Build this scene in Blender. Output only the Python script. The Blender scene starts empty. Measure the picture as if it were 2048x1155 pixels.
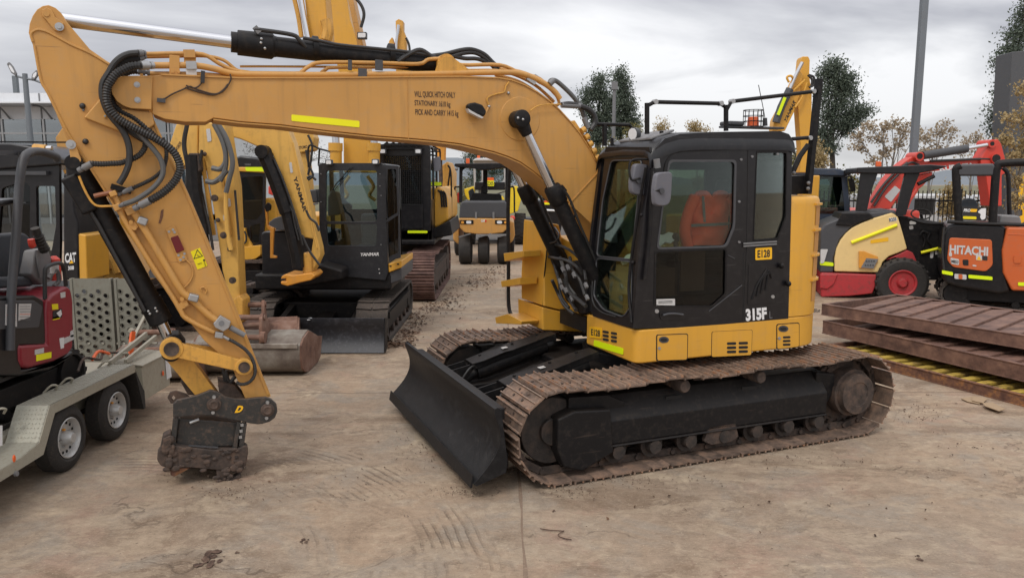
import bpy, math, random
import numpy as np
from mathutils import Vector, Matrix
from mathutils.geometry import tessellate_polygon
random.seed(7); rng = np.random.default_rng(7)
R = math.radians
scene = bpy.context.scene
COL = scene.collection

# ------------------------------------------------------------------ camera
CAM_F, CAM_PITCH, CAM_H = 1550.0, R(8.0), 2.5          # focal length in photo pixels, downward pitch, height
cam = bpy.data.objects.new('camera', bpy.data.cameras.new('camera'))
cam.location = (0, 0, CAM_H); cam.rotation_euler = (R(90) - CAM_PITCH, 0, 0)
cam.data.sensor_width = 36; cam.data.lens = 36 * CAM_F / 2048; cam.data.clip_end = 3000; cam.data.clip_start = 0.05
COL.objects.link(cam); scene.camera = cam

# ------------------------------------------------------------------ sky
world = bpy.data.worlds.new('World'); scene.world = world; world.use_nodes = True
SUN_EL, SUN_AZ = R(52), R(205)       # azimuth clockwise from +Y (the view direction)
def build_world():
    nt = world.node_tree; nt.nodes.clear(); N = nt.nodes.new; L = nt.links.new
    out = N('ShaderNodeOutputWorld'); bg = N('ShaderNodeBackground'); bg.inputs[1].default_value = 0.1
    sky = N('ShaderNodeTexSky'); sky.sky_type = 'NISHITA'; sky.sun_disc = False
    sky.sun_elevation = SUN_EL; sky.sun_rotation = SUN_AZ
    tc = N('ShaderNodeTexCoord'); sep = N('ShaderNodeSeparateXYZ'); L(tc.outputs['Generated'], sep.inputs[0])
    def math_(op, a, b=None):
        m = N('ShaderNodeMath'); m.operation = op
        for i, v in enumerate((a, b)):
            if v is None: continue
            if isinstance(v, (int, float)): m.inputs[i].default_value = v
            else: L(v, m.inputs[i])
        return m.outputs[0]
    zc = math_('MAXIMUM', sep.outputs[2], 0.0)
    za = math_('ADD', zc, 0.16)
    cx = math_('DIVIDE', sep.outputs[0], za); cy = math_('DIVIDE', sep.outputs[1], za)
    cmb = N('ShaderNodeCombineXYZ'); L(cx, cmb.inputs[0]); L(cy, cmb.inputs[1]); cmb.inputs[2].default_value = 0.3
    mp = N('ShaderNodeMapping'); L(cmb.outputs[0], mp.inputs[0]); mp.inputs['Rotation'].default_value = (0, 0, R(22)); mp.inputs['Scale'].default_value = (0.75, 0.8, 1)
    mp.inputs['Location'].default_value = (2.3, 0.4, 0)
    n1 = N('ShaderNodeTexNoise'); L(mp.outputs[0], n1.inputs[0]); n1.inputs['Scale'].default_value = 0.85; n1.inputs['Detail'].default_value = 8; n1.inputs['Roughness'].default_value = 0.5; n1.inputs['Distortion'].default_value = 0.5
    rp = N('ShaderNodeValToRGB'); L(n1.outputs[0], rp.inputs[0])
    rp.color_ramp.elements[0].position = 0.40; rp.color_ramp.elements[0].color = (0.47, 0.475, 0.52, 1)
    rp.color_ramp.elements[1].position = 0.61; rp.color_ramp.elements[1].color = (1.0, 1.0, 1.015, 1)
    e = rp.color_ramp.elements.new(0.52); e.color = (0.74, 0.745, 0.775, 1)
    gain = math_('ADD', math_('MULTIPLY', zc, 1.0), 0.88)
    hz = N('ShaderNodeMapRange'); L(zc, hz.inputs[0]); hz.inputs[1].default_value = 0.0; hz.inputs[2].default_value = 0.09; hz.inputs[3].default_value = 0.72; hz.inputs[4].default_value = 0.0
    mh = N('ShaderNodeMixRGB'); L(hz.outputs[0], mh.inputs[0]); L(rp.outputs[0], mh.inputs[1]); mh.inputs[2].default_value = (0.92, 0.92, 0.92, 1)
    sc_ = N('ShaderNodeVectorMath'); sc_.operation = 'SCALE'; L(mh.outputs[0], sc_.inputs[0]); L(math_('MULTIPLY', gain, 10.0), sc_.inputs['Scale'])
    mx = N('ShaderNodeMixRGB'); mx.inputs[0].default_value = 0.93; L(sky.outputs[0], mx.inputs[1]); L(sc_.outputs[0], mx.inputs[2])
    L(mx.outputs[0], bg.inputs[0]); L(bg.outputs[0], out.inputs[0])
build_world()
sun = bpy.data.objects.new('sun', bpy.data.lights.new('sun', 'SUN'))
sun.data.energy = 1.1; sun.data.angle = R(12); sun.data.color = (1.0, 0.95, 0.88)
_d = Vector((math.sin(SUN_AZ) * math.cos(SUN_EL), math.cos(SUN_AZ) * math.cos(SUN_EL), math.sin(SUN_EL)))
sun.rotation_euler = _d.to_track_quat('Z', 'Y').to_euler(); sun.location = (0, -5, 30)
COL.objects.link(sun)
vs = scene.view_settings; vs.view_transform = 'Standard'; vs.look = 'None'; vs.exposure = 0.0; vs.gamma = 1.0; vs.use_curve_mapping = False
scene.render.film_transparent = False
scene.cycles.max_bounces = 8; scene.cycles.transparent_max_bounces = 24

# ------------------------------------------------------------------ frames: a pixel ray met with a real plane
class Frame:
    def __init__(s, ox, oy, deg=0.0, oz=0.0):
        s.o = Vector((ox, oy, oz)); s.a = R(deg)
        s.ex = Vector((math.cos(s.a), math.sin(s.a), 0)); s.ey = Vector((-math.sin(s.a), math.cos(s.a), 0))
    def ray(s, u, v):
        x = (u - 1024) / CAM_F; y = (v - 577.5) / CAM_F; c, q = math.cos(CAM_PITCH), math.sin(CAM_PITCH)
        d = Vector((x, c - y * q, -q - y * c)); o = Vector((0, 0, CAM_H)) - s.o
        return Vector((o.dot(s.ex), o.dot(s.ey), o.z)), Vector((d.dot(s.ex), d.dot(s.ey), d.z))
    def plane(s, u, v, p0, n):
        o, d = s.ray(u, v); p0 = Vector(p0); n = Vector(n)
        return o + d * ((p0 - o).dot(n) / d.dot(n))
    def X(s, u, v, x): return s.plane(u, v, (x, 0, 0), (1, 0, 0))
    def Y(s, u, v, y): return s.plane(u, v, (0, y, 0), (0, 1, 0))
    def Z(s, u, v, z): return s.plane(u, v, (0, 0, z), (0, 0, 1))
    def YS(s, px, y): return [s.Y(u, v, y) for u, v in px]
    def XS(s, px, x): return [s.X(u, v, x) for u, v in px]
    def ZS(s, px, z): return [s.Z(u, v, z) for u, v in px]

# ------------------------------------------------------------------ mesh builder
def smooth_path(pts, k=6):
    pts = [Vector(p) for p in pts]
    if len(pts) < 3: return pts
    out = []
    for i in range(len(pts) - 1):
        p0 = pts[i - 1] if i else pts[0] * 2 - pts[1]
        p1, p2 = pts[i], pts[i + 1]
        p3 = pts[i + 2] if i + 2 < len(pts) else pts[-1] * 2 - pts[-2]
        for j in range(k):
            t = j / k
            out.append(0.5 * ((2 * p1) + (p2 - p0) * t + (2 * p0 - 5 * p1 + 4 * p2 - p3) * t * t + (3 * p1 - p0 - 3 * p2 + p3) * t ** 3))
    out.append(pts[-1]); return out
def resample(pts, step):
    out = [pts[0]]; acc = 0.0
    for a, b in zip(pts, pts[1:]):
        L = (b - a).length; d = step - acc
        while d <= L:
            out.append(a.lerp(b, d / L)); d += step
        acc = L - (d - step)
    return out
class MB:
    def __init__(s): s.v = []; s.f = []
    def _add(s, vs, fs):
        n = len(s.v); s.v.extend([tuple(p) for p in vs]); s.f.extend([tuple(i + n for i in f) for f in fs]); return s
    def prism(s, pts, vec, holes=()):
        pts = [Vector(p) for p in pts]; vec = Vector(vec); loops = [pts] + [[Vector(p) for p in h] for h in holes]
        allp = [p for l in loops for p in l]; n = len(allp)
        if not holes:
            fs = [tuple(range(n)), tuple(range(2 * n - 1, n - 1, -1))]
        else:
            tris = tessellate_polygon(loops)
            fs = [tuple(t) for t in tris] + [tuple(i + n for i in reversed(t)) for t in tris]
        k = 0
        for l in loops:
            m = len(l)
            for i in range(m):
                a, b = k + i, k + (i + 1) % m
                fs.append((a, a + n, b + n, b))
            k += m
        return s._add(allp + [p + vec for p in allp], fs)
    def box(s, x0, x1, y0, y1, z0, z1):
        return s.prism([(x0, y0, z0), (x1, y0, z0), (x1, y1, z0), (x0, y1, z0)], (0, 0, z1 - z0))
    def bar(s, a, b, w, h, up=(0, 0, 1)):
        a, b = Vector(a), Vector(b); d = (b - a).normalized(); up = Vector(up)
        if abs(d.dot(up)) > 0.98: up = Vector((0, 1, 0))
        r = d.cross(up).normalized() * w / 2; u = r.cross(d).normalized() * h / 2
        return s.prism([a - r - u, a + r - u, a + r + u, a - r + u], b - a)
    def ring(s, frames, n, caps=True):
        vs = []; fs = []
        for c, e1, e2, r in frames:
            for k in range(n):
                t = 2 * math.pi * k / n; vs.append(c + (e1 * math.cos(t) + e2 * math.sin(t)) * r)
        m = len(frames)
        for i in range(m - 1):
            for k in range(n):
                k2 = (k + 1) % n; fs.append((i * n + k, i * n + k2, (i + 1) * n + k2, (i + 1) * n + k))
        if caps: fs += [tuple(range(n - 1, -1, -1)), tuple(range((m - 1) * n, m * n))]
        return s._add(vs, fs)
    def lathe(s, a, d, prof, n=24, caps=True):
        a, d = Vector(a), Vector(d).normalized(); e1 = d.orthogonal().normalized(); e2 = d.cross(e1)
        return s.ring([(a + d * t, e1, e2, max(r, 1e-4)) for t, r in prof], n, caps)
    def cyl(s, a, b, r, r2=None, n=20):
        a, b = Vector(a), Vector(b); return s.lathe(a, b - a, [(0, r), ((b - a).length, r if r2 is None else r2)], n)
    def tube(s, pts, r, n=8, k=5, smooth=True, ribs=0.0):
        P = smooth_path(pts, k) if smooth else [Vector(p) for p in pts]
        if ribs: P = resample(P, ribs / 2)
        fr = []; e1 = None
        for i, p in enumerate(P):
            d = (P[min(i + 1, len(P) - 1)] - P[max(i - 1, 0)])
            d = d.normalized() if d.length > 1e-9 else Vector((0, 0, 1))
            e1 = d.orthogonal().normalized() if e1 is None else (e1 - d * e1.dot(d)).normalized()
            rr = r * (1.0 if not ribs or i % 2 else 0.78)
            fr.append((p, e1, d.cross(e1), rr))
        return s.ring(fr, n)
    def ball(s, c, rx, ry=None, rz=None, n=14, m=8):
        ry = rx if ry is None else ry; rz = rx if rz is None else rz; c = Vector(c); vs = []; fs = []
        for i in range(m + 1):
            ph = math.pi * i / m
            for k in range(n):
                t = 2 * math.pi * k / n; vs.append(c + Vector((rx * math.sin(ph) * math.cos(t), ry * math.sin(ph) * math.sin(t), rz * math.cos(ph))))
        for i in range(m):
            for k in range(n): fs.append((i * n + k, (i + 1) * n + k, (i + 1) * n + (k + 1) % n, i * n + (k + 1) % n))
        return s._add(vs, fs)
    def sheet(s, rows, thick):
        """rows of points lofted into a surface with thickness vector"""
        n = len(rows[0]); m = len(rows); t = Vector(thick); vs = [Vector(p) for r in rows for p in r]; vs += [p + t for p in vs]; o = n * m; fs = []
        for i in range(m - 1):
            for j in range(n - 1):
                a = i * n + j; fs.append((a, a + 1, a + n + 1, a + n)); fs.append((a + o, a + n + o, a + n + 1 + o, a + 1 + o))
        for j in range(n - 1):
            fs.append((j, j + o, j + 1 + o, j + 1)); a = (m - 1) * n + j; fs.append((a, a + 1, a + 1 + o, a + o))
        for i in range(m - 1):
            a = i * n; fs.append((a, a + n, a + n + o, a + o)); a = i * n + n - 1; fs.append((a, a + o, a + n + o, a + n))
        return s._add(vs, fs)
    def o(s, name, mat, parent=None, bevel=0.0, smooth=38, seg=2):
        me = bpy.data.meshes.new(name); me.from_pydata(s.v, [], s.f); me.validate(); me.update()
        import bmesh
        bm = bmesh.new(); bm.from_mesh(me); bmesh.ops.recalc_face_normals(bm, faces=bm.faces); bm.to_mesh(me); bm.free()
        me.shade_smooth(); me.set_sharp_from_angle(angle=R(smooth)); me.materials.append(mat)
        ob = bpy.data.objects.new(name, me); COL.objects.link(ob)
        if bevel:
            b = ob.modifiers.new('edge', 'BEVEL'); b.width = bevel; b.segments = seg; b.limit_method = 'ANGLE'; b.angle_limit = R(32); b.harden_normals = True
        if parent is not None: ob.parent = parent
        return ob
def tag(o, label=None, cat=None, group=None, kind=None):
    if label: o['label'] = label
    if cat: o['category'] = cat
    if group: o['group'] = group
    if kind: o['kind'] = kind
    return o
def thing(name, F, label, cat, group=None):
    e = bpy.data.objects.new(name, None); e.empty_display_size = 0.2; COL.objects.link(e)
    e.location = F.o; e.rotation_euler = (0, 0, F.a); return tag(e, label, cat, group)
def put(o, parent):
    o.parent = parent; return o
def dup(o, parent=None, loc=None, rotz=None):
    c = o.copy(); COL.objects.link(c); c.parent = parent
    if loc is not None: c.location = loc
    if rotz is not None: c.rotation_euler = (0, 0, rotz)
    for ch in list(o.children): dup(ch, c)
    return c
def rrect(px, k=4, q=0.18):
    """round the corners of a pixel polygon"""
    out = []; n = len(px)
    for i in range(n):
        a, b, c = Vector(px[i - 1]), Vector(px[i]), Vector(px[(i + 1) % n])
        p = b + (a - b) * q; r = b + (c - b) * q
        for j in range(k + 1):
            t = j / k; out.append(tuple((1 - t) ** 2 * p + 2 * t * (1 - t) * b + t * t * r))
    return out
def rad_rect(px, rad, k=4):
    out = []; n = len(px)
    for i in range(n):
        a, b, c = Vector(px[i - 1]), Vector(px[i]), Vector(px[(i + 1) % n])
        p = b + (a - b).normalized() * min(rad, (a - b).length * .48); r = b + (c - b).normalized() * min(rad, (c - b).length * .48)
        for j in range(k + 1):
            t = j / k; out.append(tuple((1 - t) ** 2 * p + 2 * t * (1 - t) * b + t * t * r))
    return out
def lettering(txt, bl, br, tl, mat, parent, name='lettering', bold=0.0, shear=0.0):
    cu = bpy.data.curves.new('t', 'FONT'); cu.body = txt; cu.offset = bold; cu.shear = shear; cu.resolution_u = 3
    ob = bpy.data.objects.new('t', cu); me = bpy.data.meshes.new_from_object(ob)
    co = np.empty(len(me.vertices) * 3); me.vertices.foreach_get('co', co); co = co.reshape(-1, 3)
    lo, hi = co.min(0), co.max(0); t = (co - lo) / np.maximum(hi - lo, 1e-6)
    bl, br, tl = (np.array(p) for p in (bl, br, tl)); P = bl + t[:, :1] * (br - bl) + t[:, 1:2] * (tl - bl)
    me.vertices.foreach_set('co', P.ravel()); me.update(); me.materials.append(mat)
    bpy.data.objects.remove(ob); o = bpy.data.objects.new(name, me); COL.objects.link(o); o.parent = parent; me.name = name
    return o

# ------------------------------------------------------------------ materials
def S(r, g, b):
    f = lambda c: (c / 255 / 12.92) if c / 255 <= 0.04045 else ((c / 255 + 0.055) / 1.055) ** 2.4
    return (f(r), f(g), f(b), 1)
def scale_(c, k): return (c[0] * k, c[1] * k, c[2] * k, 1)
MATS = {}
def paint(name, col, rough=0.45, metal=0.0, dirt=0.35, dust=(0.23, 0.17, 0.12, 1), vary=0.12, bump=0.15, scale=3.0, coat=0.0, streak=0.0, spec=0.5, rand=0.0, scratch=0.0, scol=None, chip=0.0):
    m = bpy.data.materials.new(name); m.use_nodes = True; nt = m.node_tree; N = nt.nodes.new; L = nt.links.new
    b = nt.nodes['Principled BSDF']; tc = N('ShaderNodeTexCoord')
    n1 = N('ShaderNodeTexNoise'); n1.inputs['Scale'].default_value = scale; n1.inputs['Detail'].default_value = 8; n1.inputs['Roughness'].default_value = 0.62; L(tc.outputs['Object'], n1.inputs[0])
    n2 = N('ShaderNodeTexNoise'); n2.inputs['Scale'].default_value = scale * 6; n2.inputs['Detail'].default_value = 6; n2.inputs['Roughness'].default_value = 0.7; L(tc.outputs['Object'], n2.inputs[0])
    base = N('ShaderNodeMixRGB'); base.inputs[1].default_value = scale_(col, 1 - vary); base.inputs[2].default_value = scale_(col, 1 + vary * 0.6); L(n1.outputs[0], base.inputs[0])
    cur = base.outputs[0]
    if rand:
        oi = N('ShaderNodeObjectInfo'); mr = N('ShaderNodeMapRange'); L(oi.outputs['Random'], mr.inputs[0]); mr.inputs[3].default_value = 1 - rand; mr.inputs[4].default_value = 1 + rand
        vm = N('ShaderNodeVectorMath'); vm.operation = 'SCALE'; L(cur, vm.inputs[0]); L(mr.outputs[0], vm.inputs['Scale']); cur = vm.outputs[0]
    if dirt:
        r1 = N('ShaderNodeMapRange'); L(n2.outputs[0], r1.inputs[0]); r1.inputs[1].default_value = 0.50; r1.inputs[2].default_value = 0.78; r1.inputs[3].default_value = 0; r1.inputs[4].default_value = dirt
        g = N('ShaderNodeNewGeometry'); sp = N('ShaderNodeSeparateXYZ'); L(g.outputs['Normal'], sp.inputs[0])
        r2 = N('ShaderNodeMapRange'); L(sp.outputs[2], r2.inputs[0]); r2.inputs[1].default_value = 0.2; r2.inputs[2].default_value = 1; r2.inputs[3].default_value = 0; r2.inputs[4].default_value = dirt * 0.8
        mm = N('ShaderNodeMath'); mm.operation = 'MULTIPLY'; L(r2.outputs[0], mm.inputs[0]); L(n1.outputs[0], mm.inputs[1])
        ad = N('ShaderNodeMath'); ad.operation = 'ADD'; ad.use_clamp = True; L(r1.outputs[0], ad.inputs[0]); L(mm.outputs[0], ad.inputs[1])
        mx = N('ShaderNodeMixRGB'); L(ad.outputs[0], mx.inputs[0]); L(cur, mx.inputs[1]); mx.inputs[2].default_value = dust; cur = mx.outputs[0]
    if streak:
        mp = N('ShaderNodeMapping'); L(tc.outputs['Object'], mp.inputs[0]); mp.inputs['Scale'].default_value = (9, 9, 0.9)
        n3 = N('ShaderNodeTexNoise'); L(mp.outputs[0], n3.inputs[0]); n3.inputs['Scale'].default_value = 2; n3.inputs['Detail'].default_value = 6
        r3 = N('ShaderNodeMapRange'); L(n3.outputs[0], r3.inputs[0]); r3.inputs[1].default_value = 0.52; r3.inputs[2].default_value = 0.75; r3.inputs[3].default_value = 0; r3.inputs[4].default_value = streak
        mx = N('ShaderNodeMixRGB'); L(r3.outputs[0], mx.inputs[0]); L(cur, mx.inputs[1]); mx.inputs[2].default_value = scale_(dust, 0.4); cur = mx.outputs[0]
    if scratch:
        for k, rot in enumerate(((0.3, 0.9, 0.2), (1.2, -0.5, 0.8))):
            mp = N('ShaderNodeMapping'); L(tc.outputs['Object'], mp.inputs[0]); mp.inputs['Rotation'].default_value = rot; mp.inputs['Scale'].default_value = (1.2, 30, 30)
            n3 = N('ShaderNodeTexNoise'); L(mp.outputs[0], n3.inputs[0]); n3.inputs['Scale'].default_value = 1.6; n3.inputs['Detail'].default_value = 3
            r3 = N('ShaderNodeMapRange'); L(n3.outputs[0], r3.inputs[0]); r3.inputs[1].default_value = 0.70; r3.inputs[2].default_value = 0.74; r3.inputs[3].default_value = 0; r3.inputs[4].default_value = scratch
            mx = N('ShaderNodeMixRGB'); L(r3.outputs[0], mx.inputs[0]); L(cur, mx.inputs[1]); mx.inputs[2].default_value = scol or scale_(dust, 0.6); cur = mx.outputs[0]
    if chip:
        n4 = N('ShaderNodeTexNoise'); n4.inputs['Scale'].default_value = 5.0; n4.inputs['Detail'].default_value = 12; n4.inputs['Roughness'].default_value = 0.78; L(tc.outputs['Object'], n4.inputs[0])
        r4 = N('ShaderNodeMapRange'); L(n4.outputs[0], r4.inputs[0]); r4.inputs[1].default_value = 0.685; r4.inputs[2].default_value = 0.70; r4.inputs[3].default_value = 0; r4.inputs[4].default_value = chip
        mx = N('ShaderNodeMixRGB'); L(r4.outputs[0], mx.inputs[0]); L(cur, mx.inputs[1]); mx.inputs[2].default_value = scol or scale_(dust, 0.5); cur = mx.outputs[0]
    L(cur, b.inputs['Base Color'])
    rr = N('ShaderNodeMapRange'); L(n2.outputs[0], rr.inputs[0]); rr.inputs[3].default_value = max(rough - 0.12, 0.05); rr.inputs[4].default_value = min(rough + 0.16, 1); L(rr.outputs[0], b.inputs['Roughness'])
    b.inputs['Metallic'].default_value = metal; b.inputs['Specular IOR Level'].default_value = spec
    if coat: b.inputs['Coat Weight'].default_value = coat; b.inputs['Coat Roughness'].default_value = 0.12
    if bump:
        bp = N('ShaderNodeBump'); bp.inputs['Strength'].default_value = bump; bp.inputs['Distance'].default_value = 0.01; L(n2.outputs[0], bp.inputs['Height']); L(bp.outputs[0], b.inputs['Normal'])
    MATS[name] = m; return m
def rusty(name, c1, c2, c3, rough=0.8, scale=8.0, bump=0.5, rand=0.12, metal=0.0):
    m = bpy.data.materials.new(name); m.use_nodes = True; nt = m.node_tree; N = nt.nodes.new; L = nt.links.new
    b = nt.nodes['Principled BSDF']; tc = N('ShaderNodeTexCoord'); oi = N('ShaderNodeObjectInfo')
    ad = N('ShaderNodeVectorMath'); ad.operation = 'ADD'; L(tc.outputs['Object'], ad.inputs[0])
    mu = N('ShaderNodeMath'); mu.operation = 'MULTIPLY'; mu.inputs[1].default_value = 37; L(oi.outputs['Random'], mu.inputs[0]); L(mu.outputs[0], ad.inputs[1])
    n1 = N('ShaderNodeTexNoise'); n1.inputs['Scale'].default_value = scale; n1.inputs['Detail'].default_value = 9; n1.inputs['Roughness'].default_value = 0.7; L(ad.outputs[0], n1.inputs[0])
    rp = N('ShaderNodeValToRGB'); L(n1.outputs[0], rp.inputs[0]); e = rp.color_ramp.elements
    e[0].position = 0.36; e[0].color = c1; e[1].position = 0.66; e[1].color = c3; k = e.new(0.5); k.color = c2
    mr = N('ShaderNodeMapRange'); L(oi.outputs['Random'], mr.inputs[0]); mr.inputs[3].default_value = 1 - rand; mr.inputs[4].default_value = 1 + rand
    vm = N('ShaderNodeVectorMath'); vm.operation = 'SCALE'; L(rp.outputs[0], vm.inputs[0]); L(mr.outputs[0], vm.inputs['Scale'])
    L(vm.outputs[0], b.inputs['Base Color']); b.inputs['Roughness'].default_value = rough; b.inputs['Metallic'].default_value = metal
    bp = N('ShaderNodeBump'); bp.inputs['Strength'].default_value = bump; bp.inputs['Distance'].default_value = 0.012; L(n1.outputs[0], bp.inputs['Height']); L(bp.outputs[0], b.inputs['Normal'])
    MATS[name] = m; return m
def glass(name, tint, refl=1.0, rough=0.02):
    m = bpy.data.materials.new(name); m.use_nodes = True; nt = m.node_tree; nt.nodes.clear(); N = nt.nodes.new; L = nt.links.new
    out = N('ShaderNodeOutputMaterial'); t = N('ShaderNodeBsdfTransparent'); t.inputs[0].default_value = tint
    g = N('ShaderNodeBsdfGlossy'); g.inputs['Roughness'].default_value = rough; g.inputs[0].default_value = (0.9, 0.93, 0.95, 1)
    f = N('ShaderNodeFresnel'); f.inputs[0].default_value = 1.5; mu = N('ShaderNodeMath'); mu.operation = 'MULTIPLY'; mu.use_clamp = True; L(f.outputs[0], mu.inputs[0]); mu.inputs[1].default_value = refl
    mx = N('ShaderNodeMixShader'); L(mu.outputs[0], mx.inputs[0]); L(t.outputs[0], mx.inputs[1]); L(g.outputs[0], mx.inputs[2]); L(mx.outputs[0], out.inputs[0])
    MATS[name] = m; return m
def flat(name, col, rough=0.6, emit=0.0, metal=0.0):
    m = bpy.data.materials.new(name); m.use_nodes = True; b = m.node_tree.nodes['Principled BSDF']
    b.inputs['Base Color'].default_value = col; b.inputs['Roughness'].default_value = rough; b.inputs['Metallic'].default_value = metal
    MATS[name] = m; return m

yel = paint('digger_yellow', (0.565, 0.287, 0.072, 1), 0.46, scratch=.5, chip=.6, scol=(0.22, 0.11, 0.045, 1), streak=.22, dirt=0.34, vary=0.22, bump=0.05, scale=1.6, dust=(0.42, 0.28, 0.15, 1))
ramp_m = paint('weathered_ramp_steel', (0.23, 0.225, 0.185, 1), 0.6, metal=0.25, dirt=0.6, dust=(0.17, 0.13, 0.095, 1), vary=0.25, scale=4)
yel2 = paint('bodywork_yellow', (0.68, 0.345, 0.038, 1), 0.38, scratch=.35, chip=.35, scol=(0.26, 0.13, 0.045, 1), streak=.10, dirt=0.24, vary=0.14, bump=0.03, scale=1.2, dust=(0.42, 0.28, 0.15, 1))
yelw = paint('worn_yellow', (0.66, 0.34, 0.06, 1), 0.5, dirt=0.55, vary=0.15, bump=0.2, scale=3, dust=(0.16, 0.09, 0.045, 1), streak=0.35)
yelp = paint('pale_yellow', (0.70, 0.40, 0.085, 1), 0.45, dirt=0.35, vary=0.12, bump=0.08, scale=1.4, dust=(0.22, 0.13, 0.06, 1), streak=0.25)
yelb = paint('bright_yellow', (0.80, 0.58, 0.02, 1), 0.45, dirt=0.25)
amber = paint('orange_yellow', (0.70, 0.30, 0.035, 1), 0.45, dirt=0.3)
blk = paint('cab_black', (0.007, 0.0064, 0.0082, 1), 0.34, dirt=0.3, vary=0.35, bump=0.03, scale=2, coat=0.15, spec=0.4, scratch=.35, chip=.3, scol=(0.07, 0.065, 0.065, 1), dust=(0.055, 0.048, 0.043, 1))
blkm = paint('frame_black', (0.0085, 0.0078, 0.0085, 1), 0.5, spec=0.25, scratch=.4, chip=.5, scol=(0.075, 0.055, 0.043, 1), dirt=0.35, vary=0.3, bump=0.1, scale=3, dust=(0.075, 0.058, 0.045, 1))
blade_m = paint('blade_black', (0.009, 0.0088, 0.0098, 1), 0.5, spec=0.25, scratch=.6, chip=.7, scol=(0.085, 0.07, 0.06, 1), dirt=0.35, vary=0.35, bump=0.08, scale=2.2, dust=(0.07, 0.066, 0.064, 1), streak=0.2)
rub = paint('black_rubber', (0.022, 0.020, 0.019, 1), 0.75, dirt=0.55, dust=(0.10, 0.078, 0.058, 1), bump=0.4, scale=6)
rubc = paint('clean_hose', (0.022, 0.021, 0.021, 1), 0.45, dirt=0.2, dust=(0.09, 0.08, 0.07, 1), scale=5)
hoseg = paint('grey_hose', (0.10, 0.10, 0.098, 1), 0.5, dirt=0.2, dust=(0.15, 0.13, 0.10, 1), scale=5)
track_rust = rusty('track_steel', (0.06, 0.041, 0.031, 1), (0.15, 0.10, 0.073, 1), (0.25, 0.155, 0.105, 1), 0.8, 6, 0.4, 0.22)
track_edge = rusty('bare_grouser', (0.16, 0.105, 0.075, 1), (0.30, 0.215, 0.165, 1), (0.38, 0.17, 0.08, 1), 0.5, 9, 0.3, 0.2, 0.25)
mudrust = rusty('muddy_steel', (0.032, 0.024, 0.020, 1), (0.068, 0.047, 0.037, 1), (0.12, 0.075, 0.053, 1), 0.85, 10, 0.6)
grid_rust = rusty('painted_rust_brown', (0.085, 0.043, 0.032, 1), (0.15, 0.078, 0.056, 1), (0.23, 0.125, 0.085, 1), 0.68, 5, 0.3, 0.06)
old_rust = rusty('flaky_rust', (0.075, 0.034, 0.024, 1), (0.15, 0.07, 0.042, 1), (0.34, 0.15, 0.045, 1), 0.85, 7, 0.6, 0.05)
grid_yel = rusty('faded_yellow_steel', (0.10, 0.06, 0.03, 1), (0.40, 0.27, 0.045, 1), (0.50, 0.36, 0.06, 1), 0.7, 4, 0.3, 0.1)
bucket_m = rusty('bucket_steel', (0.13, 0.10, 0.082, 1), (0.20, 0.165, 0.135, 1), (0.30, 0.275, 0.235, 1), 0.75, 3, 0.5)
bucket_r = rusty('bucket_rust', (0.10, 0.05, 0.035, 1), (0.19, 0.10, 0.068, 1), (0.26, 0.17, 0.13, 1), 0.8, 4, 0.5)
galv = paint('galvanised_steel', (0.38, 0.355, 0.285, 1), 0.55, metal=0.25, dirt=0.45, dust=(0.20, 0.15, 0.11, 1), vary=0.2, scale=5)
silverw = paint('wheel_silver', (0.50, 0.50, 0.49, 1), .4, metal=.35, dirt=.3)
chrome = flat('chrome_rod', (0.62, 0.62, 0.64, 1), 0.14, metal=1.0)
steel = paint('zinc_steel', (0.42, 0.42, 0.42, 1), 0.4, metal=0.7, dirt=0.25, dust=(0.2, 0.16, 0.12, 1))
dark = flat('dark_gap', (0.012, 0.011, 0.011, 1), 0.8)
dgrey = paint('grey_plastic', (0.055, 0.056, 0.062, 1), 0.5, dirt=0.2, dust=(0.14, 0.12, 0.10, 1), scale=3)
mirror_b = paint('mirror_back', (0.125, 0.125, 0.145, 1), 0.45, dirt=0.2, scale=4)
mgrey = paint('mid_grey', (0.17, 0.17, 0.175, 1), 0.5, dirt=0.3, scale=3)
lime = flat('reflective_lime', (0.70, 0.86, 0.0, 1), 0.45)
limey = flat('reflective_yellow', (0.86, 0.82, 0.0, 1), 0.45)
plate_y = flat('number_plate_orange', (0.86, 0.46, 0.01, 1), 0.5)
warn_y = flat('warning_yellow', (0.80, 0.66, 0.0, 1), 0.5)
ink = flat('black_print', (0.02, 0.018, 0.018, 1), 0.6)
ink_b = flat('brown_print', (0.05, 0.03, 0.02, 1), 0.6)
white = flat('white_print', (0.72, 0.72, 0.72, 1), 0.5)
label_w = paint('paper_label', (0.55, 0.54, 0.53, 1), 0.6, dirt=0.4, scale=9)
lamp_g = flat('lamp_lens', (0.75, 0.76, 0.78, 1), 0.1)
orange = flat('orange_beacon', (0.78, 0.13, 0.03, 1), 0.3)
redm = flat('red_lens', (0.13, 0.008, 0.012, 1), 0.25)
redp = paint('red_paint', (0.62, 0.055, 0.035, 1), 0.4, dirt=0.2, scale=2)
red2 = paint('scuffed_red', (0.42, 0.03, 0.035, 1), 0.5, dirt=0.75, dust=(0.08, 0.05, 0.04, 1), scale=2.5)
maroon = paint('maroon_paint', (0.25, 0.018, 0.03, 1), 0.35, dirt=0.2, dust=(0.25, 0.12, 0.1, 1), scale=2.5)
ora = paint('burnt_orange', (0.56, 0.115, 0.025, 1), 0.42, dirt=0.25, scale=2)
cream = paint('cream_paint', (0.78, 0.56, 0.24, 1), 0.42, dirt=0.2, dust=(0.4, 0.27, 0.15, 1), scale=1.5)
navy = paint('navy_paint', (0.035, 0.05, 0.08, 1), 0.35, dirt=0.2, scale=2)
cabin_in = paint('cab_interior', (0.035, 0.038, 0.036, 1), 0.7, dirt=0.3)
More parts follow.
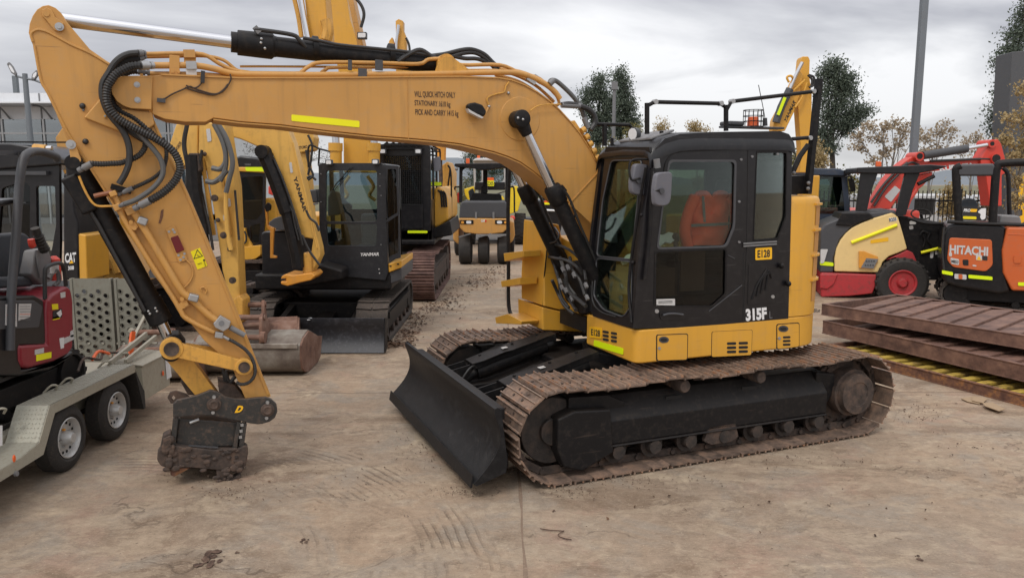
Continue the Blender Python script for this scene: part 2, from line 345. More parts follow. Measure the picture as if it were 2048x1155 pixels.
seat_m = paint('seat_fabric', (0.045, 0.052, 0.062, 1), 0.9, dirt=0.2)
hivis = paint('orange_cloth', (0.95, 0.13, 0.055, 1), 0.85, dirt=0.1, scale=5, bump=0.5)
card = paint('brown_cardboard', (0.36, 0.25, 0.15, 1), 0.9, dirt=0.25, scale=4)
paper = flat('crumpled_paper', (0.75, 0.75, 0.72, 1), 0.8)
g_cab = glass('cab_glass', (0.76, 0.81, 0.78, 1), 0.8)
g_scr = glass('windscreen_glass', (0.72, 0.80, 0.74, 1), 0.28)
g_far = glass('tinted_far_glass', (0.30, 0.37, 0.30, 1), 0.8)
g_dark = glass('smoked_glass', (0.46, 0.47, 0.47, 1), 0.55)
g_clear = glass('clear_glass', (0.80, 0.86, 0.86, 1), 1.3)
g_blue = glass('bluish_glass', (0.50, 0.60, 0.62, 1), 1.6)

# ------------------------------------------------------------------ ground
def build_ground():
    m = bpy.data.materials.new('muddy_concrete'); m.use_nodes = True; nt = m.node_tree; N = nt.nodes.new; L = nt.links.new
    b = nt.nodes['Principled BSDF']; g = N('ShaderNodeNewGeometry')
    def noise(sc, det=8, ro=0.6, mapping=None, dist=0.0):
        n = N('ShaderNodeTexNoise'); n.inputs['Scale'].default_value = sc; n.inputs['Detail'].default_value = det; n.inputs['Roughness'].default_value = ro; n.inputs['Distortion'].default_value = dist
        if mapping:
            mp = N('ShaderNodeMapping'); mp.inputs['Rotation'].default_value = (0, 0, R(mapping[0])); mp.inputs['Scale'].default_value = mapping[1]; L(g.outputs['Position'], mp.inputs[0]); L(mp.outputs[0], n.inputs[0])
        else: L(g.outputs['Position'], n.inputs[0])
        return n.outputs[0]
    def rng_(v, a, b_, c=0.0, d=1.0):
        r = N('ShaderNodeMapRange'); r.clamp = True; L(v, r.inputs[0]); r.inputs[1].default_value = a; r.inputs[2].default_value = b_; r.inputs[3].default_value = c; r.inputs[4].default_value = d; return r.outputs[0]
    def mix(f, a, c):
        x = N('ShaderNodeMixRGB'); L(f, x.inputs[0])
        for i, q in ((1, a), (2, c)):
            if isinstance(q, tuple): x.inputs[i].default_value = q
            else: L(q, x.inputs[i])
        return x.outputs[0]
    def mul(a, c):
        x = N('ShaderNodeMath'); x.operation = 'MULTIPLY'
        for i, q in enumerate((a, c)):
            if isinstance(q, float): x.inputs[i].default_value = q
            else: L(q, x.inputs[i])
        return x.outputs[0]
    def add(a, c):
        x = N('ShaderNodeMath'); x.operation = 'ADD'; L(a, x.inputs[0]); L(c, x.inputs[1]); return x.outputs[0]
    big = noise(0.35, 9, 0.62, dist=0.6); med = noise(1.3, 9, 0.66, dist=0.8); fine = noise(11, 9, 0.72)
    col = mix(rng_(big, 0.38, 0.62), (0.297, 0.230, 0.171, 1), (0.384, 0.274, 0.186, 1))
    col = mix(rng_(med, 0.47, 0.60, 0, 0.8), col, (0.297, 0.252, 0.203, 1))
    pink = noise(0.8, 8, 0.65, (30, (1, 1, 1)), 1.0)
    col = mix(rng_(pink, 0.54, 0.64, 0, 0.7), col, (0.349, 0.226, 0.163, 1))
    mud = noise(0.55, 10, 0.74, (-15, (0.7, 1.6, 1)), 1.2)
    col = mix(rng_(mud, 0.50, 0.61, 0, 0.85), col, (0.193, 0.131, 0.087, 1))
    flake = noise(1.9, 12, 0.76, (25, (1, 1.5, 1)), 0.5)
    col = mix(rng_(flake, 0.515, 0.545, 0, 0.42), col, (0.458, 0.361, 0.258, 1))
    pale = noise(0.9, 10, 0.75, (70, (1, 1.7, 1)), 0.9)
    col = mix(rng_(pale, 0.56, 0.66, 0, 0.65), col, (0.509, 0.403, 0.284, 1))
    # short parallel scuffs of tracked machines, lying in patches
    w = N('ShaderNodeTexWave'); w.inputs['Scale'].default_value = 5.0; w.inputs['Distortion'].default_value = 5; w.inputs['Detail'].default_value = 6; w.inputs['Detail Scale'].default_value = 2.4; w.inputs['Detail Roughness'].default_value = 0.72
    mp = N('ShaderNodeMapping'); mp.inputs['Rotation'].default_value = (0, 0, R(80)); mp.inputs['Scale'].default_value = (1, 0.35, 1); L(g.outputs['Position'], mp.inputs[0]); L(mp.outputs[0], w.inputs[0])
    patch = mul(rng_(noise(0.75, 8, 0.7, (0, (1, 1, 1))), 0.55, 0.63), rng_(noise(6, 6, 0.7), 0.42, 0.56))
    streak = mul(rng_(w.outputs['Fac'], 0.55, 0.8), patch)
    col = mix(mul(streak, 0.4), col, (0.14, 0.097, 0.066, 1))
    # slewing arcs scraped round the quick hitch and the blade
    def arcs(cx, cy, sc, r0, r1, k):
        vm = N('ShaderNodeVectorMath'); vm.operation = 'DISTANCE'; L(g.outputs['Position'], vm.inputs[0]); vm.inputs[1].default_value = (cx, cy, 0); dist = vm.outputs['Value']
        nz = noise(0.9, 6, 0.7); q = add(mul(dist, sc), mul(nz, 9.0)); sn = N('ShaderNodeMath'); sn.operation = 'SINE'; L(q, sn.inputs[0])
        m = mul(rng_(dist, r0, r0 + .25), rng_(dist, r1 - .3, r1, 1, 0)); m = mul(m, rng_(noise(1.3, 8, 0.7, (k, (1, 1, 1))), 0.50, 0.60)); return mul(rng_(sn.outputs[0], 0.2, 0.9), m)
    a1 = arcs(-3.3, 4.4, 90.0, 1.9, 3.4, 0); a2 = arcs(2.5, 2.0, 60.0, 2.4, 4.2, 40)
    col = mix(mul(a1, 0.5), col, (0.15, 0.105, 0.072, 1)); col = mix(mul(a2, 0.12), col, (0.19, 0.13, 0.088, 1))
    st2 = noise(2.2, 10, 0.78, (8, (0.45, 3.2, 1)), 0.5)
    col = mix(rng_(st2, 0.57, 0.66, 0, 0.5), col, (0.175, 0.13, 0.095, 1))
    col = mix(rng_(noise(3.0, 10, 0.8, (12, (0.6, 2.4, 1)), 0.4), 0.58, 0.66, 0, 0.55), col, (0.49, 0.39, 0.28, 1))
    sp = noise(24, 5, 0.65); sparse = rng_(noise(1.6, 4, 0.6), 0.45, 0.62)
    col = mix(mul(rng_(sp, 0.655, 0.69), sparse), col, (0.085, 0.052, 0.035, 1))
    col = mix(mul(rng_(noise(9, 9, 0.7, (20, (1, 1.6, 1)), .4), 0.655, 0.675), 0.8), col, (0.10, 0.066, 0.046, 1))
    col = mix(rng_(fine, 0.36, 0.62, 0.45, 0.0), col, (0.165, 0.12, 0.083, 1))
    col = mix(rng_(noise(34, 8, 0.75, (10, (1, 1.8, 1))), 0.52, 0.66, 0, 0.4), col, (0.49, 0.39, 0.28, 1))
    col = mix(rng_(noise(70, 3, 0.6), 0.64, 0.70, 0, 0.7), col, (0.11, 0.078, 0.055, 1))
    col = mix(rng_(noise(55, 3, 0.6, (40, (1, 1, 1))), 0.655, 0.70, 0, 0.6), col, (0.56, 0.47, 0.36, 1))
    cr = N('ShaderNodeTexVoronoi'); cr.feature = 'DISTANCE_TO_EDGE'; cr.inputs['Scale'].default_value = 0.32
    dv_ = N('ShaderNodeVectorMath'); dv_.operation = 'ADD'; nn_ = N('ShaderNodeTexNoise'); nn_.inputs['Scale'].default_value = 1.4; nn_.inputs['Detail'].default_value = 9; L(g.outputs['Position'], nn_.inputs[0]); L(g.outputs['Position'], dv_.inputs[0]); L(nn_.outputs['Color'], dv_.inputs[1]); L(dv_.outputs[0], cr.inputs[0])
    crk = mul(rng_(cr.outputs['Distance'], 0.0, 0.004, 1, 0), rng_(noise(0.6, 4, 0.6, (5, (1, 1, 1))), 0.50, 0.56))
    col = mix(mul(crk, 0.65), col, (0.08, 0.055, 0.04, 1))
    L(col, b.inputs['Base Color']); b.inputs['Roughness'].default_value = 0.85; b.inputs['Specular IOR Level'].default_value = 0.3
    h = add(add(mul(big, 0.5), mul(fine, 0.26)), add(mul(streak, -0.2), mul(st2, 0.25)))
    h = add(h, add(mul(a1, -0.25), mul(flake, 0.25)))
    h = add(h, mul(noise(45, 6, 0.7), 0.10))
    bp = N('ShaderNodeBump'); bp.inputs['Strength'].default_value = 1.0; bp.inputs['Distance'].default_value = 0.035; L(h, bp.inputs['Height']); L(bp.outputs[0], b.inputs['Normal'])
    return m
ground_m = build_ground()
ob = MB().prism([(-400, -60, -0.5), (500, -60, -0.5), (500, 900, -0.5), (-400, 900, -0.5)], (0, 0, 0.5)).o('ground', ground_m); tag(ob, kind='structure')
# saw-cut slab joints: narrow sunken-looking filler strips
joint_m = paint('joint_filler', (0.15, 0.10, 0.07, 1), 0.95, dirt=1.0, dust=(0.28, 0.20, 0.14, 1), scale=6)
W0 = Frame(0, 0, 0)
def joint(a, b, w=0.018):
    a = Vector((a[0], a[1], 0.002)); b = Vector((b[0], b[1], 0.002)); d = b - a; n = int(d.length / 0.25); s = Vector((-d.y, d.x, 0)).normalized()
    l = []; r = []
    for i in range(n + 1):
        p = a + d * (i / n) + s * random.uniform(-.006, .006); k = w * random.uniform(.3, 1.2) / 2; l.append(p + s * k); r.append(p - s * k)
    vs = l + r; fs = [(i, i + 1, n + 2 + i, n + 1 + i) for i in range(n)]
    mb = MB(); mb._add(vs, fs); return mb
e1, e2 = W0.Z(1052, 1155, 0), W0.Z(1036, 930, 0); dd = (e2 - e1).normalized()
tag(joint(e1 - dd * 2, e1 + dd * 34, .03).o('ground_joint', joint_m), kind='structure')
f1, f2 = W0.Z(600, 788, 0), W0.Z(800, 785, 0)
tag(joint(f1 - Vector((9, 0, 0)), f1 + Vector((18, .15, 0))).o('ground_joint', joint_m), kind='structure')
tag(joint((-8, 14.2), (14, 14.4)).o('ground_joint', joint_m), kind='structure')
tag(joint((-14, 19.0), (14, 19.2)).o('ground_joint', joint_m), kind='structure')

# ------------------------------------------------------------------ main excavator
shaded_iron = rusty('dirty_shaded_iron', (0.014, 0.012, 0.011, 1), (0.032, 0.024, 0.02, 1), (0.065, 0.043, 0.032, 1), .7, 9, .5)  # idlers and track rollers: mud and under-frame shadow put into the dark colour
EF = Frame(1.40, 7.97, 22.5)
EX = thing('excavator', EF, 'large yellow tracked excavator with black cab, E128 plates and boom reaching left', 'excavator')
def stadium(x0, x1, zc, r, n, sag=0.0, zc1=None):
    """n points evenly spaced round a track path -> (pos x,z ; tangent angle)"""
    L = x1 - x0; tot = 2 * L + 2 * math.pi * r; out = []
    for i in range(n):
        s = tot * i / n
        if s < L:                       # bottom, front -> rear
            out.append((x0 + s, zc - r, 0.0))
        elif s < L + math.pi * r:
            t = (s - L) / r; out.append((x1 + r * math.sin(t), zc - r * math.cos(t), t))
        elif s < 2 * L + math.pi * r:
            q = s - L - math.pi * r; k = math.sin(math.pi * 3 * q / L) ** 2
            out.append((x1 - q, zc + r - sag * k, math.pi))
        else:
            t = (s - 2 * L - math.pi * r) / r; out.append((x0 - r * math.sin(t), zc + r * math.cos(t), math.pi + t))
    return out
def shoe_mesh(length, width, grousers=3, gh=0.021, holes=True):
    """steel shoe: local x along travel, y across, +z outward"""
    mb = MB(); w = width / 2; l = length / 2
    prof = [(-l, .0), (-l * .9, .012), (l * .88, .012), (l * 1.02, -.006), (l * 1.02, -.012), (l * .85, .0), (-l * .85, -.002)]
    mb.prism([(x, -w, z) for x, z in prof], (0, width, 0))
    mg = MB()
    for k in range(grousers):
        x = -l * .82 + (2 * l * .82) * k / max(grousers - 1, 1) if grousers > 1 else 0
        h = gh * (1.0 if k == 0 or grousers == 1 else .72)
        mg.prism([(x - .008, -w, .010), (x - .005, -w, .012 + h), (x + .005, -w, .012 + h), (x + .008, -w, .010)], (0, width, 0))
    bolts = MB()
    for bx in (-.035, .035):
        for by in (-.09, .09):
            bolts.cyl((bx, by, .008), (bx, by, .022), .012, n=6)
    if holes:
        for by in (-.02, .03): bolts.box(-.022, .0, by - .014, by + .012, .0118, .0135)
    return mb, mg, bolts
SM, SG, SB = shoe_mesh(0.178, 0.60)
shoe_obs = []
def make_track(parent, side, far=False):
    tr = bpy.data.objects.new('track', None); COL.objects.link(tr); tr.parent = parent
    yc = side * 1.07
    pts = stadium(-1.63, 1.62, 0.42, 0.383, 47, 0.03)
    for (x, z, t) in pts:
        if not shoe_obs:
            a = SM.o('track_shoe', track_rust); g = SG.o('grouser', track_edge, a); bb = tag(SB.o('shoe_bolts', mudrust, a), kind='stuff'); shoe_obs.append(a); s = a
        else:
            s = dup(shoe_obs[0])
        s.parent = tr
        # outward normal: (sin t, -cos t) in x,z ; travel direction (cos t, sin t)
        ex = Vector((math.cos(t), 0, math.sin(t))); ez = Vector((math.sin(t), 0, -math.cos(t))); ey = ez.cross(ex)
        s.matrix_local = Matrix(((ex.x, ey.x, ez.x, x), (ex.y, ey.y, ez.y, yc), (ex.z, ey.z, ez.z, z), (0, 0, 0, 1)))
    # chain links
    mb = MB()
    for (x, z, t) in stadium(-1.63, 1.62, 0.42, 0.345, 47, 0.03):
        ex = Vector((math.cos(t), 0, math.sin(t))); p = Vector((x, yc, z)); nn = Vector((math.sin(t), 0, -math.cos(t)))
        for dy in (-.075, .075):
            q = p + Vector((0, dy, 0)); mb.bar(q - ex * .085, q + ex * .085, .03, .062, nn)
        mb.cyl(p + ex * .09 + Vector((0, -.11, 0)) + nn * .0, p + ex * .09 + Vector((0, .11, 0)), .022, n=8)
    mb.o('track_chain', mudrust, tr)
    return tr
TR1 = make_track(EX, -1); TR2 = make_track(EX, 1)
def track_frame(side):
    s = side; mb = MB()
    # cross-section (y,z), outer vertical wall low, inward slope above
    sec = [(1.27, .262), (1.27, .47), (1.12, .66), (.86, .66), (.86, .262)]
    mb.prism([(-1.16, s * y, z) for y, z in sec], (2.42, 0, 0))
    mb.box(-1.16, 1.26, *sorted((s * 1.285, s * 1.24)), .240, .2615)
    f = mb.o('track_frame', blkm, EX, bevel=.012)
    g = MB(); px = [(1116, 838), (1150, 822), (1222, 818), (1228, 905), (1165, 943), (1128, 935), (1115, 900)]
    pts = [EF.Y(u, v, -1.30) for u, v in px]; pts = [(p.x, s * 1.30, p.z) for p in pts]
    g.prism(pts, (0, -s * .42, 0)); g.o('idler_guard', blkm, EX, bevel=.02)
    i = MB(); i.cyl((-1.63, s * .95, .42), (-1.63, s * 1.16, .42), .285, n=32); i.cyl((-1.63, s * .93, .42), (-1.63, s * 1.20, .42), .12, n=24); i.o('idler_wheel', shaded_iron, EX, bevel=.01)
    y = MB(); y.prism([(-1.5, s * 1.20, .70), (-1.12, s * 1.20, .68), (-.95, s * 1.20, .60), (-.95, s * 1.20, .52), (-1.5, s * 1.20, .58)], (0, -s * .3, 0)); y.o('idler_yoke', blkm, EX, bevel=.01)
    for x in (-.42, .41):
        c = MB(); c.lathe((x, s * .92, .712), (0, s, 0), [(0, .055), (.2, .055), (.2, .04), (.26, .04), (.26, .06), (.38, .06), (.40, .05)], 20); c.o('carrier_roller', mudrust, EX)
        h = MB(); h.box(x - .11, x + .06, *sorted((s * 1.13, s * 1.19)), .555, .60); h.o('roller_recess', dark, EX)
    for k in range(7):
        x = -1.05 + k * .37; c = MB()
        c.lathe((x, s * .86, .185), (0, s, 0), [(0, .085), (.06, .085), (.06, .11), (.09, .11), (.09, .085), (.32, .085), (.32, .11), (.35, .11), (.35, .07), (.42, .06)], 20); c.o('track_roller', shaded_iron, EX)
    g2 = MB(); g2.prism([(-.12, s * 1.27, .30), (.18, s * 1.27, .30), (.22, s * 1.27, .16), (.14, s * 1.27, .12), (-.08, s * 1.27, .12), (-.16, s * 1.27, .16)], (0, -s * .05, 0)); g2.o('track_guide', mudrust, EX, bevel=.008)
    d = MB(); d.lathe((1.62, s * .84, .42), (0, s, 0), [(0, .31), (.16, .31), (.16, .33), (.24, .33), (.24, .235), (.40, .235), (.40, .205), (.47, .20), (.475, .12), (.468, .12)], 36); d.o('final_drive', mudrust, EX, bevel=.008)
    sp = MB()
    for k in range(23):
        t = 2 * math.pi * k / 23; sp.bar((1.62 + .29 * math.cos(t), s * 1.07, .42 + .29 * math.sin(t)), (1.62 + .36 * math.cos(t), s * 1.07, .42 + .36 * math.sin(t)), .035, .05, (0, 1, 0))
    sp.cyl((1.62, s * 1.04, .42), (1.62, s * 1.10, .42), .30, n=36); sp.o('drive_sprocket', mudrust, EX)
    m = MB(); m.prism([(1.18, s * 1.2, .30), (1.30, s * 1.2, .28), (1.42, s * 1.2, .45), (1.42, s * 1.2, .62), (1.18, s * 1.2, .66)], (0, -s * .34, 0)); m.o('motor_guard', blkm, EX, bevel=.015)
track_frame(-1); track_frame(1)
mb = MB(); mb.box(-1.0, 1.05, -.72, .72, .42, .70); mb.prism([(-.75, -.9, .32), (.75, -.9, .32), (.75, .9, .32), (-.75, .9, .32)], (0, 0, .30)); mb.cyl((0, 0, .66), (0, 0, .80), .66, n=48)
mb.o('centre_frame', blkm, EX, bevel=.02)
MB().cyl((0, 0, .79), (0, 0, .91), .58, n=48).o('swing_bearing', blkm, EX)

# dozer blade
prof = []   # (x, z) of the front face bottom -> top
for t in np.linspace(0, 1, 15):
    z = .145 + .585 * t; x = -2.405 + .20 * t + .13 * math.sin(math.pi * min(t * 1.05, 1)) ** 1.0 * (1 if t < 1 else 1) - .02 * t
    prof.append((x, z))
rows = [[(x, y, z) for x, z in prof] for y in np.linspace(-1.34, 1.34, 9)]
bl = MB().sheet(rows, (.03, 0, 0)).o('dozer_blade', blade_m, EX, smooth=60)
e = MB(); e.prism([(-2.425, -1.34, .11), (-2.405, -1.34, .21), (-2.40, -1.34, .21), (-2.405, -1.34, .11)], (0, 2.68, 0)); e.o('cutting_edge', blade_m, bl)
for s in (-1, 1):
    w = MB(); pts = [(x, s * 1.342, z) for x, z in prof] + [(-2.20, s * 1.342, .74), (-2.17, s * 1.342, .72), (-2.12, s * 1.342, .30), (-2.13, s * 1.342, .20), (-2.38, s * 1.342, .125)]
    w.prism(pts, (0, s * .022, 0)); w.o('blade_end_plate', blade_m, bl)
k = MB(); k.box(-2.17, -2.07, -1.2, 1.2, .58, .68); k.box(-2.20, -2.04, -1.2, 1.2, .16, .30); k.box(-2.16, -2.10, -1.1, 1.1, .30, .58); k.o('blade_backbone', blkm, bl, bevel=.015)
for k in range(7):
    u = MB(); yy = -1.15 + k * .383; u.cyl((-2.396 - .008, yy, .165), (-2.385, yy, .17), .016, n=8); u.o('edge_bolt', blkm, bl)
for s in (-1, 1):
    y0 = s * .46
    a = MB(); a.prism([(-2.12, y0 - .09, .20), (-.85, y0 - .09, .40), (-.70, y0 - .09, .62), (-.85, y0 - .09, .66), (-1.6, y0 - .09, .46), (-2.12, y0 - .09, .44)], (0, .18, 0)); a.o('blade_arm', blkm, EX, bevel=.015)
    c = MB(); c.cyl((-1.72, y0, .56), (-.95, y0, .78), .085, n=24); c.cyl((-1.98, y0, .40), (-1.72, y0, .56), .045, n=20); c.o('blade_cylinder', blkm, EX)
    t = MB(); P = [(-1.80, -.11, .675), (-1.69, -.13, .70), (-1.45, -.13, .775), (-1.37, -.13, .785), (-.98, -.11, .885), (-.86, -.09, .905)]
    q = [(x, y0 + y, z) for x, y, z in P] + [(x, y0 - y, z) for x, y, z in reversed(P)]
    t.prism(q, (0, 0, -.012)); t.prism([(x, y0 - .10, z - .012) for x, y, z in P] + [(x, y0 - .10, z - .07) for x, y, z in reversed(P)], (0, .01, 0))
    cv = t.o('cylinder_cover', blkm, EX, bevel=.004)
    MB().prism([(-1.44, y0 - .03, .779), (-1.38, y0 - .03, .787), (-1.38, y0 + .03, .787), (-1.44, y0 + .03, .779)], (0, 0, .003)).o('sticker', label_w, cv)
    for bx, bz in ((-1.66, .709), (-1.30, .803), (-1.02, .874)): MB().cyl((bx, y0 + .06, bz - .01), (bx, y0 + .06, bz + .012), .015, n=6).o('cover_bolt', blkm, cv)
    for dy in (-.09, .09):
        MB().prism([(-2.10, y0 + dy, .60), (-1.82, y0 + dy, .66), (-1.79, y0 + dy, .60), (-1.98, y0 + dy, .36), (-2.10, y0 + dy, .34)], (0, .018, 0)).o('blade_lug', blkm, EX)
    MB().tube([(-2.08, y0 - .13, .56), (-1.95, y0 - .14, .52), (-1.84, y0 - .13, .63), (-1.70, y0 - .05, .66)], .011).o('blade_hose', rubc, EX)

# ---- upper structure
SY = -1.09
def arcpts(cx, cy, r, a0, a1, n): return [(cx + r * math.cos(R(a0 + (a1 - a0) * i / n)), cy + r * math.sin(R(a0 + (a1 - a0) * i / n))) for i in range(n + 1)]
foot = [(-.79, -.165)] + arcpts(-.72, SY + .07, .07, 180, 270, 4) + arcpts(1.0, -.62, .47, -90, -20, 8) + arcpts(1.0, .62, .47, 20, 90, 8) + [(-.4, 1.15), (-.4, .1), (-.6, -.165)]
mb = MB(); mb.prism([(x, y, .895) for x, y in foot], (0, 0, .305)); mb.o('platform_skirt', yel2, EX, bevel=.018, seg=3)
# compartment panels set into the skirt
def side_panel(px, name, mat, y=SY, proud=.007, gap=.012, parent=EX, rad=4):
    pts = EF.YS(rad_rect(px, rad), y)
    c = sum(pts, Vector()) / len(pts); big = [c + (p - c) * (1 + gap / max((p - c).length, .01)) for p in pts]
    o = MB().prism([p + Vector((0, -proud, 0)) for p in pts], (0, proud - .001, 0)).o(name, mat, parent)
    MB().prism([p + Vector((0, -.0025, 0)) for p in big], (0, .002, 0)).o('panel_gap', dark, o)
    return o
pan1 = side_panel([(1314, 670), (1374, 668), (1373, 718), (1314, 720)], 'toolbox_door', yel2)
pan2 = side_panel([(1424, 663), (1504, 659), (1502, 709), (1423, 713)], 'skirt_panel', yel2, gap=.005, proud=.004)
pan3 = side_panel([(1554, 649), (1597, 646), (1597, 692), (1554, 697)], 'fuel_door', yel2)
def oval(cx, cy, w, h, y, name, mat, parent, depth=.01, n=16, F=EF):
    pts = [F.Y(cx + w / 2 * math.cos(2 * math.pi * i / n), cy + h / 2 * math.sin(2 * math.pi * i / n), y) for i in range(n)]
    return MB().prism(pts, (0, depth, 0)).o(name, mat, parent)
for (cx, cy, p) in ((1328, 679, pan1), (1567, 657, pan3)):
    oval(cx, cy, 20, 13, SY - .010, 'latch_bezel', dgrey, p); oval(cx, cy, 13, 7, SY - .013, 'latch', dark, p)
for (cx, cy, p) in ((1319, 696, pan1), (1559, 676, pan3)): oval(cx, cy, 6, 6, SY - .012, 'key_lock', steel, p)
def slots(px0, px1, py0, py1, cols, rows, y, skew=0.0, parent=EX, F=EF, plane='Y', gapx=5, gapy=3):
    w = (px1 - px0 - gapx * (cols - 1)) / cols; h = (py1 - py0 - gapy * (rows - 1)) / rows
    for i in range(cols):
        for j in range(rows):
            x0 = px0 + i * (w + gapx); y0 = py0 + j * (h + gapy) + skew * (x0 - px0); y1 = y0 + skew * w
            q = rad_rect([(x0, y0), (x0 + w, y1), (x0 + w, y1 + h), (x0, y0 + h)], h * .45, 3)
            pts = F.YS(q, y) if plane == 'Y' else F.XS(q, y)
            MB().prism(pts, (0, .006, 0) if plane == 'Y' else (.006, 0, 0)).o('vent_slot', dark, parent)
slots(1454, 1496, 684, 706, 2, 3, SY - .006, -.03, parent=pan2)
slots(1566, 1581, 672, 691, 1, 3, SY - .009, -.03, parent=pan3)
FX = -.793
slots(1205, 1233, 660, 680, 2, 3, FX - .003, .17, plane='X')
def plate(F, kind, val, px, name, mat, parent, th=.004, rad=2):
    q = rad_rect(px, rad, 2)
    if kind == 'Y': pts = F.YS(q, val - th); vec = (0, th, 0)
    elif kind == 'X': pts = F.XS(q, val - th); vec = (th, 0, 0)
    else: pts = F.ZS(q, val + th); vec = (0, 0, -th)
    return MB().prism(pts, vec).o(name, mat, parent)
def word(F, kind, val, txt, bl, br, tl, mat, parent, bold=0.0, shear=0.0):
    f = getattr(F, kind); return lettering(txt, f(*bl, val), f(*br, val), f(*tl, val), mat, parent, bold=bold, shear=shear)
n1 = plate(EF, 'X', FX - .001, [(1179, 652), (1203, 655), (1203, 677), (1179, 674)], 'number_plate', plate_y, EX)
word(EF, 'X', FX - .007, 'E128', (1182, 670), (1200, 673), (1182, 657), ink, n1, .03)
plate(EF, 'X', FX - .001, [(1188, 679), (1246, 696), (1246, 709), (1187, 691)], 'reflective_strip', lime, EX)

# rear corner tower with louvres
tw = arcpts(.90, SY + .05, .05, 180, 270, 3) + arcpts(1.04, -.69, .40, -90, 0, 10) + [(1.44, -.45), (.85, -.45)]
mb = MB()
zz = [(1.205, 1.0), (2.27, 1.0), (2.31, .985), (2.335, .95), (2.345, .88)]
cx, cy = 1.1, -.75; n = len(tw); vs = []; fs = []
for z, k in zz: vs += [(cx + (x - cx) * k, cy + (y - cy) * k, z) for x, y in tw]
for i in range(len(zz) - 1):
    for j in range(n): fs.append((i * n + j, i * n + (j + 1) % n, (i + 1) * n + (j + 1) % n, (i + 1) * n + j))
fs += [tuple(range(n)), tuple(range((len(zz) - 1) * n, len(zz) * n))]; mb._add(vs, fs)
tower = mb.o('rear_corner_tower', yel2, EX, smooth=45)
lou = paint('louvre_mesh', (0.50, 0.24, 0.06, 1), 0.6, dirt=0.3, scale=8)
for (a, b) in ((417, 453), (468, 505), (518, 553), (566, 603)):
    z1 = EF.Y(1628, a, -1.0).z + .02; z0 = EF.Y(1628, b, -1.0).z + .02
    loop = arcpts(1.04, -.69, .404, -68, -25, 6)
    m2 = MB(); vs = [(x, y, z0) for x, y in loop] + [(x, y, z1) for x, y in loop]; q = len(loop)
    inn = [(1.04 + (x - 1.04) * .96, -.69 + (y + .69) * .96) for x, y in loop]
    vs += [(x, y, z0) for x, y in inn] + [(x, y, z1) for x, y in inn]
    fs = [(i, i + 1, q + i + 1, q + i) for i in range(q - 1)] + [(i, i + 1, 2 * q + i + 1, 2 * q + i) for i in range(q - 1)] + [(q + i, q + i + 1, 3 * q + i + 1, 3 * q + i) for i in range(q - 1)]
    m2._add(vs, fs); lw = m2.o('louvre', lou, tower)
    m3 = MB(); top = [(1.04 + (x - 1.04) * 1.05, -.69 + (y + .69) * 1.05) for x, y in arcpts(1.04, -.69, .404, -72, -20, 6)]
    bot = arcpts(1.04, -.69, .39, -72, -20, 6)
    m3.prism([(x, y, z1 + .015) for x, y in top] + [(x, y, z1 + .015) for x, y in reversed(bot)], (0, 0, .018)); m3.o('louvre_lip', yel2, tower)
word(EF, 'Y', -1.097, 'Blue', (1627, 625), (1640, 624), (1627, 617), ink, tower, .02, .3)

# hidden rear body: engine housing behind the cab
MB().box(.9, 1.38, -.60, 1.05, 1.2, 2.1).o('engine_housing', yel2, EX, bevel=.03)
MB().box(-.1, .9, .42, 1.08, 1.2, 1.75).o('side_housing', yel2, EX, bevel=.03)

# ---- cab
CX0, CY0, CY1 = -.80, SY, -.16
K = (.13 / 1.55)                                   # rake of the windscreen
FN = (-1.0, 0, K)
def FP(u, v, off=0.0): return EF.plane(u, v, (CX0 - off, 0, 1.2), (-1.0, 0, K))
side_out = [(1266, 657), (1277, 527), (1290, 420), (1303, 324), (1311, 296), (1330, 277), (1360, 268), (1420, 264), (1560, 262), (1578, 268), (1585, 278), (1583, 400), (1580, 520), (1577, 637), (1450, 648), (1350, 655)]
win1 = rad_rect([(1339, 321), (1472, 321), (1469, 453), (1453, 493), (1315, 497), (1325, 415)], 9)
win2 = rad_rect([(1311, 503), (1453, 497), (1452, 588), (1425, 613), (1309, 611)], 5)
win3 = rad_rect([(1514, 303), (1574, 303), (1572, 434), (1556, 478), (1507, 482)], 4)
H = lambda px, y: EF.YS(px, y)
cab = MB().prism(H(side_out, SY), (0, .05, 0), [H(win1, SY), H(win2, SY), H(win3, SY)]).o('cab', blk, EX, bevel=.004)
ysd = MB().prism([(p.x, CY1, p.z) for p in H(side_out, SY)], (0, -.05, 0), [[(-.5, CY1, 1.75), (.55, CY1, 1.75), (.55, CY1, 2.6), (-.5, CY1, 2.6)]]).o('cab_far_wall', blk, cab)
MB().prism([(-.5, CY1 - .02, 1.75), (.55, CY1 - .02, 1.75), (.55, CY1 - .02, 2.6), (-.5, CY1 - .02, 2.6)], (0, -.006, 0)).o('far_window', g_far, cab)
for wpx, nm, gm in ((win1, 'door_window', g_cab), (win2, 'door_lower_window', g_dark), (win3, 'quarter_window', g_cab)):
    c = Vector((sum(p[0] for p in wpx) / len(wpx), sum(p[1] for p in wpx) / len(wpx))); big = [tuple(c + (Vector(p) - c) * 1.02) for p in wpx]
    g = MB().prism(H(big, SY + .012), (0, .006, 0)).o(nm, gm, cab)
    rim = MB().prism(H(big, SY - .004), (0, .012, 0), [H([tuple(c + (Vector(p) - c) * .972) for p in wpx], SY - .004)]).o('window_seal', dgrey if nm == 'door_window' else blkm, g)
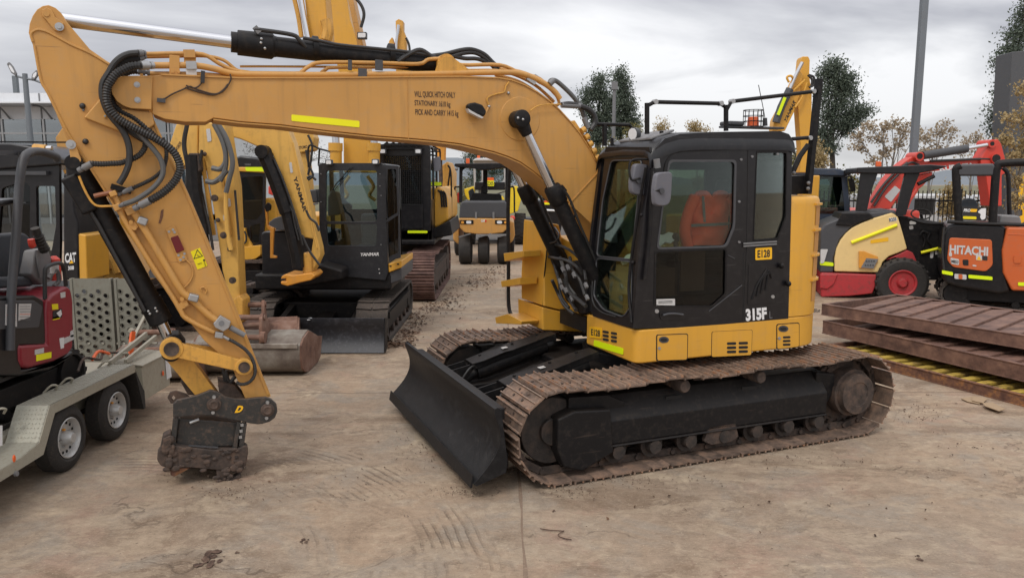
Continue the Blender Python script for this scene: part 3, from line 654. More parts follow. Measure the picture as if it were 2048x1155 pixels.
# door outline (recessed seam lines as thin dark strips) and rear seam
seam = [(1325, 640), (1322, 470), (1322, 352), (1330, 322), (1350, 303), (1400, 300), (1494, 298), (1494, 470), (1487, 520), (1486, 575), (1420, 620)]
MB().tube(H([(1327, 345), (1333, 322), (1352, 305), (1400, 301), (1496, 298)], SY - .003), .005, 6).o('door_gutter', blkm, cab)
MB().tube(H([(1496, 300), (1494, 484), (1487, 640)], SY - .001), .004, 6, smooth=False).o('door_seam', dark, cab)
door = MB().prism(H([(1487, 505), (1486, 645), (1487, 645), (1488, 505)], SY - .002), (0, .002, 0)).o('door_edge', dark, cab)
MB().bar(EF.Y(1418, 622, SY - .004), EF.Y(1484, 570, SY - .004), .006, .008).o('door_crease', dgrey, cab)
MB().bar(EF.Y(1456, 510, SY - .004), EF.Y(1470, 517, SY - .004), .005, .006).o('door_crease', dgrey, cab)
hd = plate(EF, 'Y', SY, [(1318, 624), (1376, 622), (1376, 637), (1322, 640)], 'handle_recess', blk, cab, .008, 6)
MB().tube(H([(1326, 630), (1338, 627), (1352, 627), (1366, 629)], SY - .02), .010, 8).o('door_handle', dgrey, hd)
oval(1314, 622, 8, 8, SY - .006, 'key_lock', steel, cab)
lb = plate(EF, 'Y', SY - .001, [(1313, 598), (1350, 597), (1350, 611), (1313, 612)], 'paper_label', label_w, cab, .003, 1)
for (a, b) in ((602, 603.2), (605, 606)): MB().prism(H([(1317, a), (1345, a - 1), (1345, b - 1), (1317, b)], SY - .0055), (0, .001, 0)).o('print_line', ink, lb)
for k in (0, 1): MB().bar(EF.Y(1487, 487 + 5 * k, SY - .012), EF.Y(1553, 482.5 + 5 * k, SY - .012), .012, .014).o('trim_strip', mgrey, cab)
n2 = plate(EF, 'Y', SY - .001, [(1511, 496), (1544, 494), (1544, 518), (1511, 520)], 'number_plate', plate_y, cab)
word(EF, 'Y', SY - .0065, 'E128', (1515, 515.5), (1540, 514), (1515, 500), ink, n2, .03)
sp = side_panel([(1497, 529), (1552, 525), (1550, 604), (1495, 609)], 'cab_vent_panel', blk, proud=.005, gap=.006, parent=cab, rad=5)
for k in range(4):
    MB().tube(H([(1504 + 9 * k, 598 - 6 * k), (1514 + 8 * k, 570 - 9 * k), (1534 + 3 * k, 538 + 2 * k * k)], SY - .008), .010, 8).o('vent_slat', blkm, sp)
oval(1546, 593, 7, 7, SY - .010, 'panel_catch', steel, sp)
word(EF, 'Y', SY - .004, '315F', (1492, 642), (1534, 638), (1491, 617.5), white, cab, .05)
word(EF, 'Y', SY - .004, 'L', (1539, 636), (1545, 635.5), (1539, 622), mgrey, cab, -.01)
for (u, v) in ((1483, 319), (1479, 403), (1479, 484), (1505, 313), (1556, 308)): oval(u, v, 5, 5, SY - .008, 'hinge_bolt', mgrey, cab)
for (u, v) in ((1563, 531), (1577, 567)):
    MB().ball(EF.Y(u, v, SY - .03), .022, .03, .028).o('hinge', blkm, cab)
# front frame with windscreens
fr_out = [(1177, 612), (1187, 500), (1200, 400), (1209, 316), (1212, 296), (1300, 296), (1303, 324), (1290, 420), (1277, 527), (1266, 657), (1240, 650), (1186, 632)]
w_up = rad_rect([(1223, 321), (1284, 320), (1264, 519), (1194, 512), (1206, 400)], 8)
w_lo = rad_rect([(1194, 516), (1264, 523), (1263, 612), (1247, 634), (1207, 619), (1188, 592)], 8)
f_ = lambda px: [FP(u, v) for u, v in px]
ff = MB().prism(f_(fr_out), (.05, 0, 0), [f_(w_up), f_(w_lo)]).o('windscreen_frame', blk, cab, bevel=.004)
for px, nm in ((w_up, 'windscreen'), (w_lo, 'lower_windscreen')):
    MB().prism([p + Vector((.02, 0, 0)) for p in f_(px)], (.006, 0, 0)).o(nm, g_scr, cab)
    MB().tube([p + Vector((-.003, 0, 0)) for p in f_(px + px[:1])], .0075, 6, smooth=False).o('windscreen_seal', dgrey, cab)
MB().tube([FP(1263, 645, .03), FP(1258, 560, .03), FP(1277, 420, .035), FP(1292, 335, .04)], .013).o('grab_rail', blkm, cab)
for (u, v) in ((1258, 525), (1275, 430)): MB().ball(FP(u + 8, v, .02), .018).o('rail_mount', blkm, cab)
MB().tube([FP(1232, 633, .02), FP(1200, 622, .02), FP(1185, 600, .02), FP(1185, 560, .02)], .008).o('washer_hose', rubc, cab)
# cab roof: domed lid, front slopes down
def roof():
    mb = MB(); rows = []
    xs = [(-.70, 2.74), (-.66, 2.80), (-.55, 2.865), (-.40, 2.905), (-.2, 2.92), (.2, 2.925), (.6, 2.93), (.80, 2.925), (.86, 2.90), (.875, 2.85)]
    ys = [(SY - .01, -.13), (SY + .0, -.06), (SY + .03, -.02), (SY + .10, 0), ((SY + CY1) / 2, .012), (CY1 - .10, 0), (CY1 - .03, -.02), (CY1, -.07), (CY1 + .01, -.13)]
    for x, z in xs: rows.append([(x, y, z + d) for y, d in ys])
    mb.sheet(rows, (0, 0, -.03)); return mb.o('cab_roof', blk, cab, smooth=60)
rf = roof()
MB().box(-.68, .86, SY + .06, CY1 - .06, 2.70, 2.76).o('headliner', cabin_in, cab)
MB().box(.84, .865, SY + .05, CY1 - .05, 1.2, 2.74).o('cab_rear_panel', blk, cab)
MB().box(-.76, .84, SY + .052, CY1 - .052, 1.19, 1.22).o('cab_floor', cabin_in, cab)
MB().prism([FP(1212, 294, .02), FP(1298, 294, .02), FP(1300, 304, .02), FP(1209, 304, .02)], (.03, 0, 0)).o('sun_visor', blkm, cab)
hatch = MB(); hatch.prism([(-.60, -.95, 2.845), (-.60, -.40, 2.845), (-.36, -.40, 2.922), (-.36, -.95, 2.922)], (0, 0, .02)); hatch.o('roof_hatch', mgrey, cab, bevel=.006)
# cab interior
st = MB(); st.box(-.22, .28, -.86, -.40, 1.50, 1.66); st.prism([(.20, -.85, 1.6), (.34, -.85, 1.6), (.50, -.85, 2.28), (.38, -.85, 2.30)], (0, .44, 0)); seat = st.o('driver_seat', seat_m, cab, bevel=.04, seg=3)
MB().prism([(.40, -.76, 2.32), (.49, -.76, 2.30), (.53, -.76, 2.50), (.44, -.76, 2.52)], (0, .26, 0)).o('headrest', seat_m, seat, bevel=.03)
MB().box(-.10, .2, -.8, -.45, 1.22, 1.5).o('seat_base', cabin_in, seat)
for s_ in (-.98, -.34):
    c = MB(); c.box(-.35, .2, s_ - .0, s_ + .12, 1.45, 1.78); c.o('side_console', cabin_in, cab, bevel=.02); j = MB(); j.cyl((-.28, s_ + .05, 1.78), (-.30, s_ + .05, 1.95), .02); j.ball((-.30, s_ + .05, 1.98), .035, .035, .05); j.o('joystick', rub, cab)
MB().prism([(-.62, -.34, 1.9), (-.55, -.34, 1.9), (-.58, -.34, 2.15), (-.66, -.34, 2.15)], (0, .14, 0)).o('monitor', dgrey, cab, bevel=.01)
bx = MB(); bx.box(-.70, -.30, -.98, -.56, 1.46, 1.72); bx.box(-.62, -.34, -.56, -.3, 1.25, 1.62); bx.box(-.28, -.02, -1.0, -.88, 1.5, 1.9)
tag(bx.o('cardboard_box', card, None, bevel=.004), 'brown cardboard boxes piled on the floor inside the excavator cab behind its windscreen', 'box')
bpy.data.objects['cardboard_box'].location = EF.o; bpy.data.objects['cardboard_box'].rotation_euler = (0, 0, EF.a)
pp = MB(); pts = []
for i in range(9):
    for j in range(6): pass
rows = [[(-.70 + .055 * i + random.uniform(-.01, .01), -.95 + .05 * j, 1.76 + .035 * i + .03 * math.sin(i * 1.7 + j) + random.uniform(-.012, .012)) for j in range(7)] for i in range(8)]
pp.sheet(rows, (0, 0, -.003)); ob = pp.o('crumpled_sheet', paper, None, smooth=20); ob.location = EF.o; ob.rotation_euler = (0, 0, EF.a)
tag(ob, 'white crumpled paper sheet seen through the excavator windscreen', 'paper')
# orange hi-vis jacket over the seat
jk = MB()
def blob_sheet(rows, th): jk.sheet(rows, th)
P0 = EF.Y(1372, 400, -.90)
body = []
for i in range(11):
    t = i / 10; u0 = 1388 - 8 * t + 3 * math.sin(9 * t); u1 = 1460 - 2 * t + 3 * math.sin(7 * t + 1); row = []
    for j in range(11):
        s = j / 10; u = u0 + (u1 - u0) * s; v = 394 + 96 * t - 14 * (abs(math.sin(2 * math.pi * s)) ** .6) * (1 - t)
        row.append(EF.Y(u, v, -.90 - .05 * math.sin(math.pi * s) + .022 * math.sin(9 * s + 5 * t + 2 * math.sin(6 * t)) + .014 * math.sin(17 * t + 6 * s) + random.uniform(-.010, .010)))
    body.append(row)
jk.sheet(body, (0, .03, 0))
for pts in ([(1390, 392), (1377, 425), (1370, 462), (1376, 494)], [(1455, 392), (1468, 420), (1470, 455), (1462, 490)]):
    jk.tube([EF.Y(u, v, -.91) for u, v in pts], .05, 10)
jo = jk.o('hi_vis_jacket', hivis, None, smooth=60); jo.location = EF.o; jo.rotation_euler = (0, 0, EF.a)
tag(jo, 'orange hi-vis work jacket draped over the seat behind the excavator door window', 'jacket')
for k in (0, 1): MB().prism(EF.YS([(1383, 448 + 0 * k), (1464, 444), (1464, 450), (1383, 454)] if k == 0 else [(1404, 392), (1409, 392), (1412, 444), (1407, 444)], -.965), (0, .004, 0)).o('reflective_band', mgrey, jo)

# mirrors and lamps on the cab
def mirror(px, y, stem):
    m = MB().prism(EF.YS(rad_rect(px, 9), y), (-.02, .045, 0)).o('mirror', mirror_b, EX, bevel=.012)
    oval(sum(p[0] for p in px) / len(px) - 2, sum(p[1] for p in px) / len(px), 9, 12, y - .02, 'mirror_boss', dgrey, m, .03)
    MB().tube([EF.Y(u, v, yy) for u, v, yy in stem], .010).o('mirror_arm', blkm, m); return m
mirror([(1315, 345), (1346, 343), (1343, 400), (1336, 412), (1312, 412), (1310, 380)], -1.24, [(1326, 378, -1.25), (1308, 380, -1.22), (1307, 350, -1.14), (1310, 322, -1.10)])
mirror([(1272, 326), (1302, 330), (1294, 392), (1266, 388), (1264, 365)], -1.02, [(1281, 356, -1.04), (1262, 358, -1.02), (1262, 322, -1.0), (1300, 318, -1.05)])
MB().cyl(EF.Y(1313, 318, -1.13), EF.Y(1315, 336, -1.13), .028).o('mirror_clamp', mgrey, EX)
MB().tube(EF.YS([(1306, 336), (1303, 400), (1300, 470), (1290, 560)], -1.12), .016, smooth=False).o('cab_grab_bar', blkm, EX)
def worklamp(c, d, r, parent, nm='work_lamp', body=dgrey, ln=.07):
    c, d = Vector(c), Vector(d).normalized(); l = MB().lathe(c, d, [(0, r * .35), (ln * .35, r * .85), (ln, r), (ln + .012, r)], 20).o(nm, body, parent)
    MB().lathe(c + d * (ln + .008), d, [(0, r * .9), (.008, r * .86)], 20).o('lens', lamp_g, l); return l
p = EF.Y(1278, 267, -.62); wl = worklamp(p, (-1, -.25, -.1), .06, EX)
MB().tube([p, p + Vector((.03, 0, -.10)), p + Vector((.03, 0, -.16))], .012).o('lamp_bracket', blkm, wl)
MB().cyl(EF.Y(1323, 262, -.9), EF.Y(1323, 275, -.9), .018).o('roof_post', blkm, EX)
MB().cyl(EF.Y(1224, 276, -.3), EF.Y(1224, 290, -.3), .016).o('roof_post', blkm, EX)
# roof rails
def rail(px, y, r=.022, nm='guard_rail', sm=False): return MB().tube([EF.Y(u, v, y) for u, v in px], r, 8, smooth=sm).o(nm, blkm, EX)
rail([(1294, 268), (1294, 206)], -.9, .022); rail([(1452, 262), (1452, 210)], -.9, .022)
rail([(1294, 212), (1309, 204), (1440, 207), (1452, 215)], -.9, .018)
rail([(1452, 222), (1463, 203), (1636, 182)], -.9, .018)
for (u, v) in ((1309, 204), (1440, 207), (1463, 203), (1625, 183), (1618, 276)): MB().lathe(EF.Y(u, v, -.9) + Vector((0, -.03, 0)), (0, 1, 0), [(0, .022), (.05, .022)], 12).o('rail_joint', steel, EX)
MB().bar(EF.Y(1638, 158, -.9), EF.Y(1615, 388, -.9), .05, .06, (0, 1, 0)).o('corner_post', blkm, EX)
rail([(1584, 278), (1620, 275)], -.9, .018); rail([(1585, 345), (1600, 312), (1616, 290)], -.9, .026)
MB().prism(EF.YS([(1583, 352), (1612, 350), (1616, 388), (1580, 388)], -.85), (0, .12, 0)).o('rail_base', blkm, EX, bevel=.006)
for (u, v) in ((1588, 346), (1617, 366), (1616, 377)): MB().ball(EF.Y(u, v, -.95), .018).o('base_bolt', mgrey, EX)
rail([(1190, 248), (1258, 250), (1266, 258)], -.05, .018, sm=False); rail([(1209, 249), (1209, 292)], -.05, .024)
# beacon in a wire cage
bc = EF.Y(1506, 247, -.62); bx_, by_, bz_ = bc
MB().cyl((bx_, by_, bz_ - .03), (bx_, by_, bz_ + .062), .056, .05, n=24).o('beacon', orange, EX, bevel=.008)
cg = MB()
for k in range(14):
    t = 2 * math.pi * k / 14; cg.tube([(bx_ + .095 * math.cos(t), by_ + .095 * math.sin(t), bz_ - .03), (bx_ + .095 * math.cos(t), by_ + .095 * math.sin(t), bz_ + .125)], .0035, 5, smooth=False)
for z in (-.03, .02, .07, .125):
    cg.tube([(bx_ + .095 * math.cos(2 * math.pi * k / 20), by_ + .095 * math.sin(2 * math.pi * k / 20), bz_ + z) for k in range(21)], .004, 5, smooth=False)
cg.o('beacon_cage', blkm, EX)
MB().box(bx_ - .36, bx_ + .34, by_ - .06, by_ + .06, bz_ - .05, bz_ - .03).o('beacon_bracket', dgrey, EX, bevel=.005)
MB().box(bx_ - .34, bx_ - .16, by_ - .08, by_ + .08, bz_ - .03, bz_ + .012).o('aerial_pod', dgrey, EX, bevel=.015)
MB().tube(EF.YS([(1531, 248), (1528, 225), (1517, 170)], -.6), .004, 6).o('aerial', blkm, EX)
MB().cyl(EF.Y(1531, 252, -.6), EF.Y(1530, 236, -.6), .02).o('aerial_base', dgrey, EX)

# ---- right hand steps and tool box (far side)
TX_ = -.92
def front_box(px, x0, depth, name, mat, bevel=.012): return MB().prism(EF.XS(px, x0), (depth, 0, 0)).o(name, mat, EX, bevel=bevel)
TY0 = EF.X(1090, 560, TX_).y
def side_box(px, y1, name, bevel=.012):
    return MB().prism(EF.YS(px, TY0), (0, y1 - TY0, 0)).o(name, yel2, EX, bevel=bevel)
tb = side_box([(1094, 444), (1118, 449), (1142, 560), (1180, 634), (1088, 612), (1088, 560)], 1.14, 'access_cover')
tb2 = side_box([(1085, 614), (1180, 636), (1176, 664), (1086, 660)], 1.20, 'step_box')
MB().tube(EF.XS([(1094, 500), (1088, 560), (1086, 612)], TX_ - .004), .007, 6).o('cover_seal', blkm, tb)
for (px) in ([(1040, 505), (1082, 500), (1082, 512), (1042, 521)], [(1034, 560), (1074, 553), (1074, 567), (1036, 572)], [(1022, 632), (1048, 625), (1078, 640), (1076, 646), (1024, 644)]):
    MB().prism(EF.XS(px, TX_ - .03), (-.20, .0, 0)).o('step', yel2, EX, bevel=.006)
slots(1052, 1065, 568, 597, 1, 3, TX_ - .004, .1, plane='X', parent=tb)
plate(EF, 'X', TX_ - .0, [(1051, 613), (1071, 617), (1071, 629), (1051, 625)], 'reflective_strip', lime, tb2)
MB().tube([EF.X(u, v, TX_ - .1) for u, v in [(1036, 634), (1022, 628), (1017, 600), (1017, 520), (1016, 430), (1019, 335)]], .022, 8, k=4).o('step_handrail', blkm, EX)
MB().prism(EF.XS([(1116, 470), (1150, 490), (1185, 560), (1185, 660), (1140, 640)], -.72), (.5, 0, 0)).o('boom_foot_frame', yel2, EX, bevel=.01)
MB().box(-.78, -.4, -.14, .45, 1.0, 1.15).o('front_crossmember', blkm, EX)

# ---- boom
BN, BFAR = -.12, .30
MID = (BN + BFAR) / 2
boom_px = [(300, 152), (322, 150), (480, 156), (640, 156), (814, 154), (925, 153), (999, 156), (1023, 160), (1050, 170), (1075, 184), (1100, 202), (1120, 220), (1142, 244), (1162, 269), (1178, 295), (1191, 321),
           (1215, 385), (1240, 450), (1262, 520), (1262, 575), (1235, 580), (1215, 520), (1188, 452), (1151, 418), (1120, 388), (1090, 361), (1066, 341), (1040, 323), (1015, 312), (988, 303), (950, 294), (919, 287), (870, 281), (826, 277), (757, 272), (700, 266), (653, 261), (560, 249), (480, 243), (427, 236), (412, 244), (370, 244), (329, 238), (305, 228)]
bo = MB().prism(EF.YS(boom_px, BN), (0, BFAR - BN, 0)).o('boom', yel, EX, bevel=.006)
# flange plates running a little proud along the top and bottom edges
def flange(px, nm, w=.018):
    pts = EF.YS(px, BN - .012); far = [p + Vector((0, BFAR - BN + .024, 0)) for p in pts]
    mb = MB(); mb.sheet([pts, far], (0, 0, w)); return mb.o(nm, yel, bo, smooth=50)
flange([(322, 150.5), (480, 157), (640, 157), (814, 155), (925, 154), (999, 157), (1023, 161), (1050, 171), (1075, 185), (1100, 203), (1120, 221), (1142, 245), (1162, 270), (1178, 296), (1191, 322)], 'top_flange', .012)
flange([(1151, 422), (1120, 392), (1090, 365), (1066, 345), (1040, 327), (1015, 316), (988, 307), (950, 298), (919, 291), (870, 285), (826, 281), (757, 276), (700, 270), (653, 265), (560, 253), (480, 247), (427, 240)], 'bottom_flange', .010)
MB().bar(EF.Y(1138, 408, BN - .003), EF.Y(1200, 340, BN - .003), .008, .012, (0, 1, 0)).o('weld_seam', yel, bo)
MB().bar(EF.Y(815, 156, BN - .001), EF.Y(817, 281, BN - .001), .004, .006, (0, 1, 0)).o('weld_seam', yel, bo)
c = EF.Y(1040, 238, BN); MB().lathe(c, (0, -1, 0), [(0, .20), (.006, .195), (.008, .15)], 40).o('pin_boss', yel, bo)
# stick nose cover at the boom tip
d_px = [(305, 151), (303, 219), (262, 217), (247, 212), (234, 203), (225, 190), (221, 176), (223, 164), (231, 155), (246, 152)]
dc = MB().prism(EF.YS(d_px, -.155), (0, .035, 0)).o('boom_tip_plate', yel, bo, bevel=.005)
MB().prism([p + Vector((0, BFAR - BN + .035, 0)) for p in EF.YS(d_px, BN)], (0, .03, 0)).o('boom_tip_plate', yel, bo, bevel=.005)
for (u, v) in ((274, 169.5), (275, 200)): MB().lathe(EF.Y(u, v, -.155), (0, -1, 0), [(0, .022), (.006, .022), (.006, .012), (.016, .012)], 14).o('tip_bolt', steel, dc)
MB().prism(EF.YS([(280, 147), (286, 147), (286, 156), (280, 156)], -.15), (0, .02, 0)).o('lug', yel, dc)
# lettering
for t, (a, b, c_) in (('WLL QUICK HITCH ONLY', ((829, 196), (911, 198), (828.5, 182))), ('STATIONARY 1610 kg', ((829.5, 214), (901, 217), (829, 200))), ('PICK AND CARRY 1415 kg', ((831, 233), (917, 236), (830.5, 218)))):
    word(EF, 'Y', BN - .003, t, a, b, c_, ink_b, bo, .012)
plate(EF, 'Y', BN - .001, [(583, 229), (719, 242), (719, 255), (583, 242)], 'reflective_strip', limey, bo, .003, 2)
wl2 = MB(); P = [EF.Y(u, v, BN - .03) for u, v in [(929, 214), (933, 208), (945, 206), (960, 211), (968, 224), (964, 234), (950, 231), (934, 222)]]
lm = wl2.prism(P, (0, -.075, 0)).o('boom_lamp', blkm, bo, bevel=.02, seg=3)
MB().tube([EF.Y(964, 234, BN - .07), EF.Y(972, 224, BN - .03), EF.Y(978, 212, BN)], .009).o('lamp_bracket', yel, lm)
MB().prism([EF.Y(u, v, BN - .03) for u, v in [(930, 218), (962, 236), (958, 238), (934, 226)]], (0, -.07, 0)).o('lamp_lens', label_w, lm)
MB().tube(EF.YS([(977, 210), (975, 196), (992, 188), (1008, 184), (1012, 172), (1018, 164)], BN - .012), .007, 6).o('lamp_wire', yelw, bo)
for (u, v) in ((978, 213), (1017, 186)): MB().ball(EF.Y(u, v, BN - .01), .014).o('wire_clip', steel, bo)
# wiring loom near boom tip
for px in ([(316, 200), (330, 197), (345, 188), (368, 178), (380, 173), (386, 176)], [(370, 175), (384, 180), (405, 186), (426, 190), (444, 184), (455, 172), (462, 158), (460, 148)], [(372, 171), (388, 176), (398, 172), (404, 164)], [(380, 173), (400, 181), (430, 188), (446, 180), (456, 168)]):
    MB().tube(EF.YS(px, BN - .012), .006, 6).o('boom_wiring', ink_b, bo)
MB().bar(EF.Y(314, 200, BN - .02), EF.Y(331, 202, BN - .02), .03, .03).o('connector', dgrey, bo)
MB().bar(EF.Y(406, 142, BN - .02), EF.Y(405, 166, BN - .02), .03, .02).o('rubber_sleeve', rubc, bo)
# steel pipes along the top
def pipe(px, y, r, mat=None, nm='hydraulic_pipe', parent=None, k=4, sm=True):
    return MB().tube([EF.Y(u, v, y) for u, v in px], r, 10, k=k, smooth=sm).o(nm, mat or yel, parent or bo)
pipe([(304, 131), (323, 131), (386, 131), (425, 137), (464, 147), (500, 149), (600, 150), (760, 149), (860, 148), (999, 145), (1044, 148), (1085, 165), (1108, 182), (1120, 198)], -.06, .026)
pipe([(298, 147), (308, 148), (400, 149), (470, 155), (490, 152), (640, 152), (900, 150)], -.03, .02)
pipe([(288, 107), (300, 108), (352, 107), (406, 109), (438, 127), (466, 140), (500, 146)], .0, .017)
pipe([(290, 114), (340, 113), (407, 112), (446, 120), (470, 138), (486, 146)], .05, .014)
pipe([(480, 146), (590, 147), (603, 144), (618, 133), (646, 125), (760, 126), (837, 128), (857, 119), (888, 118), (905, 120), (923, 130), (999, 130), (1040, 146), (1080, 158), (1112, 190)], -.01, .017)
pipe([(640, 148), (652, 139), (674, 135), (826, 133), (861, 121), (885, 121), (900, 126), (923, 140), (990, 141), (1030, 150), (1070, 170), (1100, 196), (1108, 204)], .05, .015)
pipe([(480, 133), (540, 133), (700, 134)], .16, .010)
pipe([(990, 150), (1030, 160), (1060, 176), (1090, 200), (1102, 206)], .02, .015)
pipe([(1000, 138), (1040, 143), (1082, 160), (1105, 178), (1118, 204), (1112, 212)], .10, .015)
for (u, v, w) in ((349, 128, 22), (758, 130, 20), (725, 147, 22), (700, 130, 10)):
    a = EF.Y(u, v - (17 if u == 349 else 10), -.085); b = EF.Y(u, v + (22 if u == 349 else 11), -.085); MB().bar(a, b, w / CAM_F * 5.2, .014, (0, 1, 0)).o('pipe_bracket', yel if u < 400 else dgrey, bo, bevel=.004)
for (u, v) in ((345, 143), (357, 143)): MB().lathe(EF.Y(u, v, -.092), (0, -1, 0), [(0, .014), (.01, .014)], 6).o('bracket_bolt', yel, bo)
MB().bar(EF.Y(372, 131, -.07), EF.Y(393, 131, -.07), .055, .06).o('pipe_clamp', steel, bo); MB().bar(EF.Y(372, 145, -.06), EF.Y(393, 145, -.06), .045, .05).o('pipe_clamp', label_w, bo)
MB().bar(EF.Y(367, 108, .0), EF.Y(390, 108, .0), .05, .06).o('pipe_clamp', yel, bo); MB().bar(EF.Y(368, 121, .06), EF.Y(392, 123, .06), .10, .05).o('pipe_clamp', yelw, bo)
for (u, v, y) in ((1062, 160, -.05), (1075, 158, 0)): MB().bar(EF.Y(u - 8, v - 5, y), EF.Y(u + 8, v + 6, y), .045, .045).o('pipe_joint', steel, bo)
MB().prism(EF.YS([(1143, 243), (1150, 240), (1192, 305), (1204, 330), (1198, 334), (1186, 318)], BN + .04), (0, .3, 0)).o('valve_block', yelw, bo, bevel=.01)
for k in range(5): MB().cyl(EF.Y(1163 + 7 * k, 262 + 14 * k, BN + .0), EF.Y(1170 + 7 * k, 258 + 14 * k, BN + .0), .03, n=10).o('valve_fitting', yelw, bo)
# boom hoses near the cab
def hose(px, y, r, mat=rubc, ribs=0, nm='hydraulic_hose', parent=None, ys=None):
    pts = [EF.Y(u, v, y if ys is None else ys[i]) for i, (u, v) in enumerate(px)]
    return MB().tube(pts, r, 9, k=7, ribs=ribs).o(nm, mat, parent or EX, smooth=20 if ribs else 38)
hose([(1098, 170), (1102, 161), (1112, 162), (1127, 174), (1145, 192), (1160, 212), (1168, 232), (1174, 252)], -.02, .022, hoseg)
hose([(1123, 210), (1140, 208), (1158, 212), (1176, 218), (1188, 230), (1190, 246), (1181, 260)], -.08, .026)
hose([(1060, 222), (1075, 212), (1095, 209), (1122, 209)], -.16, .006, yelw, nm='grease_line')
for a, b in (((1123, 210), (1160, 212)), ((1099, 168), (1108, 160)), ((1168, 236), (1176, 256))): MB().cyl(EF.Y(*a, -.08), EF.Y(*b, -.08), .027, n=12).o('hose_fitting', mgrey, bo)
for px in ([(862, 112), (890, 108), (923, 100), (945, 99), (968, 108), (985, 124), (1000, 138)], [(858, 114), (895, 115), (925, 107), (950, 106), (972, 118), (992, 138)], [(905, 112), (930, 117), (955, 118), (980, 128), (992, 140)]):
    hose(px, .16, .019)
# stick cylinder on top of the boom
A, B_, C_, D_ = EF.Y(112, 38, MID), EF.Y(462, 84, MID), EF.Y(545, 92, MID), EF.Y(868, 128, MID)
sc = MB().cyl(B_, D_, .082, n=28).o('stick_cylinder', blkm, EX)
MB().lathe(B_, D_ - B_, [(0, .075), (.05, .075), (.05, .10), (.32, .105), (.34, .086), (.36, .083)], 28).o('cylinder_gland', blkm, sc, bevel=.004)
MB().cyl(A, B_, .052, n=24).o('cylinder_rod', chrome, sc)
MB().lathe(EF.Y(100, 34, MID) + Vector((0, -.1, 0)), (0, 1, 0), [(0, .06), (.2, .06)], 24).o('rod_eye', dgrey, sc)
e_ = EF.Y(885, 131, MID); MB().lathe(e_ + Vector((0, -.13, 0)), (0, 1, 0), [(0, .085), (.26, .085)], 24).o('cylinder_eye', yelw, sc)
for s_ in (-.16, .14): MB().prism([p + Vector((0, s_, 0)) for p in EF.YS([(860, 150), (868, 126), (880, 118), (895, 120), (935, 150)], MID)], (0, .03, 0)).o('cylinder_lug', yelw, bo)
MB().tube([EF.Y(508, 60, .0), EF.Y(520, 60, .0), EF.Y(585, 70, .0), EF.Y(600, 82, .0), EF.Y(612, 95, .02)], .018).o('cylinder_pipe', rubc, sc)
MB().bar(EF.Y(509, 54, .0), EF.Y(519, 66, .0), .03, .04).o('pipe_elbow', mgrey, sc)
MB().tube([EF.Y(606, 76, .0), EF.Y(640, 82, .0), EF.Y(680, 90, .0), EF.Y(760, 98, .0), EF.Y(800, 102, .0), EF.Y(860, 110, .0)], .014).o('cylinder_pipe', rubc, sc)
MB().tube([EF.Y(795, 124, -.0), EF.Y(815, 110, .0), EF.Y(840, 100, .0), EF.Y(862, 112, .0)], .02).o('cylinder_pipe', rubc, sc)
for (u, v) in ((628, 98), (780, 112)): MB().lathe(EF.Y(u - 4, v - 2, MID), D_ - B_, [(0, .10), (.045, .10)], 24).o('cylinder_band', blkm, sc)
for (u, v) in ((523, 78), (522, 86), (530, 97)): MB().ball(EF.Y(u, v, MID - .10), .012).o('gland_bolt', steel, sc)
# boom lift cylinders
def liftcyl(y, far=False):
    top, g0, g1, bot = EF.Y(1040, 238, -.24), EF.Y(1103, 372, -.24), EF.Y(1126, 422, -.24), EF.Y(1215, 610, -.24)
    o_ = Vector((0, y + .24, 0)); top, g0, g1, bot = (q + o_ for q in (top, g0, g1, bot))
    b = MB().cyl(g0, bot, .072, n=26).o('boom_cylinder', blkm, EX)
    d = (bot - g0).normalized()
    MB().lathe(g0, d, [(0, .072), (0.02, .082), (.17, .086), (.19, .072)], 26).o('cylinder_gland', blkm, b)
    MB().cyl(top, g0, .046, n=24).o('cylinder_rod', chrome, b)
    MB().lathe(top + Vector((0, .09 if not far else -.09, 0)), (0, -1 if not far else 1, 0), [(0, .078), (.15, .080), (.155, .07)], 28).o('rod_cap', blkm, b, bevel=.004)
    MB().lathe(top, d, [(.05, .066), (.15, .050), (.16, .046)], 20).o('rod_neck', blkm, b)
    if not far:
        for (u, v) in ((1036, 236), (1046, 239)): MB().ball(EF.Y(u, v, y - .07), .013).o('cap_bolt', steel, b)
    s_ = -1
    MB().tube([g0 + d * .08 + Vector((.07, -.03, .04)), g0 + d * .2 + Vector((.085, -.03, .05)), g1 + d * .2 + Vector((.08, -.02, .04)), g1 + d * .7 + Vector((.07, -.02, .03))], .013).o('cylinder_pipe', rubc, b)
    MB().bar(g0 + d * .04 + Vector((.06, -.02, .03)), g0 + d * .11 + Vector((.075, -.02, .04)), .04, .05).o('pipe_elbow', blkm, b)
    return b
liftcyl(-.24); liftcyl(.42, True)
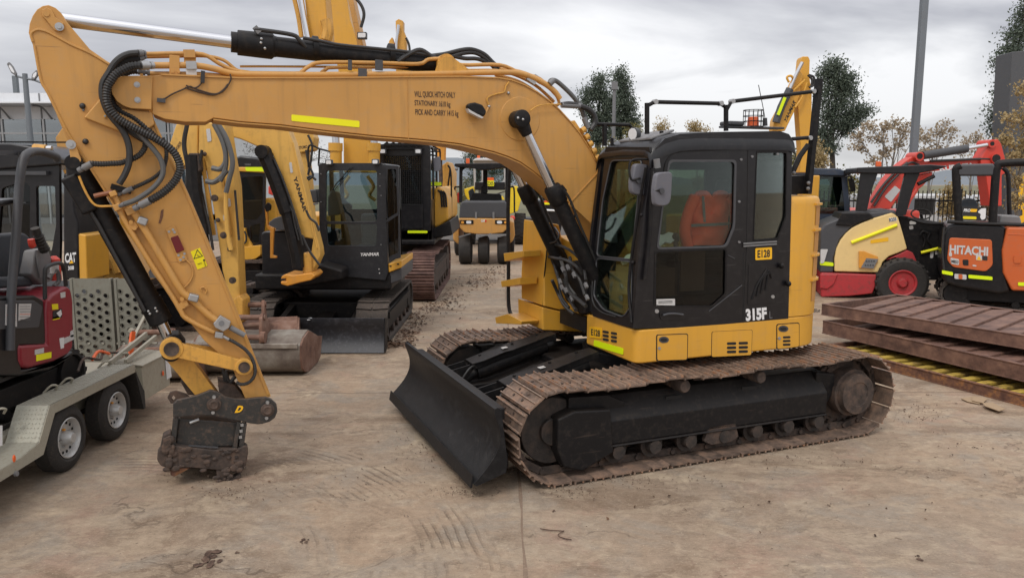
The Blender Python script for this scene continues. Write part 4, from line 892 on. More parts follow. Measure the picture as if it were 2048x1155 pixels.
# hoses at the boom foot
for px, r, m in (([(1092, 500), (1096, 490), (1110, 489), (1128, 494), (1150, 508), (1166, 530), (1172, 560)], .014, rubc), ([(1093, 512), (1112, 516), (1132, 520), (1150, 530), (1165, 548)], .016, rubc),
              ([(1108, 516), (1112, 540), (1124, 575), (1140, 600), (1152, 620)], .018, rubc), ([(1098, 490), (1104, 520), (1116, 550), (1122, 590), (1138, 615)], .014, rubc),
              ([(1120, 515), (1130, 545), (1136, 570), (1150, 590)], .018, hoseg), ([(1140, 515), (1146, 540), (1160, 560), (1170, 590)], .018, rubc), ([(1150, 430), (1140, 450), (1138, 470), (1150, 490)], .012, rubc),
              ([(1110, 455), (1118, 470), (1112, 482), (1100, 486)], .010, rubc), ([(1128, 560), (1140, 585), (1158, 600), (1172, 612)], .02, rubc), ([(1104, 560), (1118, 590), (1130, 612), (1148, 628)], .018, rubc)):
    MB().tube([EF.X(u, v, -.88 + random.uniform(-.08, .05)) for u, v in px], r, 8).o('foot_hose', m, EX)
for (u, v) in ((1124, 534), (1134, 530), (1146, 545), (1118, 558), (1122, 570), (1130, 576), (1142, 592), (1172, 590), (1170, 566)):
    MB().bar(EF.X(u, v, -.94), EF.X(u + 4, v + 9, -.94), .026, .026).o('hose_fitting', mgrey, EX)
MB().prism(EF.XS([(1112, 530), (1150, 520), (1180, 560), (1184, 625), (1160, 630), (1130, 600)], -.80), (.1, 0, 0)).o('valve_bank', blkm, EX, bevel=.02)

# ---- stick
SN, SF_ = -.08, .26
st_px = [(57, 66), (59, 48), (65, 32), (74, 19), (85, 12), (97, 10), (111, 16), (122, 26), (132, 42), (152, 66), (180, 99), (225, 130), (262, 170), (300, 225), (339, 305), (378, 390), (416, 480), (468, 605), (510, 712), (542, 792), (520, 800), (490, 796), (466, 738), (440, 709), (409, 681), (357, 615), (305, 546), (263, 470), (222, 401), (194, 352), (166, 322), (146, 292), (133, 277), (120, 246), (107, 215), (94, 187), (83, 170), (75, 130), (66, 92)]
stk = MB().prism(EF.YS(st_px, SN), (0, SF_ - SN, 0)).o('stick', yel, EX, bevel=.006)
def srib(px, nm='edge_rib', r=.011): return MB().tube(EF.YS(px, SN - .001), r, 6, k=3).o(nm, yel, stk)
srib([(66, 84), (62, 68), (72, 60), (82, 60), (100, 66), (140, 88), (180, 106), (224, 132)])
srib([(69, 92), (82, 160), (96, 186), (133, 260), (170, 318), (222, 400), (268, 474), (307, 542), (362, 618)])
srib([(303, 235), (335, 305), (376, 395), (412, 482), (462, 604), (504, 712), (536, 788)])
# nose pin and link
MB().prism(EF.YS([(84, 20), (93, 15), (103, 20), (110, 34), (127, 46), (128, 58), (118, 64), (108, 60), (92, 40), (84, 32)], SN - .02), (0, .019, 0)).o('pin_keeper', yel, stk, bevel=.004)
MB().lathe(EF.Y(119, 54, SN - .02), (0, -1, 0), [(0, .030), (.01, .030), (.01, .016), (.022, .016)], 16).o('keeper_bolt', steel, stk)
MB().lathe(EF.Y(93, 28, SN - .02), (0, -1, 0), [(0, .02), (.006, .02)], 16).o('pin_end', yel, stk)
# bucket cylinder pivot link
MB().lathe(EF.Y(149, 326, SN), (0, -1, 0), [(0, .062), (.05, .062), (.05, .045), (.056, .045)], 24).o('cylinder_pivot', blkm, stk)
lk = MB(); lk.prism(EF.YS([(137, 285), (142, 279), (150, 283), (158, 308), (163, 320), (158, 330), (148, 332), (142, 325), (139, 305)], SN - .055), (0, .03, 0)); lk = lk.o('pivot_keeper', yel, stk, bevel=.006)
MB().lathe(EF.Y(142, 289, SN - .055), (0, -1, 0), [(0, .034), (.01, .034), (.01, .014), (.022, .014)], 18).o('keeper_bolt', steel, lk)
# raised bracket where boom tip meets
MB().prism([EF.Y(u, v, SN) for u, v in [(168, 236), (203, 195), (224, 215), (305, 225), (310, 250), (272, 277), (250, 268)]], (0, -.035, 0)).o('pivot_housing', yel, stk, bevel=.012)
oval(210, 232, 9, 9, SN - .04, 'grease_point', yelw, stk, .006)
MB().lathe(EF.Y(210, 232, SN - .04), (0, -1, 0), [(0, .008), (.01, .008)], 8).o('grease_nipple', steel, stk)
for (u, v) in ((165, 212), (171, 283)): MB().ball(EF.Y(u, v, SN - .01), .022, .02, .022).o('rubber_stop', rubc, stk)
MB().ball(EF.Y(167, 220, SN - .006), .010).o('stop_bolt', mgrey, stk)
MB().prism(EF.YS([(322, 421), (327, 418), (326, 432), (321, 447), (317, 446), (320, 434)], SN - .001), (0, -.004, 0)).o('rusty_scrape', old_rust, stk)
# marker lamp and warning sign
mk = MB().prism(EF.YS(rad_rect([(331, 458), (350, 451), (375, 518), (358, 526)], 3), SN - .001), (0, -.015, 0)).o('marker_bracket', yel, stk, bevel=.003)
MB().prism(EF.YS(rad_rect([(341, 475), (356, 470), (369, 499), (353, 506)], 2), SN - .016), (0, -.016, 0)).o('marker_lens', redm, mk, bevel=.003)
for (u, v) in ((338, 463), (346, 459), (349, 464), (357, 510), (369, 507), (367, 514), (361, 519)): MB().lathe(EF.Y(u, v, SN - .016), (0, -1, 0), [(0, .010), (.006, .010)], 10).o('rivet', steel, mk)
pipe([(372, 519), (382, 530), (386, 548), (378, 565), (368, 575)], SN - .01, .006, yel, 'lamp_wire', stk)
ws = plate(EF, 'Y', SN - .001, [(381, 503), (400, 495), (415, 531), (395, 539)], 'warning_sign', warn_y, stk, .003, 1)
tri = EF.YS([(394.5, 498), (387, 518), (406, 512)], SN - .0055)
cc = sum(tri, Vector()) / 3
MB().prism(tri, (0, -.001, 0), [[cc + (p - cc) * .78 for p in tri]]).o('sign_symbol', ink, ws)
MB().bar(EF.Y(394, 509, SN - .006), EF.Y(399, 512, SN - .006), .012, .002).o('sign_symbol', ink, ws)
MB().bar(EF.Y(395, 528, SN - .006), EF.Y(403, 525, SN - .006), .008, .002).o('sign_symbol', ink, ws); MB().ball(EF.Y(408, 520, SN - .006), .008, .002, .008).o('sign_symbol', ink, ws); MB().bar(EF.Y(408, 522, SN - .006), EF.Y(411, 532, SN - .006), .014, .002).o('sign_symbol', ink, ws)
MB().prism(EF.YS([(406, 614), (419, 612), (421, 618), (408, 620)], SN), (0, -.006, 0)).o('cast_tag', yel, stk); pipe([(403, 582), (401, 576), (408, 574), (413, 580), (411, 587)], SN - .01, .006, yel, 'lifting_eye', stk)
# pipes down the stick
pipe([(262, 418), (278, 440), (300, 476), (330, 527), (360, 577), (372, 590), (386, 600), (402, 616), (420, 632), (434, 641)], SN - .05, .028, yel, parent=stk)
pipe([(236, 412), (243, 428), (262, 462), (300, 524), (345, 593), (362, 622), (370, 634), (390, 646), (408, 655), (428, 664)], SN - .035, .020, yel, parent=stk)
pipe([(226, 386), (236, 404), (250, 440), (258, 452)], SN - .03, .020, yel, parent=stk)
for (a, b, r, m) in (((258, 414), (265, 428), .035, yel), ((232, 408), (238, 420), .028, yel), ((224, 382), (229, 392), .026, yel)):
    MB().bar(EF.Y(*a, SN - .05), EF.Y(*b, SN - .05), r * 2, r * 2, (0, 1, 0)).o('pipe_elbow', m, stk, bevel=.006)
for (a, b, w) in (((276, 438), (295, 445), .085), ((377, 592), (397, 597), .085)):
    a, b = EF.Y(*a, SN - .06), EF.Y(*b, SN - .06); MB().bar(a, b, .06, w, (0, 1, 0)).o('pipe_clamp', steel, stk, bevel=.012)
for (u, v) in ((262, 444), (269, 456), (364, 597), (372, 608)): MB().lathe(EF.Y(u, v, SN - .05), (0, -1, 0), [(0, .016), (.012, .016)], 10).o('clamp_bolt', yel, stk)
MB().bar(EF.Y(258, 455, SN - .02), EF.Y(274, 448, SN - .02), .05, .06, (0, 1, 0)).o('clamp_block', yel, stk); MB().bar(EF.Y(360, 612, SN - .02), EF.Y(376, 604, SN - .02), .05, .06, (0, 1, 0)).o('clamp_block', yel, stk)
cb = MB().prism(EF.YS([(426, 644), (440, 628), (461, 640), (458, 652), (446, 660), (430, 652)], SN - .02), (0, -.07, 0)).o('coupling_block', steel, stk, bevel=.006)
MB().lathe(EF.Y(443, 646, SN - .09), (0, -1, 0), [(0, .022), (.008, .022)], 14).o('port_cap', mgrey, cb)
MB().cyl(EF.Y(460, 654, SN - .05), EF.Y(489, 670, SN - .05), .022).o('hose_fitting', mgrey, stk)
MB().bar(EF.Y(430, 668, SN - .05), EF.Y(446, 670, SN - .05), .05, .05).o('tap_block', steel, stk, bevel=.005)
MB().cyl(EF.Y(446, 672, SN - .05), EF.Y(460, 680, SN - .05), .014).o('hose_fitting', steel, stk)
hose([(458, 678), (476, 688), (492, 700), (504, 716), (510, 736), (508, 752), (498, 764), (484, 768), (472, 764)], SN - .06, .016, rubc, .014, parent=stk)
# hoses looping from boom tip to stick (nearest first)
hose([(276, 106), (258, 108), (242, 115), (228, 128), (218, 145), (206, 165), (204, 187), (208, 205), (215, 222), (228, 240), (242, 256), (252, 274), (258, 294), (259, 313), (257, 330), (249, 350), (238, 368)], -.20, .024, nm='loop_hose')
hose([(281, 131), (262, 133), (248, 139), (234, 147), (224, 159), (215, 175), (213, 194), (216, 210), (225, 225), (238, 238), (256, 249), (277, 260), (298, 270), (316, 280), (333, 291), (348, 305), (357, 322), (360, 335), (358, 346), (351, 360), (339, 374), (322, 388), (300, 401)], -.24, .033, rubc, .020, nm='loop_hose')
hose([(278, 117), (255, 120), (236, 130), (222, 148), (212, 170), (210, 195), (216, 214), (232, 236), (260, 262), (288, 280)], -.15, .026, nm='loop_hose')
hose([(275, 142), (258, 144), (240, 156), (228, 172), (222, 190), (226, 208), (240, 222), (270, 238), (298, 262), (318, 282)], -.10, .026, rubc, .02, nm='loop_hose')
hose([(183, 327), (202, 328), (222, 327), (240, 326), (256, 321), (271, 315), (281, 308), (289, 297), (291, 287), (289, 270)], -.17, .024, rubc, .018, nm='loop_hose')
hose([(262, 252), (278, 266), (294, 284), (308, 300), (319, 315), (325, 330), (326, 345), (321, 358), (312, 370), (300, 381), (287, 390), (268, 401), (248, 408)], -.21, .020, hoseg, nm='loop_hose')
hose([(325, 275), (331, 291), (333, 308), (331, 324), (326, 338), (316, 349), (302, 359), (284, 368), (266, 376)], -.14, .017, rubc, .014, nm='loop_hose')
for a, b, r, y in (((184, 327), (157, 341), .026, -.17), ((266, 376), (233, 390), .020, -.14), ((250, 407), (240, 412), .018, -.21), ((300, 401), (268, 417), .030, -.24), ((281, 131), (307, 131), .034, -.22), ((276, 106), (290, 106), .025, -.18), ((278, 117), (292, 113), .022, -.14), ((276, 143), (300, 146), .024, -.10)):
    A_, B2 = EF.Y(*a, y), EF.Y(*b, (y - .05) / 1.6 if b[0] > 285 else y + .04)
    MB().lathe(A_, B2 - A_, [(0, r), ((B2 - A_).length * .6, r), ((B2 - A_).length * .6, r * .6), ((B2 - A_).length * .75, r * .6), ((B2 - A_).length * .75, r * .85), ((B2 - A_).length, r * .8)], 12).o('hose_fitting', mgrey if r < .033 else steel, EX)
MB().bar(EF.Y(222, 372, -.12), EF.Y(262, 383, -.10), .05, .04).o('hose_clamp', blkm, stk)
MB().tube(EF.YS([(188, 392), (200, 389), (215, 386), (226, 382)], -.1), .017).o('copper_pipe', paint('copper_pipe', (0.30, 0.11, 0.05, 1), .5, dirt=.4), stk)
hose([(158, 352), (166, 372), (176, 392), (186, 406), (198, 412), (222, 412), (234, 414)], -.13, .009, yelw, nm='bleed_pipe')
# bucket cylinder
a, b, c_, d_ = EF.Y(150, 326, MID), EF.Y(168, 362, MID), EF.Y(322, 642, MID), EF.Y(344, 692, MID)
bc_ = MB().cyl(b, c_, .085, n=28).o('bucket_cylinder', blkm, EX)
dv = (c_ - b).normalized()
MB().lathe(a, dv, [(0, .07), (.05, .09), (.12, .098), (.30, .098), (.32, .085)], 28).o('cylinder_head', blkm, bc_)
MB().lathe(c_ - dv * .20, dv, [(0, .086), (.0, .092), (.20, .094), (.20, .07), (.215, .07)], 28).o('cylinder_gland', blkm, bc_)
MB().cyl(c_, d_, .046, n=24).o('cylinder_rod', chrome, bc_)
for (u, v) in ((297, 622), (311, 616), (300, 627), (314, 622)): MB().ball(EF.Y(u, v, MID - .095), .011).o('gland_bolt', steel, bc_)
# guarded pipe run beside it
gp = MB().bar(EF.Y(138, 352, .02), EF.Y(182, 424, .02), .12, .13, (0, 1, 0)).o('pipe_guard', blkm, bc_, bevel=.02)
MB().tube([EF.Y(182, 424, .0), EF.Y(196, 446, .0), EF.Y(290, 622, .0)], .015, smooth=False).o('cylinder_pipe', rubc, bc_)
# bucket linkage
J1, J2, J3, J4 = (343, 697), (488, 733), (428, 808), (535, 819)
LY = -.16
def link(A_, B2, rA, rB, wA, wB, y, th, mat, nm):
    A_, B2 = EF.Y(*A_, y), EF.Y(*B2, y); d = (B2 - A_).normalized(); n_ = Vector((-d.z, 0, d.x)); mb = MB()
    mb.prism([A_ + n_ * wA, B2 + n_ * wB, B2 - n_ * wB, A_ - n_ * wA], (0, th, 0)); mb.lathe(A_ + Vector((0, -.008, 0)), (0, 1, 0), [(0, rA), (th + .016, rA)], 28); mb.lathe(B2 + Vector((0, -.008, 0)), (0, 1, 0), [(0, rB), (th + .016, rB)], 28)
    o_ = mb.o(nm, mat, EX, bevel=.005)
    for P_, r in ((A_, rA), (B2, rB)): MB().lathe(P_ + Vector((0, -.014, 0)), (0, -1, 0), [(0, r * .66), (.008, r * .66), (.008, r * .58), (.003, r * .5)], 22).o('pin', mudrust, o_)
    return o_
for y, th in ((LY, .05), (.29, .05)): link(J1, J2, .088, .07, .062, .048, y, th, yelw, 'side_link')
link((348, 704), J3, .07, .06, .085, .07, .0, .18, yelw, 'bucket_link')
MB().lathe(EF.Y(343, 697, MID) + Vector((0, -.16, 0)), (0, 1, 0), [(0, .075), (.32, .075)], 24).o('rod_eye', blkm, bc_)
MB().prism(EF.YS([(325, 690), (330, 678), (345, 668), (358, 668), (372, 688), (360, 700), (330, 706)], .0), (0, .2, 0)).o('rod_clevis', blkm, bc_, bevel=.01)
MB().prism(EF.YS([(372, 686), (440, 697), (440, 712), (372, 700)], .05), (0, .03, 0)).o('cross_bar', yelw, EX)
for px, r in (([(452, 740), (456, 760), (470, 775), (480, 790)], .018), ([(446, 736), (450, 770), (440, 790), (448, 800)], .014), ([(470, 752), (455, 775), (460, 795), (470, 805)], .016), ([(438, 770), (452, 786), (468, 790), (486, 800)], .013)): hose(px, .05, r)
MB().prism(EF.YS([(436, 762), (470, 770), (492, 798), (440, 798)], .0), (0, .2, 0)).o('hitch_gearbox', mudrust, EX, bevel=.01)
# quick hitch
HY = -.165
hp = [(346, 834), (346, 808), (354, 800), (372, 796), (395, 790), (411, 784), (420, 780), (428, 781), (439, 785), (451, 793), (470, 797), (491, 798), (515, 795), (532, 794), (543, 798), (553, 807), (555, 822), (550, 835), (539, 843), (525, 847), (515, 848), (500, 846), (479, 841), (460, 837), (439, 833), (415, 830), (396, 830)]
hb_m = paint('hitch_black', (0.03, 0.028, 0.026, 1), 0.5, dirt=0.95, dust=(0.13, 0.085, 0.06, 1), bump=.3, scale=4)
hitch = bpy.data.objects.new('quick_hitch', None); COL.objects.link(hitch); hitch.parent = EX
for y in (HY, .29): hpl = MB().prism(EF.YS(hp, HY if y < 0 else .30), (0, .045, 0)).o('side_plate', hb_m, hitch, bevel=.006)
for (u, v) in (J3, (535, 819)):
    MB().lathe(EF.Y(u, v, HY), (0, -1, 0), [(0, .058), (.012, .056), (.014, .04), (.03, .035), (.03, .025), (.026, .02)], 24).o('hitch_pin', mudrust, hitch, bevel=.003)
    for s_ in (-15, 16): MB().lathe(EF.Y(u + (-2 if s_ > 0 else 0), v + s_, HY), (0, -1, 0), [(0, .016), (.014, .014)], 8).o('pin_bolt', steel, hitch)
oval(475, 817, 24, 20, HY - .002, 'badge', ink, hitch, .002)
word(EF, 'Y', HY - .004, 'D', (469, 825), (485, 824), (471, 811), plate_y, hitch, .06, .35)
body = [(354, 832), (400, 830), (450, 836), (491, 846), (492, 862), (487, 892), (420, 898), (348, 898), (349, 870)]
MB().prism(EF.YS([(356, 834), (484, 844), (479, 893), (350, 897)], -.10), (0, .38, 0)).o('hitch_body', hb_m, hitch, bevel=.02)
MB().lathe(EF.Y(362, 866, .04), EF.Y(476, 872, .04) - EF.Y(362, 866, .04), [(0, .10), (.01, .12), (.42, .12), (.43, .10)], 28).o('tilt_cylinder', hb_m, hitch)
for (px) in ([(346, 836), (357, 835), (350, 898), (340, 898)], [(474, 843), (482, 844), (474, 898), (465, 897)], [(484, 845), (494, 847), (488, 893), (478, 892)]): MB().prism(EF.YS(px, -.15), (0, .05, 0)).o('cheek_plate', hb_m, hitch, bevel=.005)
for (u, v) in ((484, 849), (482, 861), (481, 873)): MB().box(*(lambda p: (p.x - .012, p.x + .012, p.y - .008, p.y, p.z - .012, p.z + .012))(EF.Y(u, v, -.15))).o('cheek_bolt', steel, hitch)
MB().cyl(EF.Y(380, 845, -.12), EF.Y(398, 838, -.12), .012).o('grease_fitting', steel, hitch)
MB().bar(EF.Y(377, 890, -.14), EF.Y(436, 894, -.14), .012, .012).o('body_rib', dgrey, hitch)
lower = [(326, 870), (342, 862), (346, 890), (420, 899), (470, 899), (490, 890), (496, 893), (496, 907), (492, 930), (485, 941), (460, 942), (427, 939), (380, 935), (338, 936), (322, 932), (314, 920), (315, 905), (320, 898)]
MB().prism(EF.YS(lower, -.16), (0, .10, 0)).o('hook_frame', mudrust, hitch, bevel=.012)
MB().prism(EF.YS(lower, .22), (0, .10, 0)).o('hook_frame', mudrust, hitch, bevel=.012)
MB().prism(EF.YS([(330, 905), (480, 905), (480, 935), (335, 930)], -.10), (0, .36, 0)).o('hook_core', mudrust, hitch)
jaw = [(432, 938), (435, 961), (447, 971), (460, 973), (471, 972), (481, 961), (483, 950), (475, 950), (468, 955), (458, 955), (454, 948), (458, 944), (478, 946), (482, 938)]
for y in (-.15, .20): MB().prism(EF.YS(jaw, y), (0, .09, 0)).o('hook_jaw', mudrust, hitch, bevel=.008)
MB().prism(EF.YS([(340, 935), (381, 935), (362, 946), (349, 953), (341, 950)], -.15), (0, .1, 0)).o('hook_claw', old_rust, hitch, bevel=.008)
for k in range(4): MB().prism(EF.YS([(326 + 2 * k, 878 + 6 * k), (340, 872 + 6 * k), (342, 880 + 6 * k), (326 + 2 * k, 886 + 6 * k)], -.19), (0, .06, 0)).o('rack_tooth', mudrust, hitch)
# dump link bracket at the back of the hitch
MB().prism(EF.YS([(335, 795), (340, 785), (352, 782), (372, 788), (384, 798), (360, 806), (342, 806)], .10), (0, .04, 0), [EF.YS([(342, 796), (347, 790), (352, 796), (347, 802)], .10)]).o('safety_bar', mudrust, hitch)
MB().prism(EF.YS([(362, 715), (376, 712), (372, 742), (380, 768), (400, 790), (376, 790), (362, 765)], .25), (0, .05, 0)).o('side_link_far', mudrust, EX, bevel=.01)

# mud caked on the hitch hooks
rm_ = random.Random(3); mc = MB()
for k in range(46):
    u = rm_.choice([rm_.uniform(332, 490), rm_.uniform(436, 480)]); v = rm_.uniform(896, 940) if u < 430 or rm_.random() < .6 else rm_.uniform(938, 968)
    p = EF.Y(u, v, -.165); r = rm_.uniform(.010, .030); mc.ball(p, r * rm_.uniform(.8, 1.6), r * .5, r * rm_.uniform(.6, 1.1), 8, 5)
for k in range(14):
    p = EF.Y(rm_.uniform(328, 345), rm_.uniform(870, 928), -.17); r = rm_.uniform(.014, .032); mc.ball(p, r, r * .7, r * 1.2, 8, 5)
tag(mc.o('caked_mud', mudrust, hitch, smooth=30), kind='stuff')

# ------------------------------------------------------------------ trailer on the left
TF = Frame(-3.83, 6.29, 90)        # local x = away from camera, local y = leftwards
TL = thing('plant_trailer', TF, 'galvanised tandem axle plant trailer with perforated loading ramps carrying a maroon mini excavator', 'trailer')
def wheel(parent, c, ax, r, w, rim_m, hub=.5, nm='wheel', tyre_m=None, holes=0, tread=0):
    """c on the outer face, ax points outwards"""
    c, ax = Vector(c), Vector(ax).normalized(); tm = tyre_m or rub
    t = MB().lathe(c, -ax, [(0.02, r * hub), (-.005, r * (hub + .12)), (0, r * .86), (.02 * r / .3, r * .96), (w * .18, r), (w * .82, r), (w - .02, r * .95), (w, r * .8), (w, r * hub)], 40, False).o(nm, tm, parent, smooth=30)
    if tread:
        mb = MB(); e1 = ax.orthogonal().normalized(); e2 = ax.cross(e1)
        for k in range(tread):
            a = 2 * math.pi * k / tread; d = e1 * math.cos(a) + e2 * math.sin(a); q = e1 * -math.sin(a) + e2 * math.cos(a)
            for s_ in (0, 1):
                b0 = c - ax * (w * (.02 + .46 * s_)) + d * r * .985 + q * (.03 * s_); b1 = c - ax * (w * (.50 + .46 * s_)) + d * r * .985 + q * (.10 * r * (1 if s_ else -1) + .03 * s_)
                mb.bar(b0, b1, r * .075, r * .07, d)
        mb.o('tyre_tread', tm, t)
    rm = MB().lathe(c, -ax, [(.005, r * (hub + .03)), (0, r * hub), (.012, r * (hub - .04)), (.05, r * (hub - .08)), (.055, r * .22), (.01, r * .2), (-.03, r * .14), (-.03, 0.001)], 36, False).o('rim', rim_m, t, smooth=30)
    if holes:
        e1 = ax.orthogonal().normalized(); e2 = ax.cross(e1)
        for k in range(holes):
            a = 2 * math.pi * k / holes; p = c - ax * .049 + (e1 * math.cos(a) + e2 * math.sin(a)) * r * (hub - .14)
            MB().cyl(p, p + ax * .003, r * .045, n=10).o('rim_hole', dark, rm)
        for k in range(5):
            a = 2 * math.pi * (k + .3) / 5; p = c - ax * .05 + (e1 * math.cos(a) + e2 * math.sin(a)) * r * .27
            MB().cyl(p, p + ax * .02, r * .04, n=6).o('wheel_nut', amber if k % 2 else steel, rm)
    return t
for x in (.185, 1.0): wheel(TL, (x, 0.0, .29), (0, -1, 0), .29, .19, silverw, .58, holes=14)
for x in (.185, 1.0): wheel(TL, (x, 1.95, .29), (0, 1, 0), .29, .19, mgrey, .58)
MB().cyl((.185, .1, .29), (.185, 1.9, .29), .04).o('axle', blkm, TL); MB().cyl((1.0, .1, .29), (1.0, 1.9, .29), .04).o('axle', blkm, TL)
# mudguard: chequer-plate strip folded over both wheels
def yz(u, v, y): p = TF.Y(u, v, y); return (p.x, p.z)
g0 = [(-3.2, .34), (-.55, .36), (-.30, .40), (-.12, .655), (1.32, .655), (1.48, .36)]
top_m = paint('chequer_plate', (0.38, 0.37, 0.31, 1), 0.5, metal=.2, dirt=.5, dust=(.2, .15, .1, 1), scale=7)
gd = MB(); gd.sheet([[(x, -.03, z) for x, z in g0], [(x, .24, z) for x, z in g0]], (0, 0, .012)); gd = gd.o('mudguard', top_m, TL, smooth=20)
sk = MB(); sk.prism([(x, -.035, z + .012) for x, z in g0[:-1]] + [(1.33, -.035, .585), (-.06, -.035, .585), (-.26, -.035, .30), (-3.2, -.035, .22)], (0, .012, 0)); sk.o('mudguard_skirt', galv, gd)
dm = MB()       # raised chequer lozenges
for i in range(60):
    for j in range(9):
        x = -.1 + i * .024; y = -.02 + j * .028; a = .6 if (i + j) % 2 else -.6
        dm.bar((x - .008 * math.cos(a), y - .008 * math.sin(a), .669), (x + .008 * math.cos(a), y + .008 * math.sin(a), .669), .004, .003)
for i in range(8):
    for j in range(9):
        t = i / 8; x = -.30 + .18 * t; z = .412 + .255 * t; y = -.02 + j * .028; a = .6 if (i + j) % 2 else -.6
        dm.bar((x - .005 * math.cos(a), y - .008 * math.sin(a), z), (x + .005 * math.cos(a), y + .008 * math.sin(a), z + .008), .004, .003)
tag(dm.o('chequer_lozenges', top_m, gd), kind='stuff')
MB().prism([(1.33, -.03, .60), (1.50, -.03, .34), (1.50, -.03, .16), (1.46, -.03, .16)], (0, .25, 0)).o('mudflap', rub, TL)
# chassis, deck and side rails
MB().box(-3.2, 2.3, .26, .32, .34, .46).o('chassis_rail', galv, TL, bevel=.005); MB().box(-3.2, 2.3, 1.62, 1.68, .34, .46).o('chassis_rail', galv, TL, bevel=.005)
MB().box(-3.2, 2.3, .32, 1.62, .42, .455).o('deck', galv, TL)
MB().tube([(-3.2, .27, .66), (-1.2, .27, .68), (-.35, .27, .69)], .02, smooth=False).o('side_rail', galv, TL)
MB().box(-3.2, -.38, .25, .28, .46, .66).o('side_board', galv, TL)
MB().box(1.5, 2.12, -.02, .26, .24, .60).o('toolbox', galv, TL, bevel=.008)
MB().prism([(1.48, -.04, .605), (2.14, -.04, .605), (2.14, .28, .63), (1.48, .28, .63)], (0, 0, .012)).o('toolbox_lid', galv, TL)
MB().bar((1.30, .20, .685), (2.2, .25, .80), .03, .05).o('lifting_bar', galv, TL); MB().bar((1.45, .12, .665), (2.25, .17, .76), .03, .04).o('lifting_bar', galv, TL)
for k in range(5): MB().prism([(2.02 + .02 * k, -.026 - .002, .56 - .01 * k), (2.035 + .02 * k, -.028, .56), (2.05 + .025 * k, -.028, .33), (2.03 + .025 * k, -.028, .32)], (0, .003, 0)).o('torn_tape', white, TL)
for (x, z) in ((1.93, .42), (-.62, .40)): MB().ball((x, -.035, z), .018, .008, .03).o('marker_light', orange, TL)
MB().cyl((-.62, -.05, .28), (-.62, -.03, .28), .02).o('reflector', mgrey, TL)
wp = MB().prism(TF.YS([(-40, 850), (5, 850), (5, 890), (-40, 902)], -.05), (0, .003, 0)).o('sticker', white, TL)
for x in (-.42, .28, .52, 1.18, 1.55): MB().tube([(x, .26, .66), (x + .02, .20, .72), (x + .06, .17, .71), (x + .08, .20, .67)], .010).o('tie_down_ring', galv, TL)
# ramps with round holes
def ramp(y0, y1, nm='loading_ramp'):
    x = 3.30; z0, z1 = .22, 1.285; w = y1 - y0; holes = []
    outer = [(x, y0 + .03, z0), (x, y0, z0 + .05), (x, y0, z1 - .03), (x, y0 + .03, z1), (x, y1 - .03, z1), (x, y1, z1 - .03), (x, y1, z0 + .05), (x, y1 - .03, z0)]
    nc = 5 if w > .45 else 4; nr = 8
    for i in range(nc):
        for j in range(nr):
            cy_ = y0 + w * (.16 + .68 * i / (nc - 1)); cz = z0 + .09 + (z1 - z0 - .2) * (j + .5 * (i % 2)) / nr
            holes.append([(x, cy_ + .028 * math.cos(2 * math.pi * k / 12), cz + .028 * math.sin(2 * math.pi * k / 12)) for k in range(12)])
    o_ = MB().prism(outer, (.006, 0, 0), holes).o(nm, ramp_m, TL)
    for a in (y0, y1 - .035): MB().box(x - .012, x + .06, a, a + .035, z0, z1).o('ramp_edge', ramp_m, o_, bevel=.006)
    fl = MB()
    for h in holes: 
        c = sum((Vector(p) for p in h), Vector()) / 12
        q_ = [c + Vector((-.008, .030 * math.cos(2 * math.pi * k / 12), .030 * math.sin(2 * math.pi * k / 12))) for k in range(12)]; fl.prism([p + (p - c) * .12 for p in q_], (.007, 0, 0), [h and [c + (Vector(p) - c) + Vector((-.008, 0, 0)) for p in h]])
    tag(fl.o('hole_collars', ramp_m, o_), kind='stuff')
ramp(.73, 1.14); ramp(1.17, 1.69)
MB().cyl((3.33, .66, .45), (3.33, 1.7, .45), .02).o('ramp_hinge', galv, TL)
MB().bar((2.25, .5, .6), (3.3, .70, .95), .03, .03).o('ramp_stay', galv, TL)
MB().bar((2.4, .55, .5), (2.45, .52, .78), .035, .05).o('load_strap', orange, TL); MB().bar((2.45, .52, .78), (2.46, .56, .80), .05, .04).o('ratchet', galv, TL)
MB().tube([(.9, .30, .70), (1.1, .34, .78), (1.3, .30, .72), (1.5, .36, .74), (1.7, .3, .7)], .014, ribs=.03).o('tie_chain', mudrust, TL)
MB().tube([(1.2, .32, .74), (1.4, .36, .78), (1.55, .32, .72)], .018, ribs=.04).o('strap_end', orange, TL)

